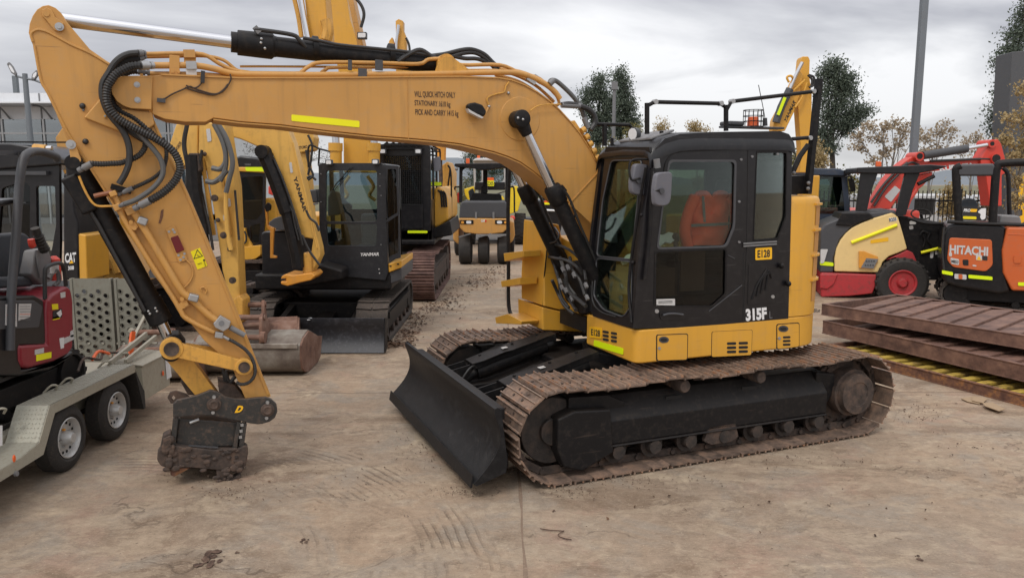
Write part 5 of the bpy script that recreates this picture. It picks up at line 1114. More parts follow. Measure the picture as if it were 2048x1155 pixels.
# ------------------------------------------------------------------ maroon mini excavator on the trailer
MF = Frame(-3.83, 6.29, 90, 0.455)
ME = thing('mini_excavator', MF, 'maroon and black open-canopy mini excavator standing on the galvanised trailer', 'excavator')
def P(u, v, y): return MF.Y(u, v, y)
def rubber_track(parent, F, x0, x1, y0, y1, zc, r, lugs=38, axis='x', mat=None, wheels=4, frame_m=None, zlift=0):
    """rubber crawler belt lying along local x between y0 and y1"""
    mt = mat or rub; pts = stadium(x0 + r, x1 - r, zc, r, 48); vs = []
    inner = stadium(x0 + r, x1 - r, zc, r * .86, 48)
    mb = MB(); n = len(pts)
    vs = [(x, y0, z) for x, z, _ in pts] + [(x, y1, z) for x, z, _ in pts] + [(x, y1, z) for x, z, _ in inner] + [(x, y0, z) for x, z, _ in inner]; fs = []
    for i in range(n):
        j = (i + 1) % n
        for a in range(4): fs.append((a * n + i, a * n + j, ((a + 1) % 4) * n + j, ((a + 1) % 4) * n + i))
    mb._add(vs, fs); tb_ = mb.o('crawler_belt', mt, parent)
    lg = MB()
    for x, z, t in stadium(x0 + r, x1 - r, zc, r, lugs):
        d = Vector((math.sin(t), 0, -math.cos(t))); tt = Vector((math.cos(t), 0, math.sin(t))); p = Vector((x, 0, z)) + d * .006; w = y1 - y0
        lg.bar(p + Vector((0, y0, 0)), p + Vector((0, y0 + w * .48, 0)) + tt * .02, .045, .024, d); lg.bar(p + Vector((0, y0 + w * .52, 0)) + tt * .02, p + Vector((0, y1, 0)), .045, .024, d)
    tag(lg.o('belt_lugs', mt, tb_), kind='stuff')
    fm = frame_m or blkm; m = .06 * (1 if y1 > y0 else -1)
    MB().box(x0 + r * 1.5, x1 - r * 1.5, y0 + m, y1 - m, zc - r * .45, zc + r * .45).o('track_frame', fm, parent, bevel=.01)
    for x in (x0 + r, x1 - r): MB().cyl((x, y0 + m * .4, zc), (x, y1 - m * .4, zc), r * .78, n=28).o('track_wheel', fm, parent, bevel=.006)
    for k in range(wheels):
        x = x0 + r * 1.7 + (x1 - x0 - r * 3.4) * k / max(wheels - 1, 1); MB().cyl((x, y0 + m * .3, zc - r * .6), (x, y1 - m * .3, zc - r * .6), r * .25, n=16).o('track_roller', fm, parent)
    return tb_
rubber_track(ME, MF, -.8, 1.15, .36, .62, .22, .21); rubber_track(ME, MF, -.8, 1.15, 1.30, 1.56, .22, .21)
MB().box(-.3, .7, .6, 1.35, .20, .42).o('undercarriage', blkm, ME, bevel=.02)
mar_px = [(95, 687), (94, 625), (96, 600), (105, 588), (120, 578), (134, 571), (143, 577), (147, 600), (148, 650), (147, 695), (138, 708), (110, 722), (60, 736), (45, 734), (40, 720), (39, 690)]
mz = MB().prism([P(u, v, .30) for u, v in mar_px], (0, .9, 0)).o('engine_cover', maroon, ME, bevel=.03, seg=3)
MB().prism([P(u, v, .32) for u, v in [(-80, 600), (70, 590), (88, 600), (92, 664), (92, 690), (40, 690), (44, 738), (110, 726), (147, 700), (147, 712), (100, 740), (40, 752), (-80, 750)]], (0, .95, 0)).o('body', blk, ME, bevel=.02)
MB().prism([P(u, v, .312) for u, v in rad_rect([(-30, 602), (68, 600), (86, 612), (78, 655), (-30, 660)], 4)], (0, .04, 0)).o('side_cover', dgrey, ME, bevel=.006)
for px in ([(12, 608), (34, 607), (34, 653), (11, 650)], [(38, 607), (63, 607), (60, 634), (37, 641)]):
    s_ = MB().prism([P(u, v, .306) for u, v in px], (0, .004, 0)).o('instruction_sticker', label_w, ME)
    for k in range(6): a = px[0][1] + 5 + k * 5.2; MB().prism([P(u, v, .3045) for u, v in [(px[0][0] + 2, a), (px[1][0] - 2, a), (px[1][0] - 2, a + 1), (px[0][0] + 2, a + 1)]], (0, .001, 0)).o('print_line', mgrey if k != 3 else orange, s_)
for px, m in (([(73, 709), (103, 703), (103, 715), (73, 722)], limey), ([(70, 699), (88, 695), (88, 705), (70, 709)], label_w), ([(119, 676), (128, 674), (128, 695), (122, 697)], white), ([(128, 676), (147, 668), (148, 678), (128, 688)], label_w), ([(141, 662), (147, 659), (148, 672), (141, 674)], label_w), ([(104, 608), (116, 607), (117, 618), (105, 619)], warn_y), ([(106, 622), (124, 617), (124, 634), (106, 638)], ink), ([(121, 585), (131, 583), (131, 594), (122, 596)], label_w), ([(106, 634), (120, 631), (120, 637), (106, 640)], warn_y)):
    MB().prism([P(u, v, .296) for u, v in px], (0, .003, 0)).o('sticker', m, ME)
sh = MB().prism([P(u, v, .294) for u, v in [(113, 626), (122, 619), (124, 628), (120, 634)]], (0, .002, 0)).o('sticker', white, ME)
# seat, levers, canopy posts
MB().prism([P(u, v, .75) for u, v in rad_rect([(-30, 470), (52, 464), (66, 478), (62, 515), (50, 555), (-30, 560)], 10)], (0, .12, 0)).o('seat_back', seat_m, ME, bevel=.04, seg=3)
MB().prism([P(u, v, .55) for u, v in [(-40, 556), (62, 552), (70, 572), (-40, 580)]], (0, .4, 0)).o('seat_cushion', seat_m, ME, bevel=.03)
MB().prism([P(u, v, .5) for u, v in [(62, 548), (72, 500), (96, 496), (106, 520), (108, 560), (84, 570)]], (0, .12, 0)).o('lever_console', mgrey, ME, bevel=.02)
MB().tube([P(74, 500, .48), P(76, 520, .48), P(82, 555, .48)], .014).o('lever', mgrey, ME); MB().tube([P(62, 478, .48), P(64, 488, .48), P(66, 492, .48)], .03).o('red_knob', redp, ME)
MB().tube([P(70, 456, .45), P(74, 468, .45)], .04).o('lever_grip', rub, ME); MB().tube([P(76, 470, .45), P(84, 490, .45), P(90, 500, .45)], .05, ribs=.03).o('lever_boot', rub, ME)
MB().tube([P(20, 700, .30), P(22, 600, .30), P(32, 470, .30), P(38, 380, .30), P(44, 330, .30), P(54, 308, .30), P(78, 303, .34), P(110, 312, .34), P(116, 320, .34)], .036, 12).o('canopy_post', dgrey, ME, smooth=60)
MB().tube([P(90, 598, .34), P(90, 545, .34), P(96, 532, .34), P(120, 526, .34), P(128, 540, .34), P(132, 572, .34)], .018).o('grab_handle', rubc, ME)
MB().lathe(P(112, 560, .5), (0, 0, 1), [(0, .05), (.2, .05), (.23, .02)], 16).o('fire_extinguisher', redp, ME)
MB().tube([P(96, 556, .42), P(112, 540, .40), P(118, 560, .40), P(108, 572, .42)], .02).o('cable_bundle', mgrey, ME)
MB().prism([P(u, v, .39) for u, v in [(104, 528), (118, 526), (118, 545), (104, 547)]], (0, .02, 0)).o('label_tag', label_w, ME)
MB().bar(P(-60, 305, .34), P(60, 306, .40), .05, .04).o('canopy_rail', dgrey, ME)
MB().prism([(-1.2, .34, 2.10 - .455 + .1), (.3, .34, 2.2 - .455 + .1), (.3, 1.5, 2.2 - .455 + .1), (-1.2, 1.5, 2.1 - .455 + .1)], (0, 0, .05)).o('canopy_roof', blk, ME, bevel=.02)
MB().tube([P(38, 305, .34), P(39, 320, .34)], .01).o('canopy_stay', rubc, ME)

# ------------------------------------------------------------------ generic traced solid in a frame facing the camera
def solid(F, px, y, d, name, mat, parent, bevel=.01, rad=0, holes=()):
    q = rad_rect(px, rad) if rad else px
    return MB().prism(F.YS(q, y), (0, d, 0), [F.YS(h, y) for h in holes]).o(name, mat, parent, bevel=bevel)
def glz(F, px, y, name, mat, parent): return MB().prism(F.YS(px, y), (0, .008, 0)).o(name, mat, parent)
def tubeF(F, px, y, r, name, mat, parent, ribs=0, sm=True, n=8): return MB().tube([F.Y(u, v, y) for u, v in px], r, n, smooth=sm, ribs=ribs).o(name, mat, parent, smooth=20 if ribs else 38)
def barF(F, a, b, y, w, h, name, mat, parent, bevel=0): return MB().bar(F.Y(*a, y), F.Y(*b, y), w, h, (0, 1, 0)).o(name, mat, parent, bevel=bevel)

# ------------------------------------------------------------------ CAT excavator with a black cab, far left
AF = Frame(-6.9, 10.6, 0)
AC = thing('excavator', AF, 'black-cabbed excavator marked 308 at the far left behind the maroon mini excavator', 'excavator')
ca_out = [(-120, 300), (-20, 291), (60, 290), (100, 298), (118, 318), (120, 480), (118, 560), (-120, 560)]
solid(AF, ca_out, 0, .06, 'cab', blk, AC, .02, holes=[rad_rect([(4, 376), (48, 362), (60, 372), (58, 560), (-10, 560)], 6), rad_rect([(72, 372), (110, 372), (112, 450), (100, 520), (74, 520)], 5)])
glz(AF, [(4, 376), (48, 362), (60, 372), (58, 560), (-10, 560)], .03, 'side_window', g_dark, AC); glz(AF, [(72, 372), (110, 372), (112, 450), (100, 520), (74, 520)], .03, 'rear_window', g_clear, AC)
solid(AF, [(-120, 284), (20, 286), (80, 296), (118, 316), (122, 330), (-120, 348)], -.05, 1.3, 'cab_roof', blk, AC, .03)
barF(AF, (-120, 346), (95, 346), -.03, .05, .07, 'roof_gutter', dgrey, AC)
barF(AF, (-120, 283), (190, 285), .3, .02, .02, 'roof_rail', blkm, AC)
barF(AF, (-40, 404), (52, 405), -.01, .012, .02, 'window_bar', dgrey, AC)
solid(AF, [(126, 346), (146, 350), (148, 420), (156, 445), (158, 560), (126, 560)], -.10, .7, 'counterweight', blk, AC, .03)
word(AF, 'Y', -.104, 'CAT', (130, 526), (152, 524), (130, 506), white, AC, .04); word(AF, 'Y', -.104, '308', (136, 540), (148, 539), (136, 532), white, AC, .03)
MB().prism(AF.YS([(138, 527), (147, 526), (143, 520)], -.107), (0, .001, 0)).o('logo_triangle', plate_y, AC)
solid(AF, [(154, 466), (172, 470), (175, 560), (158, 560)], -.08, .6, 'engine_door', yel2, AC, .02)
solid(AF, [(-40, 300), (118, 330), (118, 560), (-40, 560)], 1.2, .05, 'cab_far_side', blk, AC, .02, holes=[rad_rect([(-20, 376), (40, 376), (40, 500), (-20, 500)], 5), rad_rect([(66, 372), (114, 372), (114, 500), (66, 500)], 5)])
MB().box(-1.6, 1.0, .1, 1.8, .45, .9).o('platform', blkm, AC, bevel=.02)
rubber_track(AC, AF, -1.9, .9, .0, .4, .33, .32); rubber_track(AC, AF, -1.9, .9, 1.5, 1.9, .33, .32)
# knuckled yellow arm between cab and stick
tubeF(AF, [(68, 296), (92, 298)], -.3, .055, 'cylinder_end', yelw, AC); tubeF(AF, [(92, 296), (104, 296)], -.3, .03, 'cylinder_end', chrome, AC)

# excavator whose folded yellow arm shows left of the big stick
BF = Frame(-5.6, 12.2, 0)
BC = thing('excavator', BF, 'yellow excavator with folded arm behind the black bucket cylinder of the big excavator', 'excavator')
solid(BF, [(110, 275), (124, 255), (145, 275), (175, 330), (200, 420), (300, 560), (252, 560), (205, 500), (165, 430), (120, 330)], 0, .35, 'boom', yel, BC, .02)
solid(BF, [(172, 428), (190, 432), (205, 470), (222, 510), (232, 552), (215, 556), (178, 500)], -.1, .25, 'stick', yelw, BC, .02)
tubeF(BF, [(180, 470), (195, 500), (212, 540)], -.16, .10, 'arm_cylinder', yelw, BC); tubeF(BF, [(158, 432), (170, 445), (160, 470)], -.2, .03, 'arm_hose', rubc, BC)
tubeF(BF, [(188, 440), (210, 480), (235, 512)], -.2, .035, 'arm_hose', rub, BC); tubeF(BF, [(146, 432), (156, 440), (162, 452)], -.25, .05, 'arm_pin', mudrust, BC)
word(BF, 'Y', -.004, 'YANMAR', (190, 440), (206, 472), (195, 437), ink_b, BC, .02)
solid(BF, [(184, 545), (198, 540), (210, 545), (225, 540), (250, 545), (250, 556), (236, 562), (186, 562)], -.2, .3, 'arm_end', yelw, BC, .02)
solid(BF, [(236, 420), (300, 418), (310, 520), (262, 522), (240, 500)], .8, 1.2, 'engine_cover', yel2, BC, .04)
solid(BF, [(196, 520), (330, 522), (340, 640), (200, 640)], .9, 1.2, 'undercarriage', mudrust, BC, .03)
rubber_track(BC, BF, -.6, 2.2, .5, .95, .40, .38, mat=mudrust)
solid(BF, [(296, 545), (302, 533), (318, 530), (326, 540), (318, 556), (300, 556)], -.3, .05, 'grey_guard', mgrey, BC, .005)

# pale yellow excavator: arm comes down right beside the big stick, cab behind
CF = Frame(-4.4, 16.5, 0)
CC = thing('excavator', CF, 'pale yellow excavator with black dipper cylinder and yellow-roofed cab behind the big stick', 'excavator')
solid(CF, [(466, 316), (480, 311), (515, 315), (529, 322), (532, 344), (464, 344)], 0, 1.3, 'cab_roof', blk, CC, .05)
solid(CF, [(464, 342), (470, 334), (528, 334), (531, 346)], -.05, 1.4, 'roof_trim', yel2, CC, .02)
plate(CF, 'Y', -.055, [(490, 334), (528, 334), (529, 343), (492, 342)], 'reflective_panel', lime, CC, .004)
word(CF, 'Y', -.01, 'YANMAR', (489, 331), (502, 331), (489, 327), mgrey, CC, .02)
solid(CF, [(455, 344), (531, 344), (530, 440), (524, 500), (460, 496)], 0, .06, 'cab', blk, CC, .01, holes=[rad_rect([(458, 350), (472, 350), (474, 440), (458, 452)], 3), rad_rect([(484, 354), (526, 352), (525, 425), (512, 440), (486, 440)], 5), rad_rect([(500, 452), (521, 446), (518, 484), (503, 488)], 4)])
glz(CF, [(457, 350), (474, 350), (475, 440), (458, 455)], .03, 'windscreen', g_blue, CC); glz(CF, [(483, 353), (527, 351), (526, 440), (486, 441)], .03, 'door_window', g_dark, CC); glz(CF, [(499, 452), (522, 446), (519, 485), (503, 489)], .03, 'door_lower_window', g_dark, CC)
solid(CF, [(457, 350), (531, 350), (526, 500), (460, 500)], 1.2, .05, 'cab_far_side', cabin_in, CC, 0)
solid(CF, [(476, 456), (490, 456), (492, 470), (506, 494), (476, 496)], -.08, .1, 'door_sill', yel2, CC, .01); tubeF(CF, [(489, 462), (492, 470), (492, 482), (487, 488)], -.12, .02, 'grab_handle', rubc, CC)
solid(CF, [(464, 496), (521, 490), (521, 510), (510, 518), (468, 521)], -.1, 1.6, 'platform_skirt', yel2, CC, .04, rad=3)
solid(CF, [(529, 395), (552, 398), (560, 500), (521, 500), (520, 450)], .3, 1.4, 'engine_cover', yel2, CC, .05)
solid(CF, [(400, 521), (521, 518), (521, 545), (478, 552), (470, 600), (400, 600)], 0, 1.6, 'undercarriage', mudrust, CC, .03)
tc_ = MB(); 
for k in range(9): tc_.box(-1.0, .35, -.2 + .0, .3, .25 + .07 * k, .30 + .07 * k)
rubber_track(CC, Frame(-4.4, 16.5, 0), -2.4, .55, -.25, .35, .42, .40, mat=mudrust)
# its boom and dipper (much nearer)
DF = Frame(-3.75, 10.6, 0)
bm_px = [(333, 300), (350, 250), (395, 246), (440, 246), (446, 262), (455, 300), (463, 370), (470, 440), (474, 470), (478, 560), (484, 600), (478, 616), (470, 640), (460, 640), (446, 560), (430, 480), (412, 400), (398, 330), (375, 320), (345, 318)]
solid(CF, [(333, 305), (352, 248), (372, 246), (372, 330), (350, 340)], -4.4, .3, 'boom', yelp, CC, .02)
word(CF, 'Y', -4.41, 'DX80R', (351, 306), (364, 286), (347, 301), ink_b, CC, .01)
solid(CF, [(398, 244), (450, 246), (458, 300), (470, 372), (474, 450), (477, 540), (480, 600), (472, 618), (462, 610), (444, 540), (432, 450), (420, 380), (408, 320), (396, 306)], -6.2, .28, 'stick', yelp, CC, .02)
solid(CF, [(372, 246), (396, 246), (396, 310), (374, 310)], -6.1, .2, 'boom_end', yelp, CC, .02)
tubeF(CF, [(385, 310), (390, 380), (408, 470)], -6.3, .10, 'dipper_cylinder', blkm, CC, sm=False); tubeF(CF, [(408, 470), (416, 520), (424, 560)], -6.3, .06, 'dipper_cylinder', blkm, CC, sm=False)
for px in ([(428, 248), (442, 275), (450, 300), (452, 325), (448, 345), (440, 362)], [(436, 248), (452, 275), (462, 305), (465, 330), (458, 360), (452, 385)], [(424, 336), (440, 338), (450, 326), (452, 310)], [(412, 362), (428, 364), (444, 352), (454, 340)]): tubeF(CF, px, -6.4, .034, 'stick_hose', hoseg, CC)
tubeF(CF, [(452, 382), (452, 420), (456, 470), (462, 500)], -6.3, .03, 'stick_pipe', yelp, CC)
solid(CF, [(466, 598), (478, 590), (486, 600), (486, 640), (478, 650), (470, 640)], -6.3, .3, 'dipper_link', yelw, CC, .02)
for (u, v) in ((409, 308), (436, 440), (459, 498)): MB().ball(CF.Y(u, v, -6.25), .03).o('pin', mudrust, CC)
plate(CF, 'Y', -6.205, [(412, 258), (420, 257), (423, 282), (415, 284)], 'sticker', label_w, CC)
for px, r in (([(374, 250), (368, 290), (376, 340), (372, 400), (384, 450)], .03), ([(404, 300), (396, 350), (404, 400), (418, 450), (426, 500)], .02), ([(470, 380), (474, 430), (478, 480)], .016)): tubeF(CC_F if False else CF, px, -6.32, r, 'stick_hose', rub, CC)
barF(CF, (404, 316), (428, 470), -6.22, .05, .02, 'stick_rail', yelw, CC); barF(CF, (440, 330), (462, 470), -6.22, .03, .02, 'edge_rib', yelw, CC)
solid(CF, [(376, 306), (396, 306), (400, 340), (392, 352), (378, 348)], -6.35, .25, 'cylinder_clevis', mudrust, CC, .02)
for (u, v) in ((384, 316), (430, 396), (448, 470), (466, 560)): MB().lathe(CF.Y(u, v, -6.3), (0, -1, 0), [(0, .045), (.03, .045), (.03, .02), (.04, .02)], 14).o('pin_boss', mudrust, CC)
for px in ([(452, 398), (460, 396), (462, 412), (455, 414)], [(446, 430), (452, 429), (453, 440), (447, 441)]): plate(CF, 'Y', -6.205, px, 'sticker', label_w, CC)
for px in ([(290, 405), (300, 440), (316, 470), (326, 500)], [(180, 500), (196, 530), (210, 552)]): tubeF(BF, px, -.3, .03, 'arm_hose', rub, BC)
tubeF(BF, [(214, 506), (228, 522), (236, 545)], -.25, .07, 'bucket_link', yelw, BC)

# ------------------------------------------------------------------ rusty buckets in front of the black-cab digger
KF = Frame(-3.0, 9.6, 0)
def bucket(F, x0, x1, y0, zs, name, label, mats, parent=None):
    bt = thing(name, F, label, 'bucket', 'digging buckets left on the ground')
    # profile (y,z): shell curved, mouth facing away to the right-back
    prof = [(.62, .62 * zs), (.40, .72 * zs), (.12, .66 * zs), (.0, .56 * zs), (-.02, .36 * zs), (.02, .16 * zs), (.14, .04), (.34, .0), (.80, .02)]
    mb = MB(); rows = [[(x0, y0 + y, z) for y, z in prof], [(x1, y0 + y, z) for y, z in prof]]
    mb.sheet(rows, (0, .02, .012)); sh_ = mb.o('shell', mats[0], bt, smooth=50)
    for x in (x0, x1): MB().prism([(x, y0 + y, z) for y, z in prof] + [(x, y0 + .95, .06), (x, y0 + 1.08, .44 * zs), (x, y0 + .86, .50 * zs)], (.025 * (1 if x == x1 else -1), 0, 0)).o('side_plate', mats[1], bt, bevel=.004)
    MB().box(x0 + .02, x1 - .02, y0 - .035, y0 + .02, .52 * zs, .60 * zs).o('wear_strip', mats[2], bt, bevel=.008)
    for k in range(3): 
        xx = x0 + (x1 - x0) * (.2 + .3 * k)
        MB().prism([(xx, y0 + .78, -.0), (xx + .07, y0 + .78, 0), (xx + .06, y0 + 1.0, .03), (xx + .01, y0 + 1.0, .03)], (0, 0, .05)).o('bucket_tooth', mats[1], bt)
    xm = (x0 + x1) / 2 - .05
    for s_ in (-.22, .22):
        MB().prism([(xm + s_ - .02, y0 + .02, .55 * zs), (xm + s_ - .02, y0 + .06, 1.02 * zs), (xm + s_ - .02, y0 + .14, 1.10 * zs), (xm + s_ - .02, y0 + .24, 1.06 * zs), (xm + s_ - .02, y0 + .44, .70 * zs)], (.045, 0, 0)).o('lug_plate', mats[1], bt, bevel=.01)
    MB().cyl((xm - .26, y0 + .15, 1.02 * zs), (xm + .26, y0 + .15, 1.02 * zs), .035).o('upper_pin', mats[1], bt)
    MB().cyl((xm - .28, y0 + .03, .70 * zs), (xm + .28, y0 + .03, .70 * zs), .035).o('lower_pin', mats[1], bt)
    for s_ in (-.26, .26): MB().cyl((xm + s_ - .03, y0 + .03, .70 * zs), (xm + s_ + .03, y0 + .03, .70 * zs), .075).o('pin_boss', mats[1], bt)
    return bt
b1 = bucket(KF, -1.05, .30, 0.05, .74, 'bucket', 'wide mud-caked digging bucket lying in front of the small black-bladed digger', (bucket_m, bucket_r, bucket_m))
KF2 = Frame(-3.25, 10.35, 14)
b2 = bucket(KF2, -.90, .32, 0.0, .80, 'bucket', 'rusty brown bucket with upright pin lugs standing behind the wide muddy bucket', (bucket_r, bucket_r, bucket_m))
KF3 = Frame(-4.35, 9.3, 8)
b3 = bucket(KF3, -.5, .45, 0.0, .62, 'bucket', 'small worn bucket half hidden behind the quick hitch links', (bucket_m, bucket_r, bucket_r))

# ------------------------------------------------------------------ black and yellow midi excavator (centre left)
YF = Frame(-2.4, 11.0, 0)
YC = thing('excavator', YF, 'yellow-armed black-cabbed midi excavator with black dozer blade left of the aisle', 'excavator')
rubber_track(YC, YF, 0, 1, 0, 1, .4, .3) if False else None
def track_y(parent, F, x0, x1, y0, y1, zc, r, mat, lugs, steelshoes=False, sag=0):
    """crawler running along local y (away from the camera)"""
    G2 = [(y0, y1)]
    pts = stadium(y0 + r, y1 - r, zc, r, 60, sag); inner = stadium(y0 + r, y1 - r, zc, r * .86, 60, sag); n = 60
    vs = [(x0, a, z) for a, z, _ in pts] + [(x1, a, z) for a, z, _ in pts] + [(x1, a, z) for a, z, _ in inner] + [(x0, a, z) for a, z, _ in inner]; fs = []
    for i in range(n):
        j = (i + 1) % n
        for a in range(4): fs.append((a * n + i, a * n + j, ((a + 1) % 4) * n + j, ((a + 1) % 4) * n + i))
    mb = MB(); mb._add(vs, fs)
    if not steelshoes:
        tb_ = mb.o('crawler_belt', mat, parent); lg = MB()
        for a, z, t in stadium(y0 + r, y1 - r, zc, r, lugs, sag):
            d = Vector((0, math.sin(t), -math.cos(t))); tt = Vector((0, math.cos(t), math.sin(t))); p = Vector((0, a, z)) + d * .006; w = x1 - x0
            lg.bar(p + Vector((x0, 0, 0)), p + Vector((x0 + w * .48, 0, 0)) + tt * .02, .05, .03, d); lg.bar(p + Vector((x0 + w * .52, 0, 0)) + tt * .02, p + Vector((x1, 0, 0)), .05, .03, d)
        tag(lg.o('belt_lugs', mat, tb_), kind='stuff')
    else:
        tr = bpy.data.objects.new('track', None); COL.objects.link(tr); tr.parent = parent; tb_ = tr
        L = 2 * (y1 - y0 - 2 * r) + 2 * math.pi * r; base = None; w = x1 - x0
        for a, z, t in stadium(y0 + r, y1 - r, zc, r, lugs, sag):
            if base is None:
                ln = L / lugs * .96; q = MB(); q.box(-ln / 2, ln / 2, -w / 2, w / 2, 0, .02)
                for k in (-.42, 0, .42): q.box(ln * k - .012, ln * k + .012, -w / 2, w / 2, .02, .05)
                q.box(-.02, .02, -.10, -.05, .02, .026); q.box(-.02, .02, .05, .10, .02, .026)
                base = q.o('track_shoe', mat, tr); s = base
            else: s = dup(base, tr)
            ex = Vector((0, math.cos(t), math.sin(t))); ez = Vector((0, math.sin(t), -math.cos(t))); ey = ez.cross(ex)
            s.matrix_local = Matrix(((ex.x, ey.x, ez.x, (x0 + x1) / 2), (ex.y, ey.y, ez.y, a), (ex.z, ey.z, ez.z, z), (0, 0, 0, 1)))
    MB().box(x0 + .08, x1 - .04, y0 + r * 1.3, y1 - r * 1.3, zc - r * .5, zc + r * .45).o('track_frame', blkm if not steelshoes else mudrust, parent, bevel=.02)
    MB().bar(((x0 + x1) / 2 + (x1 - x0) * .42, y0 + r, zc + r * .25), ((x0 + x1) / 2 + (x1 - x0) * .42, y1 - r, zc + r * .3), .06, .10).o('frame_rail', blkm if not steelshoes else mudrust, parent)
    for a in (y0 + r, y1 - r): MB().cyl((x0 + .06, a, zc), (x1 - .03, a, zc), r * .75, n=28).o('track_wheel', blkm if not steelshoes else mudrust, parent)
    for k in range(6): a = y0 + r * 1.3 + (y1 - y0 - r * 2.6) * k / 5; MB().cyl((x0 + .06, a, zc - r * .62), (x1 - .03, a, zc - r * .62), r * .22, n=14).o('track_roller', mudrust, parent)
    return tb_
midrub = paint('dusty_track_rubber', (0.045, 0.038, 0.033, 1), 0.85, dirt=.8, dust=(0.15, 0.11, 0.085, 1), scale=6, bump=.3)
track_y(YC, YF, .02, .50, .62, 3.7, .33, .31, midrub, 46); track_y(YC, YF, -1.72, -1.24, .62, 3.7, .33, .31, midrub, 46)
MB().box(-1.25, .03, 1.2, 3.0, .28, .58).o('centre_frame', blkm, YC, bevel=.03)
rows = [[(x, .0 + .09 * math.sin(math.pi * min(t * 1.1, 1)) + .03 * t, .02 + .50 * t) for t in np.linspace(0, 1, 9)] for x in (-1.72, .545)]
yb = MB().sheet(rows, (0, .03, 0)).o('dozer_blade', paint('dusty_blade', (0.022, 0.023, 0.028, 1), .5, dirt=.7, dust=(.10, .10, .115, 1), scale=3), YC, smooth=60)
for x in (-1.74, .545): MB().prism([(x, -.01, .02), (x, .06, .52), (x, .2, .5), (x, .2, .05)], (.02, 0, 0)).o('blade_end_plate', blkm, yb)
MB().bar((-.52, .15, .2), (-.52, 1.5, .42), .24, .10).o('blade_arm', blkm, YC, bevel=.01); MB().bar((.0, .15, .25), (.0, 1.4, .5), .10, .16).o('blade_arm', blkm, YC, bevel=.01); MB().bar((-1.1, .15, .25), (-1.1, 1.4, .5), .10, .16).o('blade_arm', blkm, YC, bevel=.01)
plate(YF, 'Z', .5, [(614, 636), (624, 634), (624, 638), (614, 640)], 'sticker', white, yb)
cabp = [(637, 330), (645, 326), (762, 326), (771, 332), (775, 440), (776, 545), (770, 560), (640, 548)]
CY = .92
fr = solid(YF, cabp, CY, .07, 'cab', paint('cab_slate', (0.014, 0.015, 0.019, 1), .38, dirt=.25, scratch=.3, dust=(.10, .10, .10, 1), scale=2), YC, .012, holes=[rad_rect([(652, 341), (754, 341), (754, 443), (651, 443)], 6), rad_rect([(652, 448), (754, 448), (752, 491), (656, 491)], 5)])
slate = bpy.data.materials['cab_slate']
glz(YF, [(651, 340), (755, 340), (755, 444), (650, 444)], CY + .03, 'windscreen', g_blue, YC); glz(YF, [(651, 447), (755, 447), (753, 492), (655, 492)], CY + .03, 'lower_windscreen', g_blue, YC)
x0 = YF.Y(637, 400, CY).x; x1 = YF.Y(773, 400, CY).x; zt = YF.Y(700, 326, CY).z; zb = YF.Y(700, 555, CY).z
MB().box(x0, x1, CY, CY + 1.55, zt - .06, zt - .005).o('cab_roof', slate, YC, bevel=.03)
for xx in (x0, x1 - .06):
    for yy in (CY + .07, CY + .75, CY + 1.5): MB().box(xx, xx + .06, yy, yy + .06, zb, zt - .06).o('cab_pillar', slate, YC)
    MB().box(xx, xx + .05, CY + .13, CY + 1.5, zb, zb + .5).o('cab_side', slate, YC)
MB().box(x0, x1, CY + 1.5, CY + 1.55, zb, zb + 1.0).o('cab_rear', slate, YC)
MB().box(x0 + .4, x0 + .85, CY + .7, CY + 1.0, zb + .1, zb + .45).o('seat', seat_m, YC, bevel=.04); MB().box(x0 + .45, x0 + .85, CY + .95, CY + 1.1, zb + .35, zb + .95).o('seat_back', mgrey, YC, bevel=.05)
MB().prism([YF.Y(u, v, CY + .3) for u, v in [(655, 395), (662, 380), (684, 388), (688, 400), (702, 410), (702, 418), (676, 430), (655, 432)]], (0, .12, 0)).o('control_console', mgrey, YC, bevel=.02)
tubeF(YF, [(665, 380), (672, 368), (686, 352), (700, 336)], CY - .02, .008, 'wiper', blkm, YC, sm=False); tubeF(YF, [(668, 382), (680, 366), (694, 350), (706, 334)], CY - .03, .006, 'wiper', blkm, YC, sm=False)
for (u, v) in ((657, 325), (750, 324)):
    b_ = solid(YF, rad_rect([(u - 7, v - 6), (u + 7, v - 6), (u + 7, v + 5), (u - 7, v + 5)], 2), CY - .12, .09, 'work_lamp', dgrey, YC, .01); plate(YF, 'Y', CY - .12, [(u - 5, v - 4), (u + 5, v - 4), (u + 5, v + 3), (u - 5, v + 3)], 'lens', lamp_g, b_, .004)
word(YF, 'Y', CY - .004, 'YANMAR', (721, 512), (758, 511), (721, 505.5), white, YC, .03, .15)
for (u, v) in ((682, 537), (683, 548), (758, 538), (759, 546), (760, 372), (762, 391), (642, 348), (642, 404), (760, 348), (762, 489)): MB().ball(YF.Y(u, v, CY - .004), .010, .006, .010).o('bolt', label_w if v > 500 else mgrey, YC)
plate(YF, 'Y', CY - .003, [(681, 536), (686, 536), (686, 542), (681, 542)], 'sticker', white, YC)
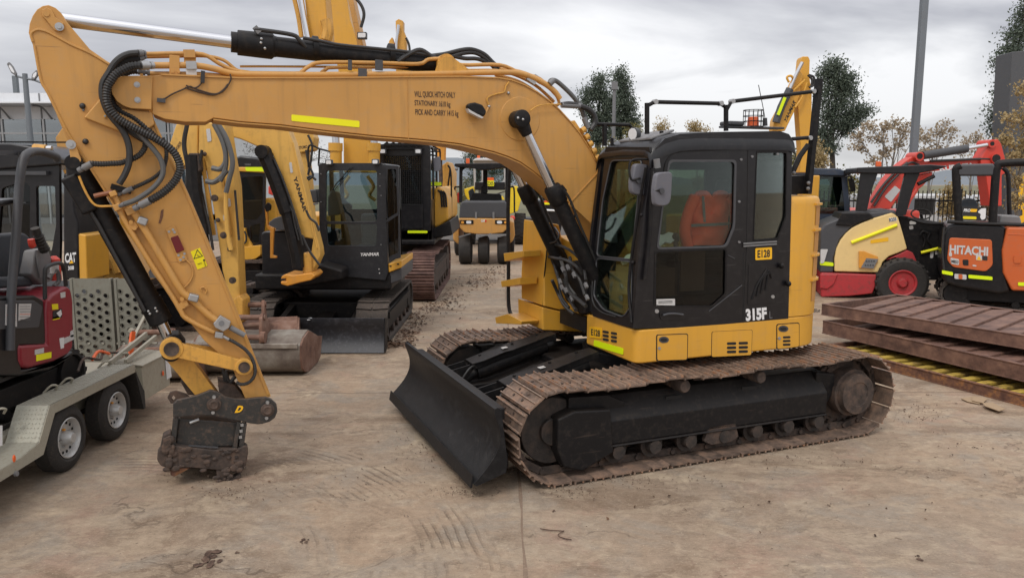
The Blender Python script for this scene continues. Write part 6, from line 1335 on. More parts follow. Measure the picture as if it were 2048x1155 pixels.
# lower body, left tank cover, right yellow panel
MB().box(x0 - 1.05, x1 + .04, CY + .04, CY + 2.1, .80, zb + .05).o('platform', blkm, YC, bevel=.04)
solid(YF, [(522, 466), (530, 462), (600, 462), (640, 470), (640, 560), (600, 570), (524, 562)], CY + .15, 1.5, 'tank_cover', blk, YC, .05, rad=4)
solid(YF, rad_rect([(534, 458), (536, 446), (548, 436), (570, 430), (585, 440), (588, 462)], 5), CY + .0, 1.2, 'tank_lid', dgrey, YC, .06)
plate(YF, 'Y', CY + .145, [(543, 548), (555, 548), (555, 554), (543, 554)], 'sticker', label_w, YC)
solid(YF, [(777, 545), (803, 535), (803, 560), (780, 568)], CY + .06, 1.4, 'side_skirt', dgrey, YC, .02); solid(YF, [(776, 527), (803, 521), (803, 535), (777, 545)], CY + .02, 1.4, 'side_panel', yel2, YC, .015)
for (u, v) in ((781, 532), (796, 528)): oval(u, v, 5, 3, CY + .016, 'slot', dark, YC, .006, F=YF)
# open door swung to the right
dr = solid(YF, [(771, 330), (797, 332), (801, 515), (778, 522)], CY - .15, .04, 'door', slate, YC, .008, holes=[rad_rect([(775, 338), (792, 338), (795, 425), (773, 438)], 3), rad_rect([(774, 445), (796, 430), (797, 505), (777, 514)], 3)])
glz(YF, [(774, 337), (793, 337), (796, 426), (772, 440)], CY - .13, 'door_glass', g_dark, dr); glz(YF, [(773, 444), (797, 430), (798, 506), (777, 515)], CY - .13, 'door_glass', g_dark, dr)
# boom, offset to the left and nearer
BY = -.1
yb_px = [(448, 246), (480, 243), (520, 247), (560, 252), (575, 257), (586, 285), (600, 340), (613, 388), (628, 450), (639, 495), (641, 510), (632, 530), (622, 548), (606, 555), (608, 530), (622, 505), (626, 478), (602, 474), (590, 432), (566, 370), (552, 330), (545, 308), (530, 298), (512, 292), (480, 278), (455, 272)]
solid(YF, yb_px, BY, .26, 'boom', yelp, YC, .02)
tubeF(YF, [(586, 285), (600, 345), (612, 395), (624, 455), (634, 496)], BY - .01, .012, 'edge_rib', yelp, YC); tubeF(YF, [(448, 247), (520, 249), (570, 256)], BY - .01, .012, 'edge_rib', yelp, YC)
word(YF, 'Y', BY - .004, 'YANMAR', (586, 355), (607, 424), (593, 352), ink, YC, .03)
plate(YF, 'Y', BY - .002, [(578, 325), (583, 324), (586, 345), (581, 346)], 'sticker', label_w, YC)
tubeF(YF, [(526, 302), (545, 345), (560, 385), (574, 425)], BY - .08, .105, 'boom_cylinder', blkm, YC, sm=False); tubeF(YF, [(572, 420), (584, 470), (594, 515), (596, 535)], BY - .08, .085, 'boom_cylinder', blkm, YC, sm=False)
MB().lathe(YF.Y(522, 303, BY - .2), (0, 1, 0), [(0, .09), (.3, .09)], 20).o('cylinder_eye', blkm, YC)
for px in ([(548, 318), (566, 360), (582, 405), (596, 450), (606, 490)], [(575, 408), (584, 420), (590, 450), (598, 480)], [(604, 470), (618, 500), (632, 520), (640, 530)], [(612, 420), (620, 436), (632, 446), (638, 462)]): tubeF(YF, px, BY - .12, .017, 'boom_hose', rubc, YC)
solid(YF, [(563, 552), (570, 548), (585, 550), (600, 548), (624, 545), (630, 552), (622, 560), (596, 566), (575, 572), (561, 568), (561, 562), (572, 562), (572, 557), (561, 558)], BY - .15, .5, 'swing_bracket', amber, YC, .02)
solid(YF, [(606, 505), (622, 505), (624, 545), (605, 548)], BY - .05, .25, 'boom_foot', yelw, YC, .02)
solid(YF, [(556, 560), (640, 528), (684, 540), (684, 560), (600, 575)], BY + .5, .5, 'swing_casting', blkm, YC, .04)
solid(YF, [(540, 455), (548, 455), (545, 510), (553, 512), (553, 516), (540, 516)], BY - .05, .05, 'step_bracket', amber, YC, .006); solid(YF, [(529, 412), (534, 410), (536, 450), (551, 458), (545, 466), (533, 455)], BY, .05, 'mirror_bracket', amber, YC, .004)
solid(YF, rad_rect([(528, 412), (536, 404), (542, 410), (541, 420), (532, 424)], 3), BY - .02, .04, 'mirror', blkm, YC, .006)
solid(YF, rad_rect([(612, 380), (634, 378), (636, 405), (614, 405)], 4), CY + .3, .3, 'rear_cover', dgrey, YC, .03); barF(YF, (614, 412), (636, 406), CY, .03, .04, 'grab_rail', mgrey, YC)

# ------------------------------------------------------------------ big excavator with guarded cab, brown tracks
GF = Frame(-1.9, 15.4, 0)
GC = thing('excavator', GF, 'big yellow excavator with mesh-guarded black cab and brown steel tracks beside the aisle', 'excavator')
btrk = rusty('brown_track_steel', (0.085, 0.045, 0.038, 1), (0.14, 0.075, 0.060, 1), (0.20, 0.115, 0.09, 1), .75, 5, .4, .12)
track_y(GC, GF, -.28, .31, .28, 4.6, .50, .46, btrk, 54, True, .04)
track_y(GC, GF, -3.0, -2.4, .28, 4.6, .50, .46, btrk, 54, True, .04)
MB().box(-2.6, -.2, 1.0, 3.8, .45, .95).o('centre_frame', blkm, GC, bevel=.05)
MB().box(-2.7, .22, 1.36, 5.6, 1.10, 1.22).o('platform', blkm, GC, bevel=.04)
cy = 1.35
z0 = 1.22
gcab = [(757, 300), (762, 290), (778, 286), (850, 286), (860, 292), (862, 400), (861, 462), (757, 462)]
solid(GF, gcab, cy, .08, 'cab', blk, GC, .012, holes=[rad_rect([(768, 312), (842, 312), (843, 408), (770, 408)], 3)])
glz(GF, [(767, 311), (843, 311), (844, 409), (769, 409)], cy + .04, 'windscreen', g_blue, GC)
gm = MB()
for k in range(21): a = 768 + k * 3.75; gm.bar(GF.Y(a, 312, cy - .06), GF.Y(a, 408, cy - .06), .012, .012)
for k in range(25): a = 312 + k * 4.0; gm.bar(GF.Y(768, a, cy - .065), GF.Y(843, a, cy - .065), .010, .010)
tag(gm.o('guard_mesh', blkm, GC), kind='stuff')
solid(GF, [(766, 409), (846, 409), (846, 458), (766, 458)], cy - .03, .03, 'lower_guard', blk, GC, .01)
xa, xb = GF.Y(757, 400, cy).x, GF.Y(861, 400, cy).x; zt2 = GF.Y(800, 288, cy).z
MB().box(xa, xb, cy, cy + 1.7, zt2 - .08, zt2).o('cab_roof', blk, GC, bevel=.04)
MB().box(xb - .06, xb, cy + .1, cy + 1.7, z0, z0 + .85).o('cab_side', blk, GC)
for yy in (cy + .1, cy + .8, cy + 1.6): MB().box(xb - .07, xb, yy, yy + .08, z0, zt2 - .06).o('cab_pillar', blk, GC)
glz_side = MB().box(xb - .03, xb - .02, cy + .15, cy + 1.6, z0 + .85, zt2 - .1).o('side_window', g_blue, GC)
MB().box(xa, xb, cy + 1.62, cy + 1.7, z0, zt2 - .1).o('cab_rear', cabin_in, GC)
MB().box(xa, xa + .05, cy + .1, cy + 1.6, z0, zt2 - .1).o('cab_side', cabin_in, GC)
for k in range(6): u = 768 + 13 * k; barF(GF, (u, 291), (u + 8, 285), cy - .12, .05, .10, 'roof_guard_bar', blkm, GC)
barF(GF, (764, 290), (846, 290), cy - .16, .03, .04, 'roof_guard_rail', blkm, GC); barF(GF, (764, 297), (846, 297), cy - .12, .03, .05, 'roof_guard_rail', blkm, GC)
for u in (765, 836):
    b_ = solid(GF, rad_rect([(u - 7, 298), (u + 7, 298), (u + 7, 308), (u - 7, 308)], 2), cy - .2, .1, 'work_lamp', dgrey, GC, .01); plate(GF, 'Y', cy - .2, [(u - 5, 299), (u + 5, 299), (u + 5, 306), (u - 5, 306)], 'lens', lamp_g, b_, .004)
solid(GF, rad_rect([(866, 316), (880, 312), (882, 340), (868, 344)], 4), cy + .2, .05, 'mirror', mirror_b, GC, .01); tubeF(GF, [(852, 315), (862, 310), (873, 312)], cy + .2, .018, 'mirror_arm', blkm, GC)
tubeF(GF, [(855, 292), (858, 288), (876, 298), (880, 302), (880, 330)], cy + .8, .02, 'side_rail', blkm, GC); tubeF(GF, [(857, 303), (880, 303)], cy + .8, .016, 'side_rail', blkm, GC)
plate(GF, 'Y', cy - .04, [(815, 461), (855, 461), (855, 466), (815, 466)], 'reflective_strip', lime, GC, .004)
plate(GF, 'Y', 2.6, [(869, 364), (883, 364), (883, 371), (869, 371)], 'reflective_strip', lime, GC, .01)
solid(GF, [(868, 378), (878, 372), (888, 378), (896, 398), (897, 440), (880, 452), (862, 458), (864, 420)], 2.3, 3.0, 'engine_cover', yel2, GC, .06)
for k in range(3): tubeF(GF, [(876 + 5 * k, 380 + k), (882 + 4.5 * k, 388 + k), (884 + 4.5 * k, 414)], 2.29, .022, 'vent_slit', dark, GC)
solid(GF, [(857, 462), (900, 440), (905, 470), (862, 478)], 1.9, 2.6, 'side_step', blkm, GC, .03)
tubeF(GF, [(896, 372), (900, 340), (898, 332)], 3.5, .02, 'side_rail', blkm, GC); tubeF(GF, [(903, 440), (902, 350), (896, 330)], 3.4, .02, 'side_rail', blkm, GC)
# its huge boom and cylinders
solid(GF, [(686, 340), (686, 250), (660, 90), (642, -20), (600, -20), (607, 40), (640, 140), (655, 250), (660, 262)], 1.0, .05, 'boom_side', yelw, GC, .01) if False else None
solid(GF, [(687, 345), (739, 345), (742, 250), (728, 120), (700, 40), (690, -30), (648, -30), (660, 60), (676, 140), (686, 220)], 1.0, .9, 'boom', yel2, GC, .03)
solid(GF, [(606, -30), (648, -30), (658, 85), (640, 92), (618, 84)], -1.4, .5, 'stick', yel2, GC, .03)
solid(GF, [(690, -30), (716, 98), (728, 98), (700, -30)], -.4, .4, 'boom_edge', yel, GC, .01)
tubeF(GF, [(598, -25), (608, 35), (618, 84)], -1.5, .05, 'stick_rod', chrome, GC, sm=False); tubeF(GF, [(584, -20), (596, 30), (603, 75)], -1.45, .04, 'stick_pipe', yelw, GC); tubeF(GF, [(652, 40), (656, 60), (652, 80)], -1.5, .10, 'stick_lug', yelw, GC)
tubeF(GF, [(705, -10), (722, 10), (728, 30), (722, 55)], -.6, .03, 'boom_hose', rubc, GC)
b_ = solid(GF, rad_rect([(714, 64), (733, 64), (733, 78), (714, 78)], 2), -.6, .1, 'boom_lamp', dgrey, GC, .01); plate(GF, 'Y', -.6, [(716, 66), (731, 66), (731, 75), (716, 75)], 'lens', lamp_g, b_, .004)
for (u, w) in ((672, 1.0), (748, 1.0)):
    tubeF(GF, [(u, 345), (u, 300)], .7, .12, 'boom_cylinder', yel2, GC, sm=False, n=20); tubeF(GF, [(u - 1, 302), (u - 1, 286)], .7, .145, 'cylinder_gland', yel2, GC, sm=False, n=20); tubeF(GF, [(u, 288), (u - 2, 250)], .7, .075, 'cylinder_rod', chrome, GC, sm=False, n=16)
for s in (-1, 1): tubeF(GF, [(717 + s * 18, 352), (717 + s * 30, 372), (717 + s * 22, 390), (717 + s * 34, 400)], cy + 1.0, .04, 'boom_foot_hose', yelp, GC)
tubeF(GF, [(617, 335), (618, 292), (640, 298), (664, 304)], .9, .02, 'deck_rail', blkm, GC); tubeF(GF, [(637, 330), (639, 298)], .9, .02, 'deck_rail', blkm, GC)

# yellow digger further back on the left, reaching up behind the black-cab digger
HF = Frame(-5.2, 19.0, 0)
HC = thing('excavator', HF, 'weathered yellow excavator arm lettered SUMITOMO rising behind the black-cabbed midi excavator', 'excavator')
solid(HF, [(580, 262), (590, 258), (622, 262), (629, 275), (626, 300), (600, 306), (588, 296)], 0, .5, 'boom_head', yelp, HC, .03)
solid(HF, [(598, 300), (612, 300), (618, 350), (622, 400), (626, 470), (606, 470), (604, 380)], .1, .4, 'boom', yelp, HC, .03); solid(HF, [(588, 262), (606, 258), (622, 242), (628, 262)], .2, .3, 'stick', yelp, HC, .02)
word(HF, 'Y', -.006, 'SUMITOMO', (589, 300), (615, 296), (588, 294), ink_b, HC, .02)
for px in ([(616, 270), (624, 290), (622, 320), (616, 350)], [(612, 300), (618, 330), (626, 350), (616, 360)], [(600, 350), (612, 356), (622, 352), (632, 360)]): tubeF(HF, px, -.1, .028, 'arm_hose', rubc, HC)
solid(HF, [(560, 430), (650, 430), (650, 520), (560, 520)], .8, 2.4, 'engine_housing', yel2, HC, .06); solid(HF, [(540, 520), (660, 520), (664, 585), (536, 585)], .6, 2.4, 'undercarriage', mudrust, HC, .06)
solid(HF, [(536, 372), (552, 370), (556, 386), (550, 392), (536, 388)], .2, .3, 'red_cover', redp, HC, .03)

# distant excavator tip sticking up over the boom
IF_ = Frame(-4.2, 27.0, 0)
IC = thing('excavator', IF_, 'distant yellow excavator showing raised stick tip above the boom and cylinder beside the guarded cab', 'excavator')
solid(IF_, [(787, 112), (792, 70), (791, 42), (797, 38), (806, 42), (806, 60), (812, 75), (812, 112)], 0, .4, 'stick', yelw, IC, .02); tubeF(IF_, [(797, 50), (793, 85), (792, 110)], -.1, .05, 'rod', chrome, IC, sm=False)
solid(IF_, [(775, 112), (778, 82), (784, 74), (788, 86), (788, 112)], -.1, .3, 'linkage', yelw, IC, .02); tubeF(IF_, [(812, 76), (818, 90), (820, 110)], -.1, .04, 'arm_hose', rubc, IC)
solid(IF_, [(790, 112), (814, 112), (842, 240), (870, 300), (868, 460), (800, 460), (800, 300)], .2, .5, 'boom', yelw, IC, .04)
tubeF(IF_, [(881, 282), (880, 320)], -.2, .20, 'arm_cylinder', amber, IC, sm=False); tubeF(IF_, [(882, 282), (888, 282)], -.3, .02, 'strip', lime, IC); tubeF(IF_, [(880, 312), (882, 360), (880, 375)], -.2, .07, 'arm_rod', mudrust, IC, sm=False)
solid(IF_, [(884, 330), (896, 322), (905, 345), (903, 440), (872, 440)], .4, 2.2, 'engine_cover', yelw, IC, .06); rubber_track(IC, IF_, -3.5, 0.6, .8, 1.4, .5, .48, mat=mudrust)

# ------------------------------------------------------------------ pneumatic road roller in the aisle
RF = Frame(-.78, 22.8, 0)
RC = thing('road_roller', RF, 'orange-yellow pneumatic road roller with black canopy at the end of the aisle', 'road roller')
for (a, b) in ((916, 943), (955, 978), (994, 1020)):
    x_a, x_b = RF.Y(a, 500, 0).x, RF.Y(b, 500, 0).x; w = MB().lathe((x_a, .45, .42), (1, 0, 0), [(0, .25), (.01, .36), (.05, .42), (x_b - x_a - .05, .42), (x_b - x_a - .01, .36), (x_b - x_a, .25)], 32).o('tyre', rub, RC)
for (a, b) in ((904, 915), (1020, 1029)):
    x_a, x_b = RF.Y(a, 500, 2).x, RF.Y(b, 500, 2).x; MB().lathe((x_a, 3.2, .42), (1, 0, 0), [(0, .25), (.01, .36), (.05, .42), (x_b - x_a - .02, .42), (x_b - x_a, .25)], 28).o('tyre', rub, RC)
solid(RF, [(919, 436), (1017, 437), (1016, 456), (1006, 465), (980, 468), (955, 468), (929, 465), (920, 456)], -.15, 3.2, 'bumper', yel, RC, .03)
solid(RF, [(920, 408), (925, 402), (1010, 402), (1014, 408), (1018, 437), (918, 437)], -.1, 1.6, 'bonnet', dgrey, RC, .05)
for u in (952, 987): barF(RF, (u, 424), (u, 437), -.13, .06, .03, 'bonnet_latch', mgrey, RC, .005)
solid(RF, [(906, 444), (918, 440), (919, 490), (912, 485), (906, 480)], .5, 2.2, 'side_tank', yel, RC, .05); solid(RF, [(1018, 440), (1028, 444), (1030, 470), (1026, 482), (1018, 488)], .5, 2.2, 'side_tank', yel, RC, .05)
for (a, b) in ((920, 947), (990, 1016)):
    h_ = solid(RF, rad_rect([(a, 440), (b, 440), (b, 448), (a, 448)], 1.5), -.17, .05, 'light_cluster', blkm, RC, .005); m_ = (a + b) / 2 + (4 if a < 950 else -4); plate(RF, 'Y', -.172, [(m_ - 5, 441.5), (m_ + 5, 441.5), (m_ + 5, 447), (m_ - 5, 447)], 'headlight', lamp_g, h_, .006); q = a + 2 if a < 950 else b - 8; plate(RF, 'Y', -.172, [(q, 442), (q + 6, 442), (q + 6, 447), (q, 447)], 'indicator', amber, h_, .006)
word(RF, 'Y', -.155, 'CAT', (962, 444), (970, 444), (962, 439), white, RC, .04); plate(RF, 'Y', -.153, [(970, 439), (974, 440), (973, 444), (970, 445)], 'badge', redp, RC, .003)
solid(RF, [(908, 331), (910, 327), (1018, 326), (1020, 331), (1016, 334), (990, 337), (980, 339), (955, 339), (940, 335), (912, 334)], .2, 2.0, 'canopy', blkm, RC, .02)
for u in (922, 1014): barF(RF, (u, 334), (u - 1, 405), .4, .09, .09, 'canopy_post', blkm, RC); barF(RF, (u, 334), (u, 405), 2.0, .09, .09, 'canopy_post', blkm, RC)
tubeF(RF, [(930, 334), (924, 340), (922, 350)], .4, .03, 'canopy_brace', blkm, RC)
solid(RF, [(962, 372), (975, 370), (975, 385), (962, 388)], 1.2, .3, 'steering_column', blkm, RC, .02); solid(RF, [(944, 386), (1002, 388), (1004, 402), (938, 402)], .9, .6, 'dashboard', blkm, RC, .04); solid(RF, [(936, 382), (945, 376), (952, 400), (940, 402)], 1.0, .4, 'seat', seat_m, RC, .04)
solid(RF, [(966, 340), (975, 340), (974, 392), (966, 392)], 2.1, .15, 'rear_post', blkm, RC, .01)
tubeF(RF, [(908, 440), (909, 380), (914, 374), (922, 374)], .7, .025, 'grab_rail', blkm, RC); tubeF(RF, [(1029, 425), (1028, 378), (1022, 374), (1014, 374)], .7, .025, 'grab_rail', blkm, RC)
MB().ball(RF.Y(913, 338, .2), .05).o('canopy_lamp', mgrey, RC); solid(RF, [(932, 317), (939, 317), (939, 327), (932, 327)], .5, .12, 'beacon', orange, RC, .01)
for (a, b, c) in ((917, 941, 470), (958, 982, 470), (994, 1021, 470)):
    barF(RF, (a, 474), (b, 467), -.2, .03, .04, 'scraper_bar', mgrey, RC)
MB().ball(RF.Y(903, 405, .6), .10).o('side_lamp', amber, RC)
# ------------------------------------------------------------------ dumper behind it
DFm = Frame(-.3, 29.6, 0)
DC = thing('site_dumper', DFm, 'bright yellow site dumper with silver-framed cab and yellow SD05 sign behind the road roller', 'dumper')
silver = paint('silver_frame', (.45, .45, .45, 1), .4, dirt=.3)
solid(DFm, [(946, 322), (950, 318), (1008, 318), (1013, 323), (1012, 380), (948, 380)], 0, .1, 'cab', silver, DC, .02, holes=[rad_rect([(951, 328), (963, 328), (963, 362), (952, 366)], 2), rad_rect([(966, 328), (1007, 328), (1008, 358), (1004, 364), (966, 364)], 3)])
glz(DFm, [(950, 327), (1009, 327), (1009, 366), (951, 366)], .05, 'cab_window', g_clear, DC)
solid(DFm, [(950, 364), (1010, 364), (1010, 380), (950, 380)], -.05, 1.2, 'cab_lower', blk, DC, .02); solid(DFm, [(944, 322), (952, 316), (1008, 316), (1014, 322)], -.2, 1.8, 'cab_roof', paint('roof_white', (.6, .6, .6, 1), .4), DC, .04)
solid(DFm, [(928, 378), (948, 372), (950, 404), (938, 404), (930, 390)], -.2, .8, 'skip', yelb, DC, .03); solid(DFm, [(1014, 373), (1034, 372), (1042, 380), (1042, 400), (1036, 422), (1020, 428), (1014, 428)], -.2, 1.2, 'skip', yelb, DC, .03)
solid(DFm, [(986, 396), (992, 391), (1006, 392), (1010, 402), (988, 402)], -.3, .5, 'bonnet', yelb, DC, .04)
sg = plate(DFm, 'Y', -.25, [(972, 361), (988, 361), (988, 372), (972, 372)], 'sign', limey, DC, .01, 1); word(DFm, 'Y', -.262, 'SD05', (973, 371), (987, 371), (973, 363), ink, sg, .02); plate(DFm, 'Y', -.25, [(972, 355), (988, 355), (988, 361), (972, 361)], 'sign_top', orange, DC, .01)
solid(DFm, [(1005, 323), (1006, 316), (1013, 315), (1016, 324)], -.4, .2, 'beacon', orange, DC, .02); solid(DFm, [(954, 316), (954, 311), (960, 311), (960, 316)], .2, .15, 'beacon', orange, DC, .01)
wheel(DC, (DFm.Y(1052, 458, .3).x, .9, .60), (1, 0, 0), .60, .45, amber, .45, tread=22); wheel(DC, (DFm.Y(926, 458, .3).x, .9, .60), (-1, 0, 0), .60, .45, amber, .45, tread=22)
MB().box(-1.3, 1.3, .8, 2.6, .4, 1.0).o('chassis', blkm, DC, bevel=.05)
MB().ball(DFm.Y(1025, 436, -.3), .10).o('tail_lamp', redp, DC); solid(DFm, [(914, 386), (920, 384), (921, 405), (915, 405)], .2, .1, 'red_post', redp, DC, .01)
# dark machine glimpsed between the lift cylinders
QF = Frame(.9, 15.5, 0)
QC = thing('compact_roller', QF, 'small black machine with yellow and orange strip glimpsed between the boom lift cylinders', 'roller')
solid(QF, [(1070, 400), (1124, 400), (1126, 440), (1120, 470), (1076, 470)], 0, 1.2, 'body', blk, QC, .04); solid(QF, [(1085, 384), (1100, 384), (1100, 402), (1085, 402)], .1, .3, 'rear_block', blkm, QC, .02)
MB().box(-.4, 1.0, 0.1, 1.5, 0, 1.0).o('drum_frame', blkm, QC, bevel=.05)
plate(QF, 'Y', -.0, [(1088, 401), (1100, 401), (1100, 405), (1088, 405)], 'reflective_strip', orange, QC); plate(QF, 'Y', -.0, [(1088, 405), (1100, 405), (1100, 409), (1088, 409)], 'reflective_strip', limey, QC)
tubeF(QF, [(1090, 420), (1112, 421)], -.05, .02, 'handle', white, QC); solid(QF, [(1088, 380), (1098, 378), (1098, 384), (1088, 386)], .0, .05, 'paper_tag', label_w, QC)

# ------------------------------------------------------------------ stacked steel cattle grids on the right
def grid(uv1, uv2, z, width, h, n, mat, slat_mat, name, label, mode, extra=1.2):
    a = W0.Z(*uv1, z); b = W0.Z(*uv2, z); d = (b - a).normalized(); ang = math.degrees(math.atan2(d.y, d.x)); a = a - d * extra; L_ = (b - a).length
    F = Frame(a.x, a.y, ang, z - h); t = thing(name, F, label, 'steel grid', 'steel cattle grids in a pile'); w = -width
    for y in (0, w): 
        m = MB(); y2 = .06 if y == 0 else -.06
        m.box(0, L_, *sorted((y, y - y2)), 0, .014); m.box(0, L_, *sorted((y, y - y2)), h - .014, h); m.box(0, L_, *sorted((y - y2 * .15, y - y2 * .35)), .01, h - .01); m.o('side_channel', mat, t, bevel=.003)
    for x in (0, L_ - .06): MB().box(x, x + .06, w + .07, -.07, 0.002, h - .002).o('end_channel', mat, t)
    step = (L_ - .2) / n
    for k in range(n):
        x = .1 + k * step
        if mode == 'louvre':
            sk_ = .34; x -= .0; s = MB(); e = .96
            if x + step + sk_ > L_ - .05: break
            s.prism([(x, -.065, h), (x + step * e, -.065, h - .030), (x + step * e, -.065, h - .042), (x, -.065, h - .012), (x - .004, -.065, h - .045), (x - .010, -.065, h - .004)][:4], (sk_, w + .13, 0)); s.prism([(x - .004, -.064, h - .002), (x + .004, -.064, h - .002), (x + .004, -.064, h - .05), (x - .004, -.064, h - .05)], (sk_, w + .128, 0)); s.o('slat', slat_mat, t)
        else:
            s = MB(); s.box(x, x + step * .52, w + .07, -.065, h * .55, h * .82); s.o('slat', slat_mat, t, bevel=.004)
    return t
grid((2048, 790), (1643, 688), .13, 1.9, .13, 19, old_rust, grid_yel, 'steel_grid', 'rusty steel grid with worn yellow bars at the bottom of the pile', 'bar')
grid((2048, 729), (1645, 640), .40, 2.0, .20, 13, grid_rust, grid_rust, 'steel_grid', 'brown louvred steel grid in the middle of the pile', 'louvre')
grid((2048, 670), (1643, 607), .66, 1.9, .17, 13, grid_rust, grid_rust, 'steel_grid', 'brown louvred steel grid on top of the pile', 'louvre')
for (x, y) in ((.9, -.5), (3.2, -.6), (4.6, -.7), (.9, -1.6), (3.2, -1.7), (5.2, -1.8)):
    pass
BFm = Frame(5.72, 8.38, 107.5)
for (u, v, z0, z1) in ((1980, 742, .13, .20), (1750, 682, .13, .20), (1980, 690, .40, .50), (1740, 640, .40, .50)):
    p = W0.Z(u, v, z0); q = MB(); q.bar((0, 0, (z1 - z0) / 2), (1.3, .5, (z1 - z0) / 2), .1, z1 - z0); o_ = q.o('timber_bearer', mudrust, None); o_.location = (p.x + .15, p.y + .05, z0); tag(o_, {(1980, .13): 'dark timber bearer under the middle steel grid, near its right end', (1750, .13): 'dark timber bearer under the middle steel grid, near the excavator track', (1980, .40): 'dark timber bearer under the top steel grid, near its right end', (1740, .40): 'dark timber bearer under the top steel grid, near the excavator track'}[(u, z0)], 'timber', 'bearers in the grid pile')

# ------------------------------------------------------------------ cream and red soil compactor
CPF = Frame(8.0, 16.2, -15)
CP = thing('soil_compactor', CPF, 'cream and red compactor R235 with black canopy behind the steel grids', 'compactor')
cr = [(1669, 543), (1669, 516), (1673, 496), (1681, 480), (1692, 466), (1705, 455), (1722, 446), (1742, 438), (1784, 425), (1796, 433), (1806, 466), (1815, 498), (1796, 506), (1778, 513), (1766, 524), (1758, 545)]
solid(CPF, cr, 0, 1.5, 'side_cover', cream, CP, .03)
solid(CPF, [(1640, 545), (1640, 500), (1641, 460), (1650, 448), (1700, 428), (1790, 420), (1796, 430), (1742, 437), (1704, 454), (1680, 479), (1668, 515), (1667, 545)], .03, 1.4, 'bonnet', dgrey, CP, .04)
solid(CPF, [(1672, 450), (1684, 426), (1740, 426), (1748, 436), (1716, 446), (1700, 452)], -.02, 1.2, 'air_intake', blkm, CP, .02)
solid(CPF, [(1642, 545), (1760, 549), (1752, 570), (1745, 587), (1700, 592), (1642, 594)], -.05, 1.6, 'rear_bumper', red2, CP, .03)
solid(CPF, [(1640, 548), (1676, 548), (1668, 568), (1655, 578), (1640, 576)], -.09, .1, 'tow_bracket', red2, CP, .02)
wheel(CP, (CPF.Y(1806, 566, -.15).x, -.15, CPF.Y(1806, 566, -.15).z), (0, -1, 0), .52, .55, red2, .50, tread=24)
wheel(CP, (CPF.Y(1806, 566, -.15).x, 1.9, CPF.Y(1806, 566, -.15).z), (0, 1, 0), .60, .5, red2, .46)
solid(CPF, [(1772, 520), (1815, 500), (1826, 505), (1850, 560), (1840, 580), (1815, 520), (1790, 515)], .0, .8, 'wheel_arch', red2, CP, .02)
tubeF(CPF, [(1703, 485), (1794, 450)], -.02, .035, 'reflective_strip', limey, CP, sm=False)
for px, m, nm in (([(1777, 436), (1793, 434), (1794, 441), (1779, 444)], white, 'number_plate'), ([(1741, 480), (1777, 474), (1777, 482), (1741, 487)], plate_y, 'faded_sticker'), ([(1641, 498), (1656, 498), (1648, 525), (1641, 527)], label_w, 'sticker')): s_ = plate(CPF, 'Y', -.003, px, nm, m, CP, .004)
word(CPF, 'Y', -.010, 'R235', (1779, 443.5), (1793, 440.5), (1778, 437), ink, CP, .03)
tl_ = solid(CPF, [(1718, 502), (1728, 502), (1756, 513), (1757, 520), (1748, 537), (1718, 536)], -.06, .05, 'tail_light_box', amber, CP, .01)
solid(CPF, [(1733, 516), (1757, 518), (1747, 537), (1722, 535)], -.075, .02, 'light_panel', mgrey, CP, .003)
for i in range(4):
    for j in range(2): MB().cyl(CPF.Y(1733 + 5 * i - 2 * j, 522 + 8 * j, -.075), CPF.Y(1733 + 5 * i - 2 * j, 522 + 8 * j, -.082), .018, n=8).o('light_hole', dgrey, CP)
plate(CPF, 'Y', .02, [(1640, 522), (1667, 525), (1667, 532), (1640, 530)], 'reflective_strip', lime, CP)
solid(CPF, [(1714, 335), (1862, 329), (1898, 332), (1880, 338), (1862, 342), (1836, 347), (1754, 347), (1714, 346)], -.1, 1.6, 'canopy_roof', blk, CP, .02)
for px in ([(1722, 346), (1756, 346), (1742, 385), (1734, 422), (1712, 422)], [(1811, 346), (1840, 346), (1826, 380), (1812, 430), (1792, 432), (1798, 400)]): solid(CPF, px, .0, .12, 'canopy_post', blk, CP, .01)
for px in ([(1722, 346), (1740, 346), (1734, 422), (1720, 422)], [(1811, 346), (1830, 346), (1812, 430), (1798, 432)]): solid(CPF, px, 1.5, .12, 'canopy_post', blk, CP, .01)
solid(CPF, [(1752, 333), (1752, 323), (1763, 323), (1763, 333)], .5, .1, 'beacon', orange, CP, .01)
solid(CPF, [(1796, 432), (1812, 432), (1845, 440), (1885, 445), (1890, 470), (1884, 560), (1830, 560), (1815, 500)], .25, 1.0, 'operator_station', blkm, CP, .02)
tubeF(CPF, [(1842, 505), (1882, 495)], .2, .03, 'reflective_strip', limey, CP, sm=False)
for px in ([(1818, 452), (1826, 451), (1827, 458), (1819, 459)], [(1819, 442), (1832, 441), (1832, 448), (1819, 449)], [(1861, 503), (1868, 502), (1866, 516), (1860, 516)], [(1870, 501), (1878, 500), (1878, 508), (1870, 509)]): plate(CPF, 'Y', .245, px, 'sticker', label_w, CP)
c = CPF.Y(1842, 428, .5); MB().tube([c + Vector((.19 * math.cos(t), .12 * math.sin(t), .10 * math.sin(t))) for t in np.linspace(0, 2 * math.pi, 20)], .016).o('steering_wheel', rub, CP); MB().cyl(c, c + Vector((.15, .1, -.5)), .03).o('steering_column', blkm, CP)
tubeF(CPF, [(1815, 436), (1850, 446), (1890, 447)], .1, .03, 'side_rail', blkm, CP)
for px in ([(1846, 470), (1850, 480), (1846, 495)], [(1860, 465), (1856, 480), (1864, 490)], [(1840, 470), (1846, 462), (1856, 466)]): tubeF(CPF, px, .2, .02, 'lever', blkm, CP)

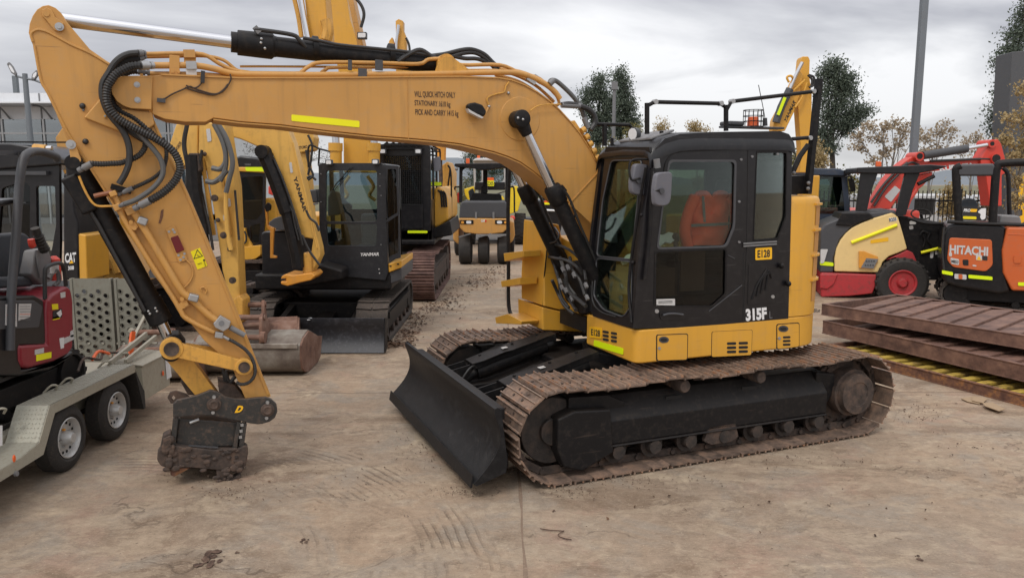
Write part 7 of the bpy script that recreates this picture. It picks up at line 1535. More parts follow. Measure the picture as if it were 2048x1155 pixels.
# navy-cabbed machine behind it
NF = Frame(7.0, 18.6, -15)
NC = thing('tractor_cab_roller', NF, 'machine with navy blue cab and dark glass between the yellow tower and the cream compactor', 'roller')
solid(NF, [(1584, 345), (1600, 336), (1680, 337), (1692, 343), (1696, 352), (1690, 352), (1584, 350)], -.1, 1.7, 'cab_roof', navy, NC, .05)
solid(NF, [(1584, 348), (1694, 350), (1700, 420), (1700, 440), (1584, 440)], 0, .08, 'cab', navy, NC, .01, holes=[rad_rect([(1596, 352), (1683, 354), (1690, 428), (1590, 428)], 4)])
glz(NF, [(1594, 351), (1685, 353), (1692, 430), (1588, 430)], .04, 'cab_window', glass('green_glass', (.30, .42, .38, 1), 1.2), NC)
solid(NF, [(1584, 350), (1694, 352), (1700, 440), (1584, 440)], 1.5, .08, 'cab_far_side', navy, NC, .01, holes=[rad_rect([(1596, 358), (1680, 358), (1684, 420), (1592, 420)], 4)])
solid(NF, [(1660, 350), (1692, 352), (1700, 435), (1680, 435)], .1, .1, 'cab_pillar', navy, NC, .01)
solid(NF, rad_rect([(1696, 356), (1708, 358), (1712, 382), (1702, 384)], 3), -.2, .05, 'mirror', blkm, NC, .01); tubeF(NF, [(1690, 354), (1700, 352), (1704, 358)], -.2, .02, 'mirror_arm', blkm, NC)
solid(NF, rad_rect([(1688, 340), (1702, 340), (1702, 350), (1690, 350)], 2), -.2, .15, 'work_lamp', blkm, NC, .01)
MB().box(-.6, 1.7, .1, 2.2, .2, 1.6).o('body', blkm, NC, bevel=.05); solid(NF, [(1646, 455), (1660, 448), (1662, 454), (1648, 462)], -.1, .1, 'red_trim', redp, NC, .01)
for x in (-.4, 1.1): wheel(NC, (x, .15, .5), (0, -1, 0), .5, .4, blkm, .45)

# ------------------------------------------------------------------ orange digger
OF = Frame(9.3, 14.6, -25)
OC = thing('mini_excavator', OF, 'orange and black mini excavator lettered HITACHI with roll bar canopy behind the steel grids', 'excavator')
solid(OF, [(1887, 470), (1896, 450), (1910, 446), (2000, 449), (2014, 456), (2010, 500), (2012, 545), (2022, 583), (2000, 588), (1920, 575), (1890, 566), (1882, 540)], .0, 1.5, 'counterweight', blk, OC, .06)
solid(OF, rad_rect([(1899, 475), (1984, 479), (1986, 530), (1972, 543), (1906, 534), (1894, 520)], 6), -.03, .06, 'rear_door', ora, OC, .015)
solid(OF, [(2014, 454), (2120, 456), (2120, 584), (2024, 581), (2006, 545), (2004, 500)], -.06, 1.4, 'side_cover', ora, OC, .04)
word(OF, 'Y', -.036, 'HITACHI', (1899, 507), (1976, 512), (1899.5, 489), label_w, OC, .04)
for px, m in (([(1901, 515), (1918, 518), (1918, 530), (1902, 527)], label_w), ([(1952, 509), (1964, 510), (1964, 521), (1952, 520)], label_w), ([(1898, 504), (1904, 505), (1904, 513), (1898, 512)], label_w), ([(1964, 511), (1975, 512), (1975, 521), (1965, 520)], ink), ([(1925, 519), (1937, 519), (1937, 531), (1926, 530)], dark), ([(1945, 529), (1953, 530), (1953, 533), (1945, 532)], label_w)): plate(OF, 'Y', -.033, px, 'sticker', m, OC, .004)
MB().prism(OF.YS([(1953, 519.5), (1963, 520), (1958, 511)], -.039), (0, .001, 0)).o('warning_triangle', plate_y, OC)
word(OF, 'Y', -.040, 'M853', (1902.5, 525), (1916.5, 527), (1903, 519), ink, OC, .03)
for px in ([(1884, 540), (1906, 544), (1906, 551), (1884, 547)], [(1937, 549), (1985, 553), (1985, 560), (1937, 556)], [(2036, 564), (2060, 565), (2060, 572), (2036, 571)]): plate(OF, 'Y', -.07, px, 'reflective_strip', lime, OC, .006)
for px, m in (([(1909, 547), (1933, 549), (1933, 559), (1909, 557)], label_w), ([(1917, 548), (1925, 548.5), (1925, 558), (1917, 557)], ora)): plate(OF, 'Y', -.068 if m is ora else -.06, px, 'sticker', m, OC)
plate(OF, 'Y', -.06, rad_rect([(2028, 511), (2042, 511), (2042, 526), (2028, 526)], 3), 'door_latch', ora, OC, .02)
MB().tube([OF.Y(u, v, -.062) for u, v in [(2016, 468), (2060, 470), (2100, 472)]], .008).o('cover_crease', ora, OC); barF(OF, (2025, 530), (2046, 531), -.06, .01, .01, 'cover_crease', ora, OC)
for px in ([(1918, 445), (1915, 400), (1912, 345), (1914, 336), (1922, 332)], [(1985, 446), (1988, 400), (1992, 345), (1995, 335), (2003, 327), (2060, 324)], ): tubeF(OF, px, .05, .075, 'roll_bar', blkm, OC, n=10)
solid(OF, [(1913, 333), (1922, 328), (1985, 327), (1996, 333), (1992, 352), (1914, 352)], .0, .25, 'roll_bar_head', dgrey, OC, .05)
solid(OF, rad_rect([(1922, 410), (1925, 399), (1938, 396), (1950, 398), (1956, 408), (1956, 418), (1922, 418)], 4), .5, .15, 'seat_back', seat_m, OC, .03)
pn = plate(OF, 'Y', .0, [(1924, 413), (1974, 415), (1972, 442), (1924, 440)], 'hire_sign', ink, OC, .01)
fr_ = plate(OF, 'Y', -.012, [(1926, 432), (1953, 433), (1953, 438.5), (1926, 437.5)], 'sign_band', warn_y, pn, .003)
word(OF, 'Y', -.014, 'PRO', (1927, 423.5), (1941, 424), (1927, 417), white, pn, .04, .3); word(OF, 'Y', -.014, 'HIRE', (1942, 424), (1955, 424.5), (1942, 418), plate_y, pn, .02, .3) if False else plate(OF, 'Y', -.012, [(1941, 417.5), (1955, 418), (1953, 424), (1940, 423.5)], 'sign_flash', plate_y, pn, .003)
plate(OF, 'Y', -.012, [(1955, 424), (1962, 417), (1972, 416), (1971, 437), (1964, 440), (1960, 434), (1962, 428)], 'sign_emblem', white, pn, .003)
tubeF(OF, [(1895, 443), (1960, 447), (2060, 450)], -.02, .035, 'rear_rail', blkm, OC, sm=False); tubeF(OF, [(1888, 455), (1885, 500), (1888, 540)], -.03, .02, 'hose', rubc, OC)
solid(OF, [(2000, 430), (2040, 432), (2044, 448), (1998, 446)], .2, .5, 'armrest', mgrey, OC, .03); tubeF(OF, [(2006, 335), (2016, 350), (2018, 400), (2020, 445)], .9, .04, 'roll_bar', blkm, OC)
MB().box(-.4, 1.6, .1, 1.6, .5, .82).o('turntable', blkm, OC, bevel=.05)
rubber_track(OC, OF, -1.0, 2.4, .15, .52, .29, .27, mat=midrub); rubber_track(OC, OF, -1.0, 2.4, 1.3, 1.65, .29, .27, mat=midrub)
# red digger behind with a long folded arm
RDF = Frame(8.6, 19.2, 0)
RD = thing('excavator', RDF, 'red excavator with its boom lettered KUBOTA reaching right over the black canopies', 'excavator')
solid(RDF, [(1739, 418), (1755, 390), (1773, 360), (1793, 336), (1812, 321), (1830, 310), (1838, 306), (1846, 314), (1850, 323), (1900, 319), (1960, 315), (1980, 313), (2000, 318), (1998, 328), (1960, 328), (1930, 338), (1895, 340), (1862, 343), (1836, 350), (1815, 366), (1798, 392), (1781, 418)], 0, .35, 'boom', redp, RD, .02)
solid(RDF, [(1961, 318), (1972, 300), (1981, 283), (1996, 278), (2003, 288), (2012, 323), (2014, 345), (2004, 350), (2004, 412), (1980, 412), (1972, 350), (1963, 340)], -.08, .4, 'stick', redp, RD, .02)
tubeF(RDF, [(1846, 311), (1934, 297)], -.1, .10, 'stick_cylinder', dgrey, RD, sm=False, n=14); tubeF(RDF, [(1934, 297), (1978, 289)], -.1, .045, 'cylinder_rod', chrome, RD, sm=False, n=12)
for (u, v, r) in ((1840, 313, .11), (1985, 287, .10), (1993, 317, .12)): MB().lathe(RDF.Y(u, v, -.15), (0, 1, 0), [(0, r), (.5, r)], 20).o('pin_boss', redp, RD); 
for (u, v, r) in ((1840, 312, .07), (1985, 287, .05), (1993, 317, .10)): MB().lathe(RDF.Y(u, v, -.16), (0, 1, 0), [(0, r), (.02, r)], 16).o('pin', dark, RD)
for px in ([(1742, 405), (1765, 372), (1790, 345), (1815, 325)], [(1748, 412), (1772, 375), (1800, 345)], [(1860, 322), (1910, 320), (1975, 318), (1998, 325)], [(1838, 330), (1822, 325), (1800, 338)]): tubeF(RDF, px, -.06, .03, 'boom_hose', rubc, RD)
word(RDF, 'Y', -.008, 'KUBOTA', (1880, 342), (1950, 335), (1878, 332), white, RD, .05)
lb2 = plate(RDF, 'Y', -.003, [(1790, 371), (1801, 380), (1782, 404), (1769, 393)], 'lift_chart', label_w, RD, .006)
solid(RDF, [(1800, 385), (1826, 372), (1838, 350), (1866, 344), (1864, 352), (1846, 372), (1800, 408)], .1, .2, 'boom_bracket', redp, RD, .02)
tubeF(RDF, [(1833, 378), (1818, 400), (1812, 415)], .1, .06, 'boom_cylinder', redp, RD, sm=False); tubeF(RDF, [(1836, 368), (1868, 352)], -.05, .05, 'boom_cylinder', blkm, RD, sm=False)
MB().box(-1.0, 1.6, .2, 2.2, .6, 1.75).o('body', redp, RD, bevel=.08); rubber_track(RD, RDF, -1.8, 2.0, .1, .55, .42, .40)

# yellow digger arm rising right behind the main cab
PF = Frame(6.6, 17.2, 0)
PC = thing('excavator', PF, 'yellow excavator with raised arm lettered YANMAR behind the corner post of the main cab', 'excavator')
solid(PF, [(1602, 118), (1605, 113), (1617, 113), (1620, 120), (1619, 150), (1624, 190), (1622, 300), (1624, 345), (1600, 345), (1602, 300), (1596, 215), (1588, 200), (1597, 165)], 0, .28, 'stick', yelb if False else yel2, PC, .015)
solid(PF, [(1545, 262), (1548, 240), (1570, 200), (1586, 165), (1600, 140), (1606, 150), (1600, 190), (1588, 225), (1570, 262)], -.1, .26, 'boom', yel2, PC, .015)
tubeF(PF, [(1552, 245), (1562, 215), (1580, 178)], -.2, .085, 'arm_cylinder', dgrey, PC, sm=False); tubeF(PF, [(1580, 178), (1592, 150), (1605, 125)], -.2, .04, 'arm_rod', chrome, PC, sm=False)
barF(PF, (1556, 230), (1570, 195), -.3, .06, .02, 'reflective_strip', lime, PC); word(PF, 'Y', -.105, 'YANMAR', (1572, 247), (1592, 205), (1568, 240), ink, PC, .03)
for px in ([(1618, 150), (1628, 155), (1627, 170), (1618, 175)], [(1616, 150), (1624, 160), (1622, 175)], [(1578, 165), (1574, 155), (1582, 152), (1588, 160)], [(1578, 190), (1594, 175), (1610, 160)], [(1590, 215), (1604, 195), (1614, 165)]): tubeF(PF, px, -.15, .025, 'arm_hose', rubc if px[0][0] > 1600 else yel2, PC)
MB().box(-1.4, .15, .3, 2.4, .8, 1.7).o('body', yel2, PC, bevel=.08); MB().box(-.1, .25, .2, .6, 1.8, 2.6).o('boom_foot', yel2, PC, bevel=.03); rubber_track(PC, PF, -1.6, 1.6, .2, .65, .42, .40)

# ------------------------------------------------------------------ fence, parked vans, poles
FY = 27.0
FZ = Frame(0, FY, 0)
def palisade(x0, x1, y, zt, name, label):
    F = Frame(x0, y, 0); f = thing(name, F, label, 'fence'); base = None; n = int((x1 - x0) / .14)
    rails = MB()
    for z in (.35, zt - .35): MB().box(0, x1 - x0, .02, .05, z, z + .05).o('fence_rail', blkm, f)
    bm = MB().box(-.012, .012, -.01, .012, 0, zt)
    first = bm.o('fence_bar', blkm, f)
    for k in range(1, min(n, 290)): c = first.copy(); COL.objects.link(c); c.parent = f; c.location = (k * .14, 0, 0)
    for k in range(int((x1 - x0) / 2.6) + 1): MB().box(k * 2.6 - .035, k * 2.6 + .035, .03, .1, 0, zt + .05).o('fence_post', blkm, f)
palisade(9.5, 22.0, 25.5, 2.15, 'steel_fence', 'black vertical-bar steel fence behind the red and orange diggers')
def van(x, y, w, h, label, name='parked_van'):
    F = Frame(x, y, 0); v = thing(name, F, label, 'van', 'white vehicles parked beyond the fence'); wm = MATS.get('van_white') or paint('van_white', (.6, .6, .61, 1), .3, dirt=.2, coat=.3)
    b = MB(); b.prism([(0, 0, .35), (w, 0, .35), (w, 0, h * .55), (w - .25, 0, h * .62), (w - .85, 0, h), (.1, 0, h), (0, 0, h - .15)], (0, 1.8, 0)); b.o('body', wm, v, bevel=.08, seg=3)
    MB().prism([(w - .42, -.01, h * .60), (w - .95, -.01, h * .92), (w - 1.7, -.01, h * .92), (w - 1.7, -.01, h * .60)], (0, .02, 0)).o('side_window', dark, v)
    MB().prism([(w - 1.85, -.01, h * .60), (w - 1.85, -.01, h * .92), (w - 2.8, -.01, h * .92), (w - 2.8, -.01, h * .60)], (0, .02, 0)).o('side_window', dark, v)
    for xx in (.8, w - .8): wheel(v, (xx, -.02, .33), (0, -1, 0), .33, .22, mgrey, .6)
    MB().box(w - .1, w + .02, .1, 1.7, .7, .85).o('headlight', lamp_g, v)
van(13.3, 30, 4.8, 1.95, 'white van parked beyond the fence behind the orange digger seat'); van(18.6, 30.5, 4.8, 1.9, 'white van parked beyond the fence at the right edge'); van(8.6, 31, 4.2, 1.6, 'low white car parked beyond the fence left of the light pole', 'parked_car')
pole_m = paint('pole_grey', (0.17, 0.19, 0.21, 1), .5, metal=.3, dirt=.2)
pf = Frame(12.2, 22.0, 0); base = W0.Y(1822, 400, 22.0); topp = W0.Y(1849, -60, 22.0)
xx = W0.Y(1838, 150, 22.0).x
pt = thing('light_pole', Frame(xx, 22.0, 0), 'tall grey square light pole rising above the red digger arm', 'pole')
MB().prism([(-.09, -.09, 0), (.09, -.09, 0), (.09, .09, 0), (-.09, .09, 0)], (0, 0, 9.5)).o('post', pole_m, pt, bevel=.02); MB().box(-.25, .25, -.25, .25, 0, .04).o('base_plate', pole_m, pt); MB().box(-.9, .9, -.06, .06, 9.4, 9.55).o('lamp_arm', pole_m, pt)
# dark sign tower at the right edge with big yellow letters low down
SFm = Frame(W0.Y(2040, 300, 24).x, 24.0, 0)
ST = thing('sign_tower', SFm, 'tall dark grey sign tower at the right edge behind the autumn leaves', 'sign')
dk = paint('tower_grey', (.075, .078, .085, 1), .5, dirt=.2)
solid(SFm, [(2024, 104), (2110, 96), (2110, 480), (2008, 480), (2016, 250)], 0, .8, 'panel', dk, ST, .02)
word(SFm, 'Y', -.02, 'C', (2035, 345), (2035, 398), (2085, 345), yelb if False else plate_y, ST, .12); 
word(SFm, 'Y', -.02, 'A', (2034, 400), (2034, 450), (2080, 400), plate_y, ST, .08)
# slim lamp post right of the gum trees & far mast
for (u, y, v0, nm, lab) in ((1229, 42, 168, 'lamp_post', 'slim grey lamp post in front of the twin gum trees'), (1767, 60, 292, 'mast', 'thin mast far behind the autumn tree')):
    x = W0.Y(u, v0, y).x; z = W0.Y(u, v0, y).z; t = thing(nm, Frame(x, y, 0), lab, 'pole'); MB().cyl((0, 0, 0), (0, 0, z), .13 if y == 42 else .07, .09 if y == 42 else .05, n=10).o('post', mgrey, t)
    if y == 42: MB().box(-.15, .15, -.15, .15, z - .3, z + .1).o('lamp_head', mgrey, t)
# twin lamp post at the left, and one cut-off post
x = W0.Y(50, 152, 36).x; z = W0.Y(50, 152, 36).z
lt = thing('lamp_post', Frame(x, 36, 0), 'grey lamp post with two tilted flood lamps in front of the white building', 'lamp post')
MB().cyl((0, 0, 0), (0, 0, z + .1), .16, .11, n=12).o('post', pole_m, lt)
LF = Frame(x, 36, 0)
MB().tube([LF.Y(32, 152, 0), LF.Y(50, 157, 0), LF.Y(68, 160, 0), LF.Y(84, 166, 0)], .05, smooth=False).o('lamp_arm', pole_m, lt)
for px in ([(13, 128), (17, 124), (24, 132), (32, 147), (31, 152), (22, 146)], [(62, 158), (64, 148), (72, 140), (76, 142), (74, 152), (68, 160)]): 
    h_ = solid(LF, px, -.1, .12, 'flood_lamp', mgrey, lt, .02); c = sum((Vector((p[0], p[1])) for p in px), Vector((0, 0))) / len(px)
    plate(LF, 'Y', -.101, [tuple(c + (Vector(p) - c) * .6) for p in px], 'lens', lamp_g, h_, .01, 0)
x2 = W0.Y(30, 152, 66).x; t = thing('post', Frame(x2, 66, 0), 'grey post rising behind the white showroom left of the flood lamps', 'post'); z2 = W0.Y(30, 152, 66).z; MB().box(-.17, .17, -.17, .17, 0, z2).o('post_body', pole_m, t)

# ------------------------------------------------------------------ white showroom building on the left
BY_ = 44.0
BFl = Frame(-36, BY_, 0)
bd = thing('showroom_building', BFl, 'white flat-roofed showroom with long glass front at the left', 'building')
wallm = paint('white_cladding', (0.66, 0.67, 0.69, 1), .5, dirt=.12, scale=.5, bump=0); shg = glass('showroom_glass', (.25, .30, .33, 1), 6.0, .03)
zz_ = lambda v: BFl.Y(100, v, 0).z
xr = BFl.Y(352, 200, 0).x
z_top, z_b1, z_lip, z_b2 = zz_(186), zz_(207), zz_(212), zz_(238)
MB().box(0, xr, 0, 18, z_b1, z_top).o('parapet', wallm, bd); MB().box(-.5, xr + .5, -1.4, 18, z_lip, z_b1 - .02).o('canopy', wallm, bd, bevel=.03)
MB().box(0, xr, .1, 18, z_b2, z_lip - .02).o('fascia', wallm, bd)
x = BFl.Y(0, 220, 0).x
k = 0; xx = 0.5
while xx < xr:
    MB().box(xx, xx + .06, -.04, .0, z_b1 + .02, z_top - .02).o('panel_joint', mgrey, bd); MB().box(xx, xx + .06, .05, .1, z_b2 + .02, z_lip - .04).o('panel_joint', mgrey, bd)
    MB().box(xx + .1, xx + 2.22, .18, .2, .4, z_b2).o('window_pane', shg, bd); MB().box(xx, xx + .1, .1, .3, .0, z_b2).o('window_mullion', steel, bd)
    MB().tube([(xx + .3, -1.2, z_lip - .05), (xx + .5, -.6, z_lip - .15), (xx + .6, .05, z_lip - .7)], .05).o('canopy_bracket', mgrey, bd); xx += 2.32
MB().box(0, xr, .12, .3, zz_(268), zz_(268) + .10).o('window_transom', steel, bd)
MB().box(0, xr, 3, 3.2, 0, z_b2).o('inner_wall', mgrey, bd); MB().box(0, xr, .15, 17.9, 0, .38).o('plinth', mgrey, bd)
MB().box(xr - .3, xr, .1, 18, 0, z_lip - .03).o('end_wall', wallm, bd)

# ------------------------------------------------------------------ hills, verge
hl = MB(); rows = []
for j, yy in enumerate((380, 420, 520)):
    row = []
    for i in range(61):
        x = -420 + i * 16; h = (0 if j == 0 else (3 + 3.2 * math.sin(i * .31) + 2.0 * math.sin(i * .83 + 1) + 4.5 * math.exp(-((i - 20) / 9) ** 2)) * (1 if j == 1 else 1.5)); row.append((x, yy, h))
    rows.append(row)
hl.sheet(rows, (0, 0, -1)); tag(hl.o('hills', paint('far_hill', (0.16, 0.18, 0.20, 1), .9, dirt=0, scale=.02, bump=0), smooth=60), kind='structure')
vg = MB(); vg.prism([(-300, 33, 0), (400, 33, 0), (400, 340, 0), (-300, 340, 0)], (0, 0, .03)); tag(vg.o('grass_field', paint('dry_grass', (0.12, 0.115, 0.06, 1), .95, dirt=.5, dust=(.2, .17, .1, 1), scale=.6), None), kind='structure')
cpk = MB(); cpk.prism([(-40, 32, 0), (60, 32, 0), (60, 47, 0), (-40, 47, 0)], (0, 0, .036)); tag(cpk.o('car_park', paint('asphalt', (0.06, 0.06, 0.06, 1), .9, dirt=.4, scale=2), None), kind='structure')

# ------------------------------------------------------------------ trees
def leafmat(name, c1, c2, tr=0.25):
    m = bpy.data.materials.new(name); m.use_nodes = True; nt = m.node_tree; N = nt.nodes.new; L = nt.links.new; b = nt.nodes['Principled BSDF']
    g = N('ShaderNodeNewGeometry'); mx = N('ShaderNodeMixRGB'); L(g.outputs['Random Per Island'], mx.inputs[0]); mx.inputs[1].default_value = c1; mx.inputs[2].default_value = c2
    L(mx.outputs[0], b.inputs['Base Color']); b.inputs['Roughness'].default_value = .6; b.inputs['Specular IOR Level'].default_value = .3
    t = N('ShaderNodeBsdfTranslucent'); L(mx.outputs[0], t.inputs[0]); ms = N('ShaderNodeMixShader'); ms.inputs[0].default_value = tr; L(b.outputs[0], ms.inputs[1]); L(t.outputs[0], ms.inputs[2]); L(ms.outputs[0], nt.nodes['Material Output'].inputs[0]); return m
gum_l = leafmat('gum_leaves', (0.07, 0.092, 0.07, 1), (0.16, 0.19, 0.14, 1), .35); aut_l = leafmat('autumn_leaves', (0.27, 0.20, 0.13, 1), (0.50, 0.41, 0.29, 1), .35); gold_l = leafmat('gold_leaves', (0.28, 0.20, 0.085, 1), (0.54, 0.42, 0.22, 1), .35)
olive_l = leafmat('olive_leaves', (0.10, 0.095, 0.03, 1), (0.26, 0.22, 0.08, 1), .3)
bark = paint('pale_bark', (0.20, 0.175, 0.15, 1), .9, dirt=.4, scale=3, bump=.4); bark_d = paint('dark_bark', (0.07, 0.058, 0.048, 1), .9, dirt=.3, scale=3, bump=.4)
def leaves(centres, per, spread, size, aspect, droop, rs):
    """many small leaf quads round the given twig ends"""
    C = np.repeat(np.array(centres), per, 0); n = len(C)
    off = rs.normal(0, 1, (n, 3)) * np.array(spread); P = C + off
    d = rs.normal(0, 1, (n, 3)); d[:, 2] -= droop; d /= np.linalg.norm(d, axis=1)[:, None]
    u = np.cross(d, rs.normal(0, 1, (n, 3))); u /= np.linalg.norm(u, axis=1)[:, None] + 1e-9
    s = size * rs.uniform(.6, 1.3, (n, 1)); a, b = d * s, u * s * aspect
    V = np.stack([P - b * .3, P + a * .5 - b, P + a, P + a * .5 + b], 1).reshape(-1, 3); F_ = np.arange(4 * n).reshape(-1, 4)
    return V, F_
def leafobj(name, V, F_, mat, parent):
    me = bpy.data.meshes.new(name); me.from_pydata(V.tolist(), [], F_.tolist()); me.materials.append(mat); o_ = bpy.data.objects.new(name, me); COL.objects.link(o_); o_.parent = parent; return o_
def tree(F, label, name, trunk_h, r0, clusters, limbs, leafm, barkm, per, spread, size, aspect=.28, droop=.8, seed=1, cat='tree', sub=5):
    """clusters: (x, z, rx, rz) blobs of crown in local metres; limbs branch from the trunk to clusters"""
    rs = np.random.default_rng(seed); t = thing(name, F, label, cat); mb = MB()
    tp = [(0, 0, 0), (r0 * .3, 0, trunk_h * .3), (-r0 * .5, .1, trunk_h * .65), (r0 * .2, 0, trunk_h)]
    P_ = smooth_path(tp, 4); fr = []; N_ = len(P_)
    for i, p in enumerate(P_): fr.append((p, Vector((1, 0, 0)), Vector((0, 1, 0)), r0 * (1 - .75 * i / N_)))
    mb.ring(fr, 10); cents = []
    def limb(a, b, r):
        a, b = Vector(a), Vector(b); m = a.lerp(b, .5) + Vector((rs.uniform(-.1, .1), rs.uniform(-.1, .1), rs.uniform(.0, .15))) * (b - a).length
        pts = smooth_path([a, m, b], 3); e1 = Vector((0, 1, 0)); f = []
        for i, p in enumerate(pts):
            d = (pts[min(i + 1, len(pts) - 1)] - pts[max(0, i - 1)]).normalized(); q = e1 - d * e1.dot(d); q = q.normalized() if q.length > .01 else d.orthogonal().normalized()
            f.append((p, q, d.cross(q), r * (1 - .8 * i / len(pts))))
        mb.ring(f, 5); return pts
    for (x, z, rx, rz) in clusters:
        ry = rx * .8; y = rs.uniform(-.3, .3) * rx
        za = min(trunk_h * rs.uniform(.45, .95), z - abs(x) * .35); za = max(za, trunk_h * .28); k = za / trunk_h
        root = P_[min(int(k * (N_ - 1)), N_ - 1)]
        pl = limb(root, (x, y, z), r0 * .34 * (.5 + rx / 3))
        for _ in range(int(sub * max(1, rx * rz / 1.5))):
            v = rs.normal(0, 1, 3); v /= np.linalg.norm(v); rr = rs.uniform(.35, 1.0) ** .6
            e = Vector((x + v[0] * rx * rr, y + v[1] * ry * rr, z + v[2] * rz * rr)); q = pl[rs.integers(len(pl) // 2, len(pl))]
            limb(q, e, r0 * .10); cents.append(tuple(e)); cents.append(tuple(q.lerp(e, .65)))
    mb.o('trunk', barkm, t, smooth=60); V, F_ = leaves(cents, per, spread, size, aspect, droop, rs); tag(leafobj('crown', V, F_, leafm, t), kind='stuff')
    return t
KR = .95
def clus(F, pts):
    out = []
    for (u, v, ru, rv) in pts:
        p = F.Y(u, v, 0); q = F.Y(u + ru, v, 0); s = F.Y(u, v - rv, 0); out.append((p.x, p.z, (q.x - p.x) * KR, (s.z - p.z) * KR))
    return out
def treeF(u, y): return Frame(W0.Y(u, 360, y).x, y, 0)
T1 = treeF(1196, 50)
tree(T1, 'left of two tall dark gum trees behind the cab roof rail', 'gum_tree', T1.Y(1196, 190, 0).z, .22, clus(T1, [(1200, 160, 16, 18), (1182, 182, 20, 20), (1208, 200, 20, 20), (1176, 212, 14, 18), (1196, 236, 24, 18), (1216, 226, 14, 20), (1190, 268, 20, 14), (1212, 262, 18, 12)]), None, gum_l, bark_d, 144, (.28, .28, .22), 0.143, seed=3)
T2 = treeF(1244, 52)
tree(T2, 'right of two tall dark gum trees behind the cab roof rail', 'gum_tree', T2.Y(1244, 180, 0).z, .22, clus(T2, [(1238, 152, 16, 16), (1250, 180, 18, 18), (1236, 205, 18, 18), (1260, 212, 14, 18), (1248, 240, 24, 14), (1232, 262, 18, 12), (1262, 244, 10, 10)]), None, gum_l, bark_d, 144, (.28, .28, .22), 0.143, seed=4)
T3 = treeF(1664, 40)
tree(T3, 'tall dark gum tree behind the yellow raised arm', 'gum_tree', T3.Y(1672, 150, 0).z, .2, clus(T3, [(1672, 124, 12, 16), (1660, 148, 20, 18), (1690, 152, 18, 16), (1664, 182, 26, 18), (1700, 178, 18, 18), (1682, 205, 28, 16), (1716, 222, 20, 12), (1700, 236, 24, 10), (1658, 232, 22, 16), (1645, 262, 14, 14), (1650, 290, 10, 8), (1690, 250, 14, 6)]), None, gum_l, bark_d, 132, (.25, .25, .2), 0.122, seed=5)
T4 = treeF(2060, 26)
tree(T4, 'large dark evergreen filling the top right corner', 'evergreen_tree', T4.Y(2060, 60, 0).z, .25, clus(T4, [(2055, 20, 22, 22), (2040, 60, 24, 20), (2020, 100, 24, 18), (2004, 126, 20, 14), (2030, 150, 26, 16), (2010, 180, 20, 14), (1998, 222, 22, 14), (2020, 210, 22, 20), (2004, 250, 20, 12), (2030, 260, 22, 20), (2060, 120, 30, 30), (2060, 200, 26, 30), (2050, 300, 20, 20)]), None, gum_l, bark_d, 120, (.16, .16, .14), 0.088, seed=6)
T5 = treeF(1786, 30)
tree(T5, 'sparse autumn tree with tan leaves left of the grey light pole', 'autumn_tree', T5.Y(1786, 285, 0).z, .085, clus(T5, [(1786, 242, 20, 12), (1762, 256, 18, 10), (1812, 254, 18, 10), (1738, 252, 16, 8), (1720, 268, 16, 10), (1712, 290, 14, 10), (1750, 278, 16, 10), (1800, 280, 20, 10), (1835, 262, 14, 8), (1770, 300, 14, 8), (1744, 318, 14, 10)]), None, aut_l, bark, 11, (.11, .11, .07), .09, .5, .2, seed=8, sub=7)
T6 = treeF(1862, 33)
tree(T6, 'sparse autumn tree with tan leaves right of the grey light pole', 'autumn_tree', T6.Y(1858, 300, 0).z, .08, clus(T6, [(1890, 248, 14, 12), (1870, 262, 16, 8), (1852, 274, 14, 8), (1900, 262, 12, 6), (1880, 290, 18, 8), (1848, 300, 12, 8)]), None, aut_l, bark, 11, (.11, .11, .07), .09, .5, .2, seed=9, sub=7)
T7 = treeF(1945, 34)
tree(T7, 'thin autumn tree behind the red digger arm', 'autumn_tree', T7.Y(1945, 300, 0).z, .07, clus(T7, [(1935, 282, 16, 10), (1955, 272, 12, 10), (1920, 300, 12, 8), (1960, 300, 14, 10)]), None, aut_l, bark, 12, (.12, .12, .08), .09, .5, .2, seed=10, sub=6)
T8 = treeF(2042, 21.5)
tree(T8, 'golden leaved tree in front of the dark sign tower at the right edge', 'autumn_tree', T8.Y(2040, 300, 0).z, .07, clus(T8, [(2045, 180, 10, 14), (2020, 232, 22, 10), (2046, 240, 14, 14), (2010, 278, 14, 12), (2030, 310, 18, 12), (2046, 290, 12, 20), (2012, 330, 12, 8), (2040, 360, 16, 16), (2030, 400, 14, 14)]), None, gold_l, bark, 18, (.09, .09, .07), .07, .5, .2, seed=11, sub=7)
T9 = treeF(960, 62)
tree(T9, 'dark gum tree behind the dumper cab', 'gum_tree', T9.Y(962, 310, 0).z, .25, clus(T9, [(948, 306, 18, 12), (972, 300, 22, 14), (1005, 318, 20, 16), (950, 330, 22, 14), (990, 345, 26, 14), (1030, 345, 22, 18), (1060, 372, 22, 18), (948, 360, 16, 14)]), None, gum_l, bark_d, 110, (.3, .3, .25), 0.143, seed=12)
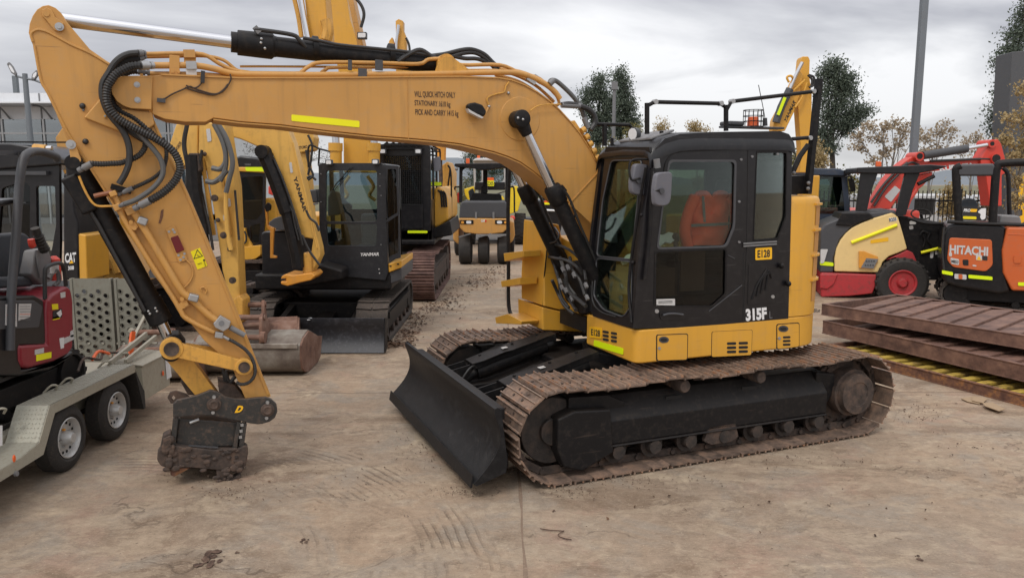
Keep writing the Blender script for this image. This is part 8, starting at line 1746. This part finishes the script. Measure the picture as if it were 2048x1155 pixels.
for i, (u, v, y, ru, rv, lm_, lab) in enumerate(((925, 375, 70, 26, 24, olive_l, 'olive bush on the horizon left of the road roller'), (1268, 268, 40, 14, 26, olive_l, 'yellowish bush behind the cab work lamp'), (1320, 262, 44, 20, 28, gold_l, 'golden bush top showing over the cab roof at the front'), (1395, 258, 46, 26, 16, gold_l, 'golden bush top showing above the cab roof'), (1632, 300, 34, 14, 40, gold_l, 'golden bush behind the corner post'), (1690, 370, 30, 26, 30, olive_l, 'olive bush between the navy cab and black canopy'), (1772, 378, 29, 22, 22, aut_l, 'autumn bush behind the compactor canopy'), (1908, 398, 27.5, 14, 24, gold_l, 'golden bush growing through the fence'), (1990, 400, 28, 24, 36, aut_l, 'autumn bush behind the orange digger roll bar'), (1215, 300, 38, 24, 30, olive_l, 'low olive bush left of the main cab'), (1085, 372, 50, 30, 22, gum_l, 'dark bush behind the boom lift cylinders'), (1590, 330, 36, 16, 40, olive_l, 'olive bush behind the cab rear window'))):
    F = treeF(u, y); p = F.Y(u, v, 0); k = y / CAM_F
    cl = [(random.uniform(-.6, .6) * ru * k, max(p.z + random.uniform(-.8, .6) * rv * k, .5), ru * k * .5, rv * k * .5) for _ in range(6)] + [(random.uniform(-.6, .6) * ru * k, max(p.z * .45, .4), ru * k * .6, rv * k * .6) for _ in range(2)]
    tree(F, lab, 'bush', max(p.z - .3 * rv * k, .6), .05, cl, None, lm_, bark, 22, (.17, .17, .14), .085, .5, .2, seed=20 + i, cat='bush', sub=6)
# bare dark scrub between the machines on the left
F = treeF(560, 52); tree(F, 'bare dark trees seen under the long boom', 'bare_tree', F.Y(560, 290, 0).z, .1, clus(F, [(500, 300, 20, 14), (540, 310, 20, 14), (580, 300, 20, 16), (630, 300, 20, 16), (660, 310, 16, 14)]), None, bark_d, bark_d, 3, (.3, .3, .2), .3, .06, 0, seed=40, sub=12)

# ------------------------------------------------------------------ litter on the ground
rs = np.random.default_rng(5)
def scatter(name, regions, n, size, mats, hgt, label=None):
    V = []; F_ = []
    for _ in range(n):
        (u, v, ru, rv) = regions[rs.integers(len(regions))]; uu = rs.normal(u, ru * .5); vv = rs.normal(v, rv * .5)
        if vv < 470: vv = 475
        p = W0.Z(uu, vv, 0); s = size * rs.uniform(.4, 1.4); a = rs.uniform(0, 6.28); e = np.array([math.cos(a), math.sin(a), rs.uniform(-.3, .3)]) * s; f = np.array([-math.sin(a), math.cos(a), rs.uniform(-.5, .5)]) * s * rs.uniform(.4, .8); c = np.array([p.x, p.y, .006 + hgt * rs.uniform(.2, 1)]); k = len(V)
        V += [c - e, c - f * .8, c + e, c + f + np.array([0, 0, hgt * .7])]; F_.append((k, k + 1, k + 2, k + 3))
    me = bpy.data.meshes.new(name); me.from_pydata([tuple(v) for v in V], [], F_); me.materials.append(mats); o_ = bpy.data.objects.new(name, me); COL.objects.link(o_); tag(o_, kind='stuff'); return o_
dead = leafmat('dead_leaves', (0.045, 0.025, 0.016, 1), (0.17, 0.095, 0.055, 1), .1)
scatter('fallen_leaves', [(810, 670, 30, 22), (830, 640, 22, 20), (790, 690, 30, 6), (870, 610, 30, 20), (985, 545, 40, 18), (950, 565, 50, 16), (900, 600, 40, 26)], 900, .034, dead, .02)
scatter('fallen_leaves', [(880, 640, 80, 60), (700, 900, 500, 120), (1500, 1000, 500, 90), (1900, 900, 120, 60)], 130, .014, dead, .010)
clod_m = rusty('mud_clod', (0.05, 0.028, 0.02, 1), (0.10, 0.06, 0.042, 1), (0.16, 0.10, 0.07, 1), .95, 14, .6)
def clod(u, v, size, n, label):
    p = W0.Z(u, v, 0); F = Frame(p.x, p.y, random.uniform(0, 180)); mb = MB()
    for _ in range(n):
        a = rs.uniform(0, 6.28); d = rs.uniform(0, 1) ** .6 * size; r = rs.uniform(.10, .28) * size; c = (d * math.cos(a), d * math.sin(a) * .6, .006)
        k = len(mb.v); mb.ball(c, r, r * rs.uniform(.6, 1), r * rs.uniform(.12, .3), 8, 5)
        for q in range(k, len(mb.v)): x, y, z = mb.v[q]; mb.v[q] = (x + rs.normal(0, r * .14), y + rs.normal(0, r * .14), z + rs.normal(0, r * .03))
    o_ = mb.o('mud_clod', clod_m, None, smooth=30); o_.location = F.o; o_.rotation_euler = (0, 0, F.a); tag(o_, label, 'mud', 'mud clods on the concrete')
clod(418, 1120, .13, 16, 'largest dark mud clod at the bottom edge left of centre'); clod(610, 1082, .055, 9, 'small dark mud clod right of the largest clod'); clod(472, 1107, .03, 5, 'tiny mud crumb just right of the largest mud clod'); clod(812, 1032, .025, 4, 'tiny mud crumb left of the ground joint'); clod(1108, 1022, .03, 5, 'small grey crumb right of the ground joint')
clod(1857, 790, .05, 5, 'mud crumb beside the rear end of the near track'); clod(1952, 895, .04, 4, 'mud crumb right of the near track'); clod(1880, 940, .03, 4, 'lower mud crumb at the right edge'); clod(1660, 1010, .03, 5, 'small crumb in the right foreground'); clod(1835, 1115, .05, 8, 'mud crumb in the bottom right corner')
p = W0.Z(1080, 1056, 0); F = Frame(p.x, p.y, 0); st = MB(); q = [W0.Z(u, v, .012) - F.o for u, v in [(1080, 1056), (1100, 1059), (1118, 1060), (1128, 1061)]]; st.tube(q, .004, 5); q = [W0.Z(u, v, .012) - F.o for u, v in [(1128, 1060), (1116, 1069), (1130, 1076), (1143, 1078)]]; st.tube(q, .004, 5)
o_ = st.o('twig', clod_m, None); o_.location = F.o; tag(o_, 'bent dry twig lying on the concrete below the near track', 'twig')
p = W0.Z(1925, 795, 0); F = Frame(p.x, p.y, 0)
for i, px in enumerate(([(1922, 797), (1945, 793), (1962, 800), (1960, 808), (1935, 803)], [(1945, 792), (1975, 797), (1966, 806), (1944, 801)], [(1965, 806), (1985, 805), (2010, 818), (1998, 822), (1970, 812)])):
    o_ = MB().prism([W0.Z(u, v, .01 + .012 * i) - F.o for u, v in px], (0, 0, .006)).o('cardboard_scrap', card, None); o_.location = F.o; tag(o_, ['leftmost flattened scrap of brown cardboard beside the steel grid pile', 'middle folded scrap of cardboard beside the steel grid pile', 'long flattened cardboard scrap nearest the right edge'][i], 'cardboard', 'cardboard scraps')

crumb = rusty('dry_mud_crumbs', (0.06, 0.038, 0.027, 1), (0.15, 0.10, 0.068, 1), (0.26, 0.19, 0.135, 1), .95, 30, .4)
o_ = scatter('mud_crumbs', [(1140, 985, 60, 14), (1300, 965, 200, 16), (1550, 925, 220, 18), (1060, 940, 50, 20), (930, 985, 60, 14), (460, 985, 90, 18), (400, 950, 90, 16), (860, 900, 90, 40), (1830, 830, 60, 24), (700, 960, 300, 60)], 900, .009, crumb, .012)
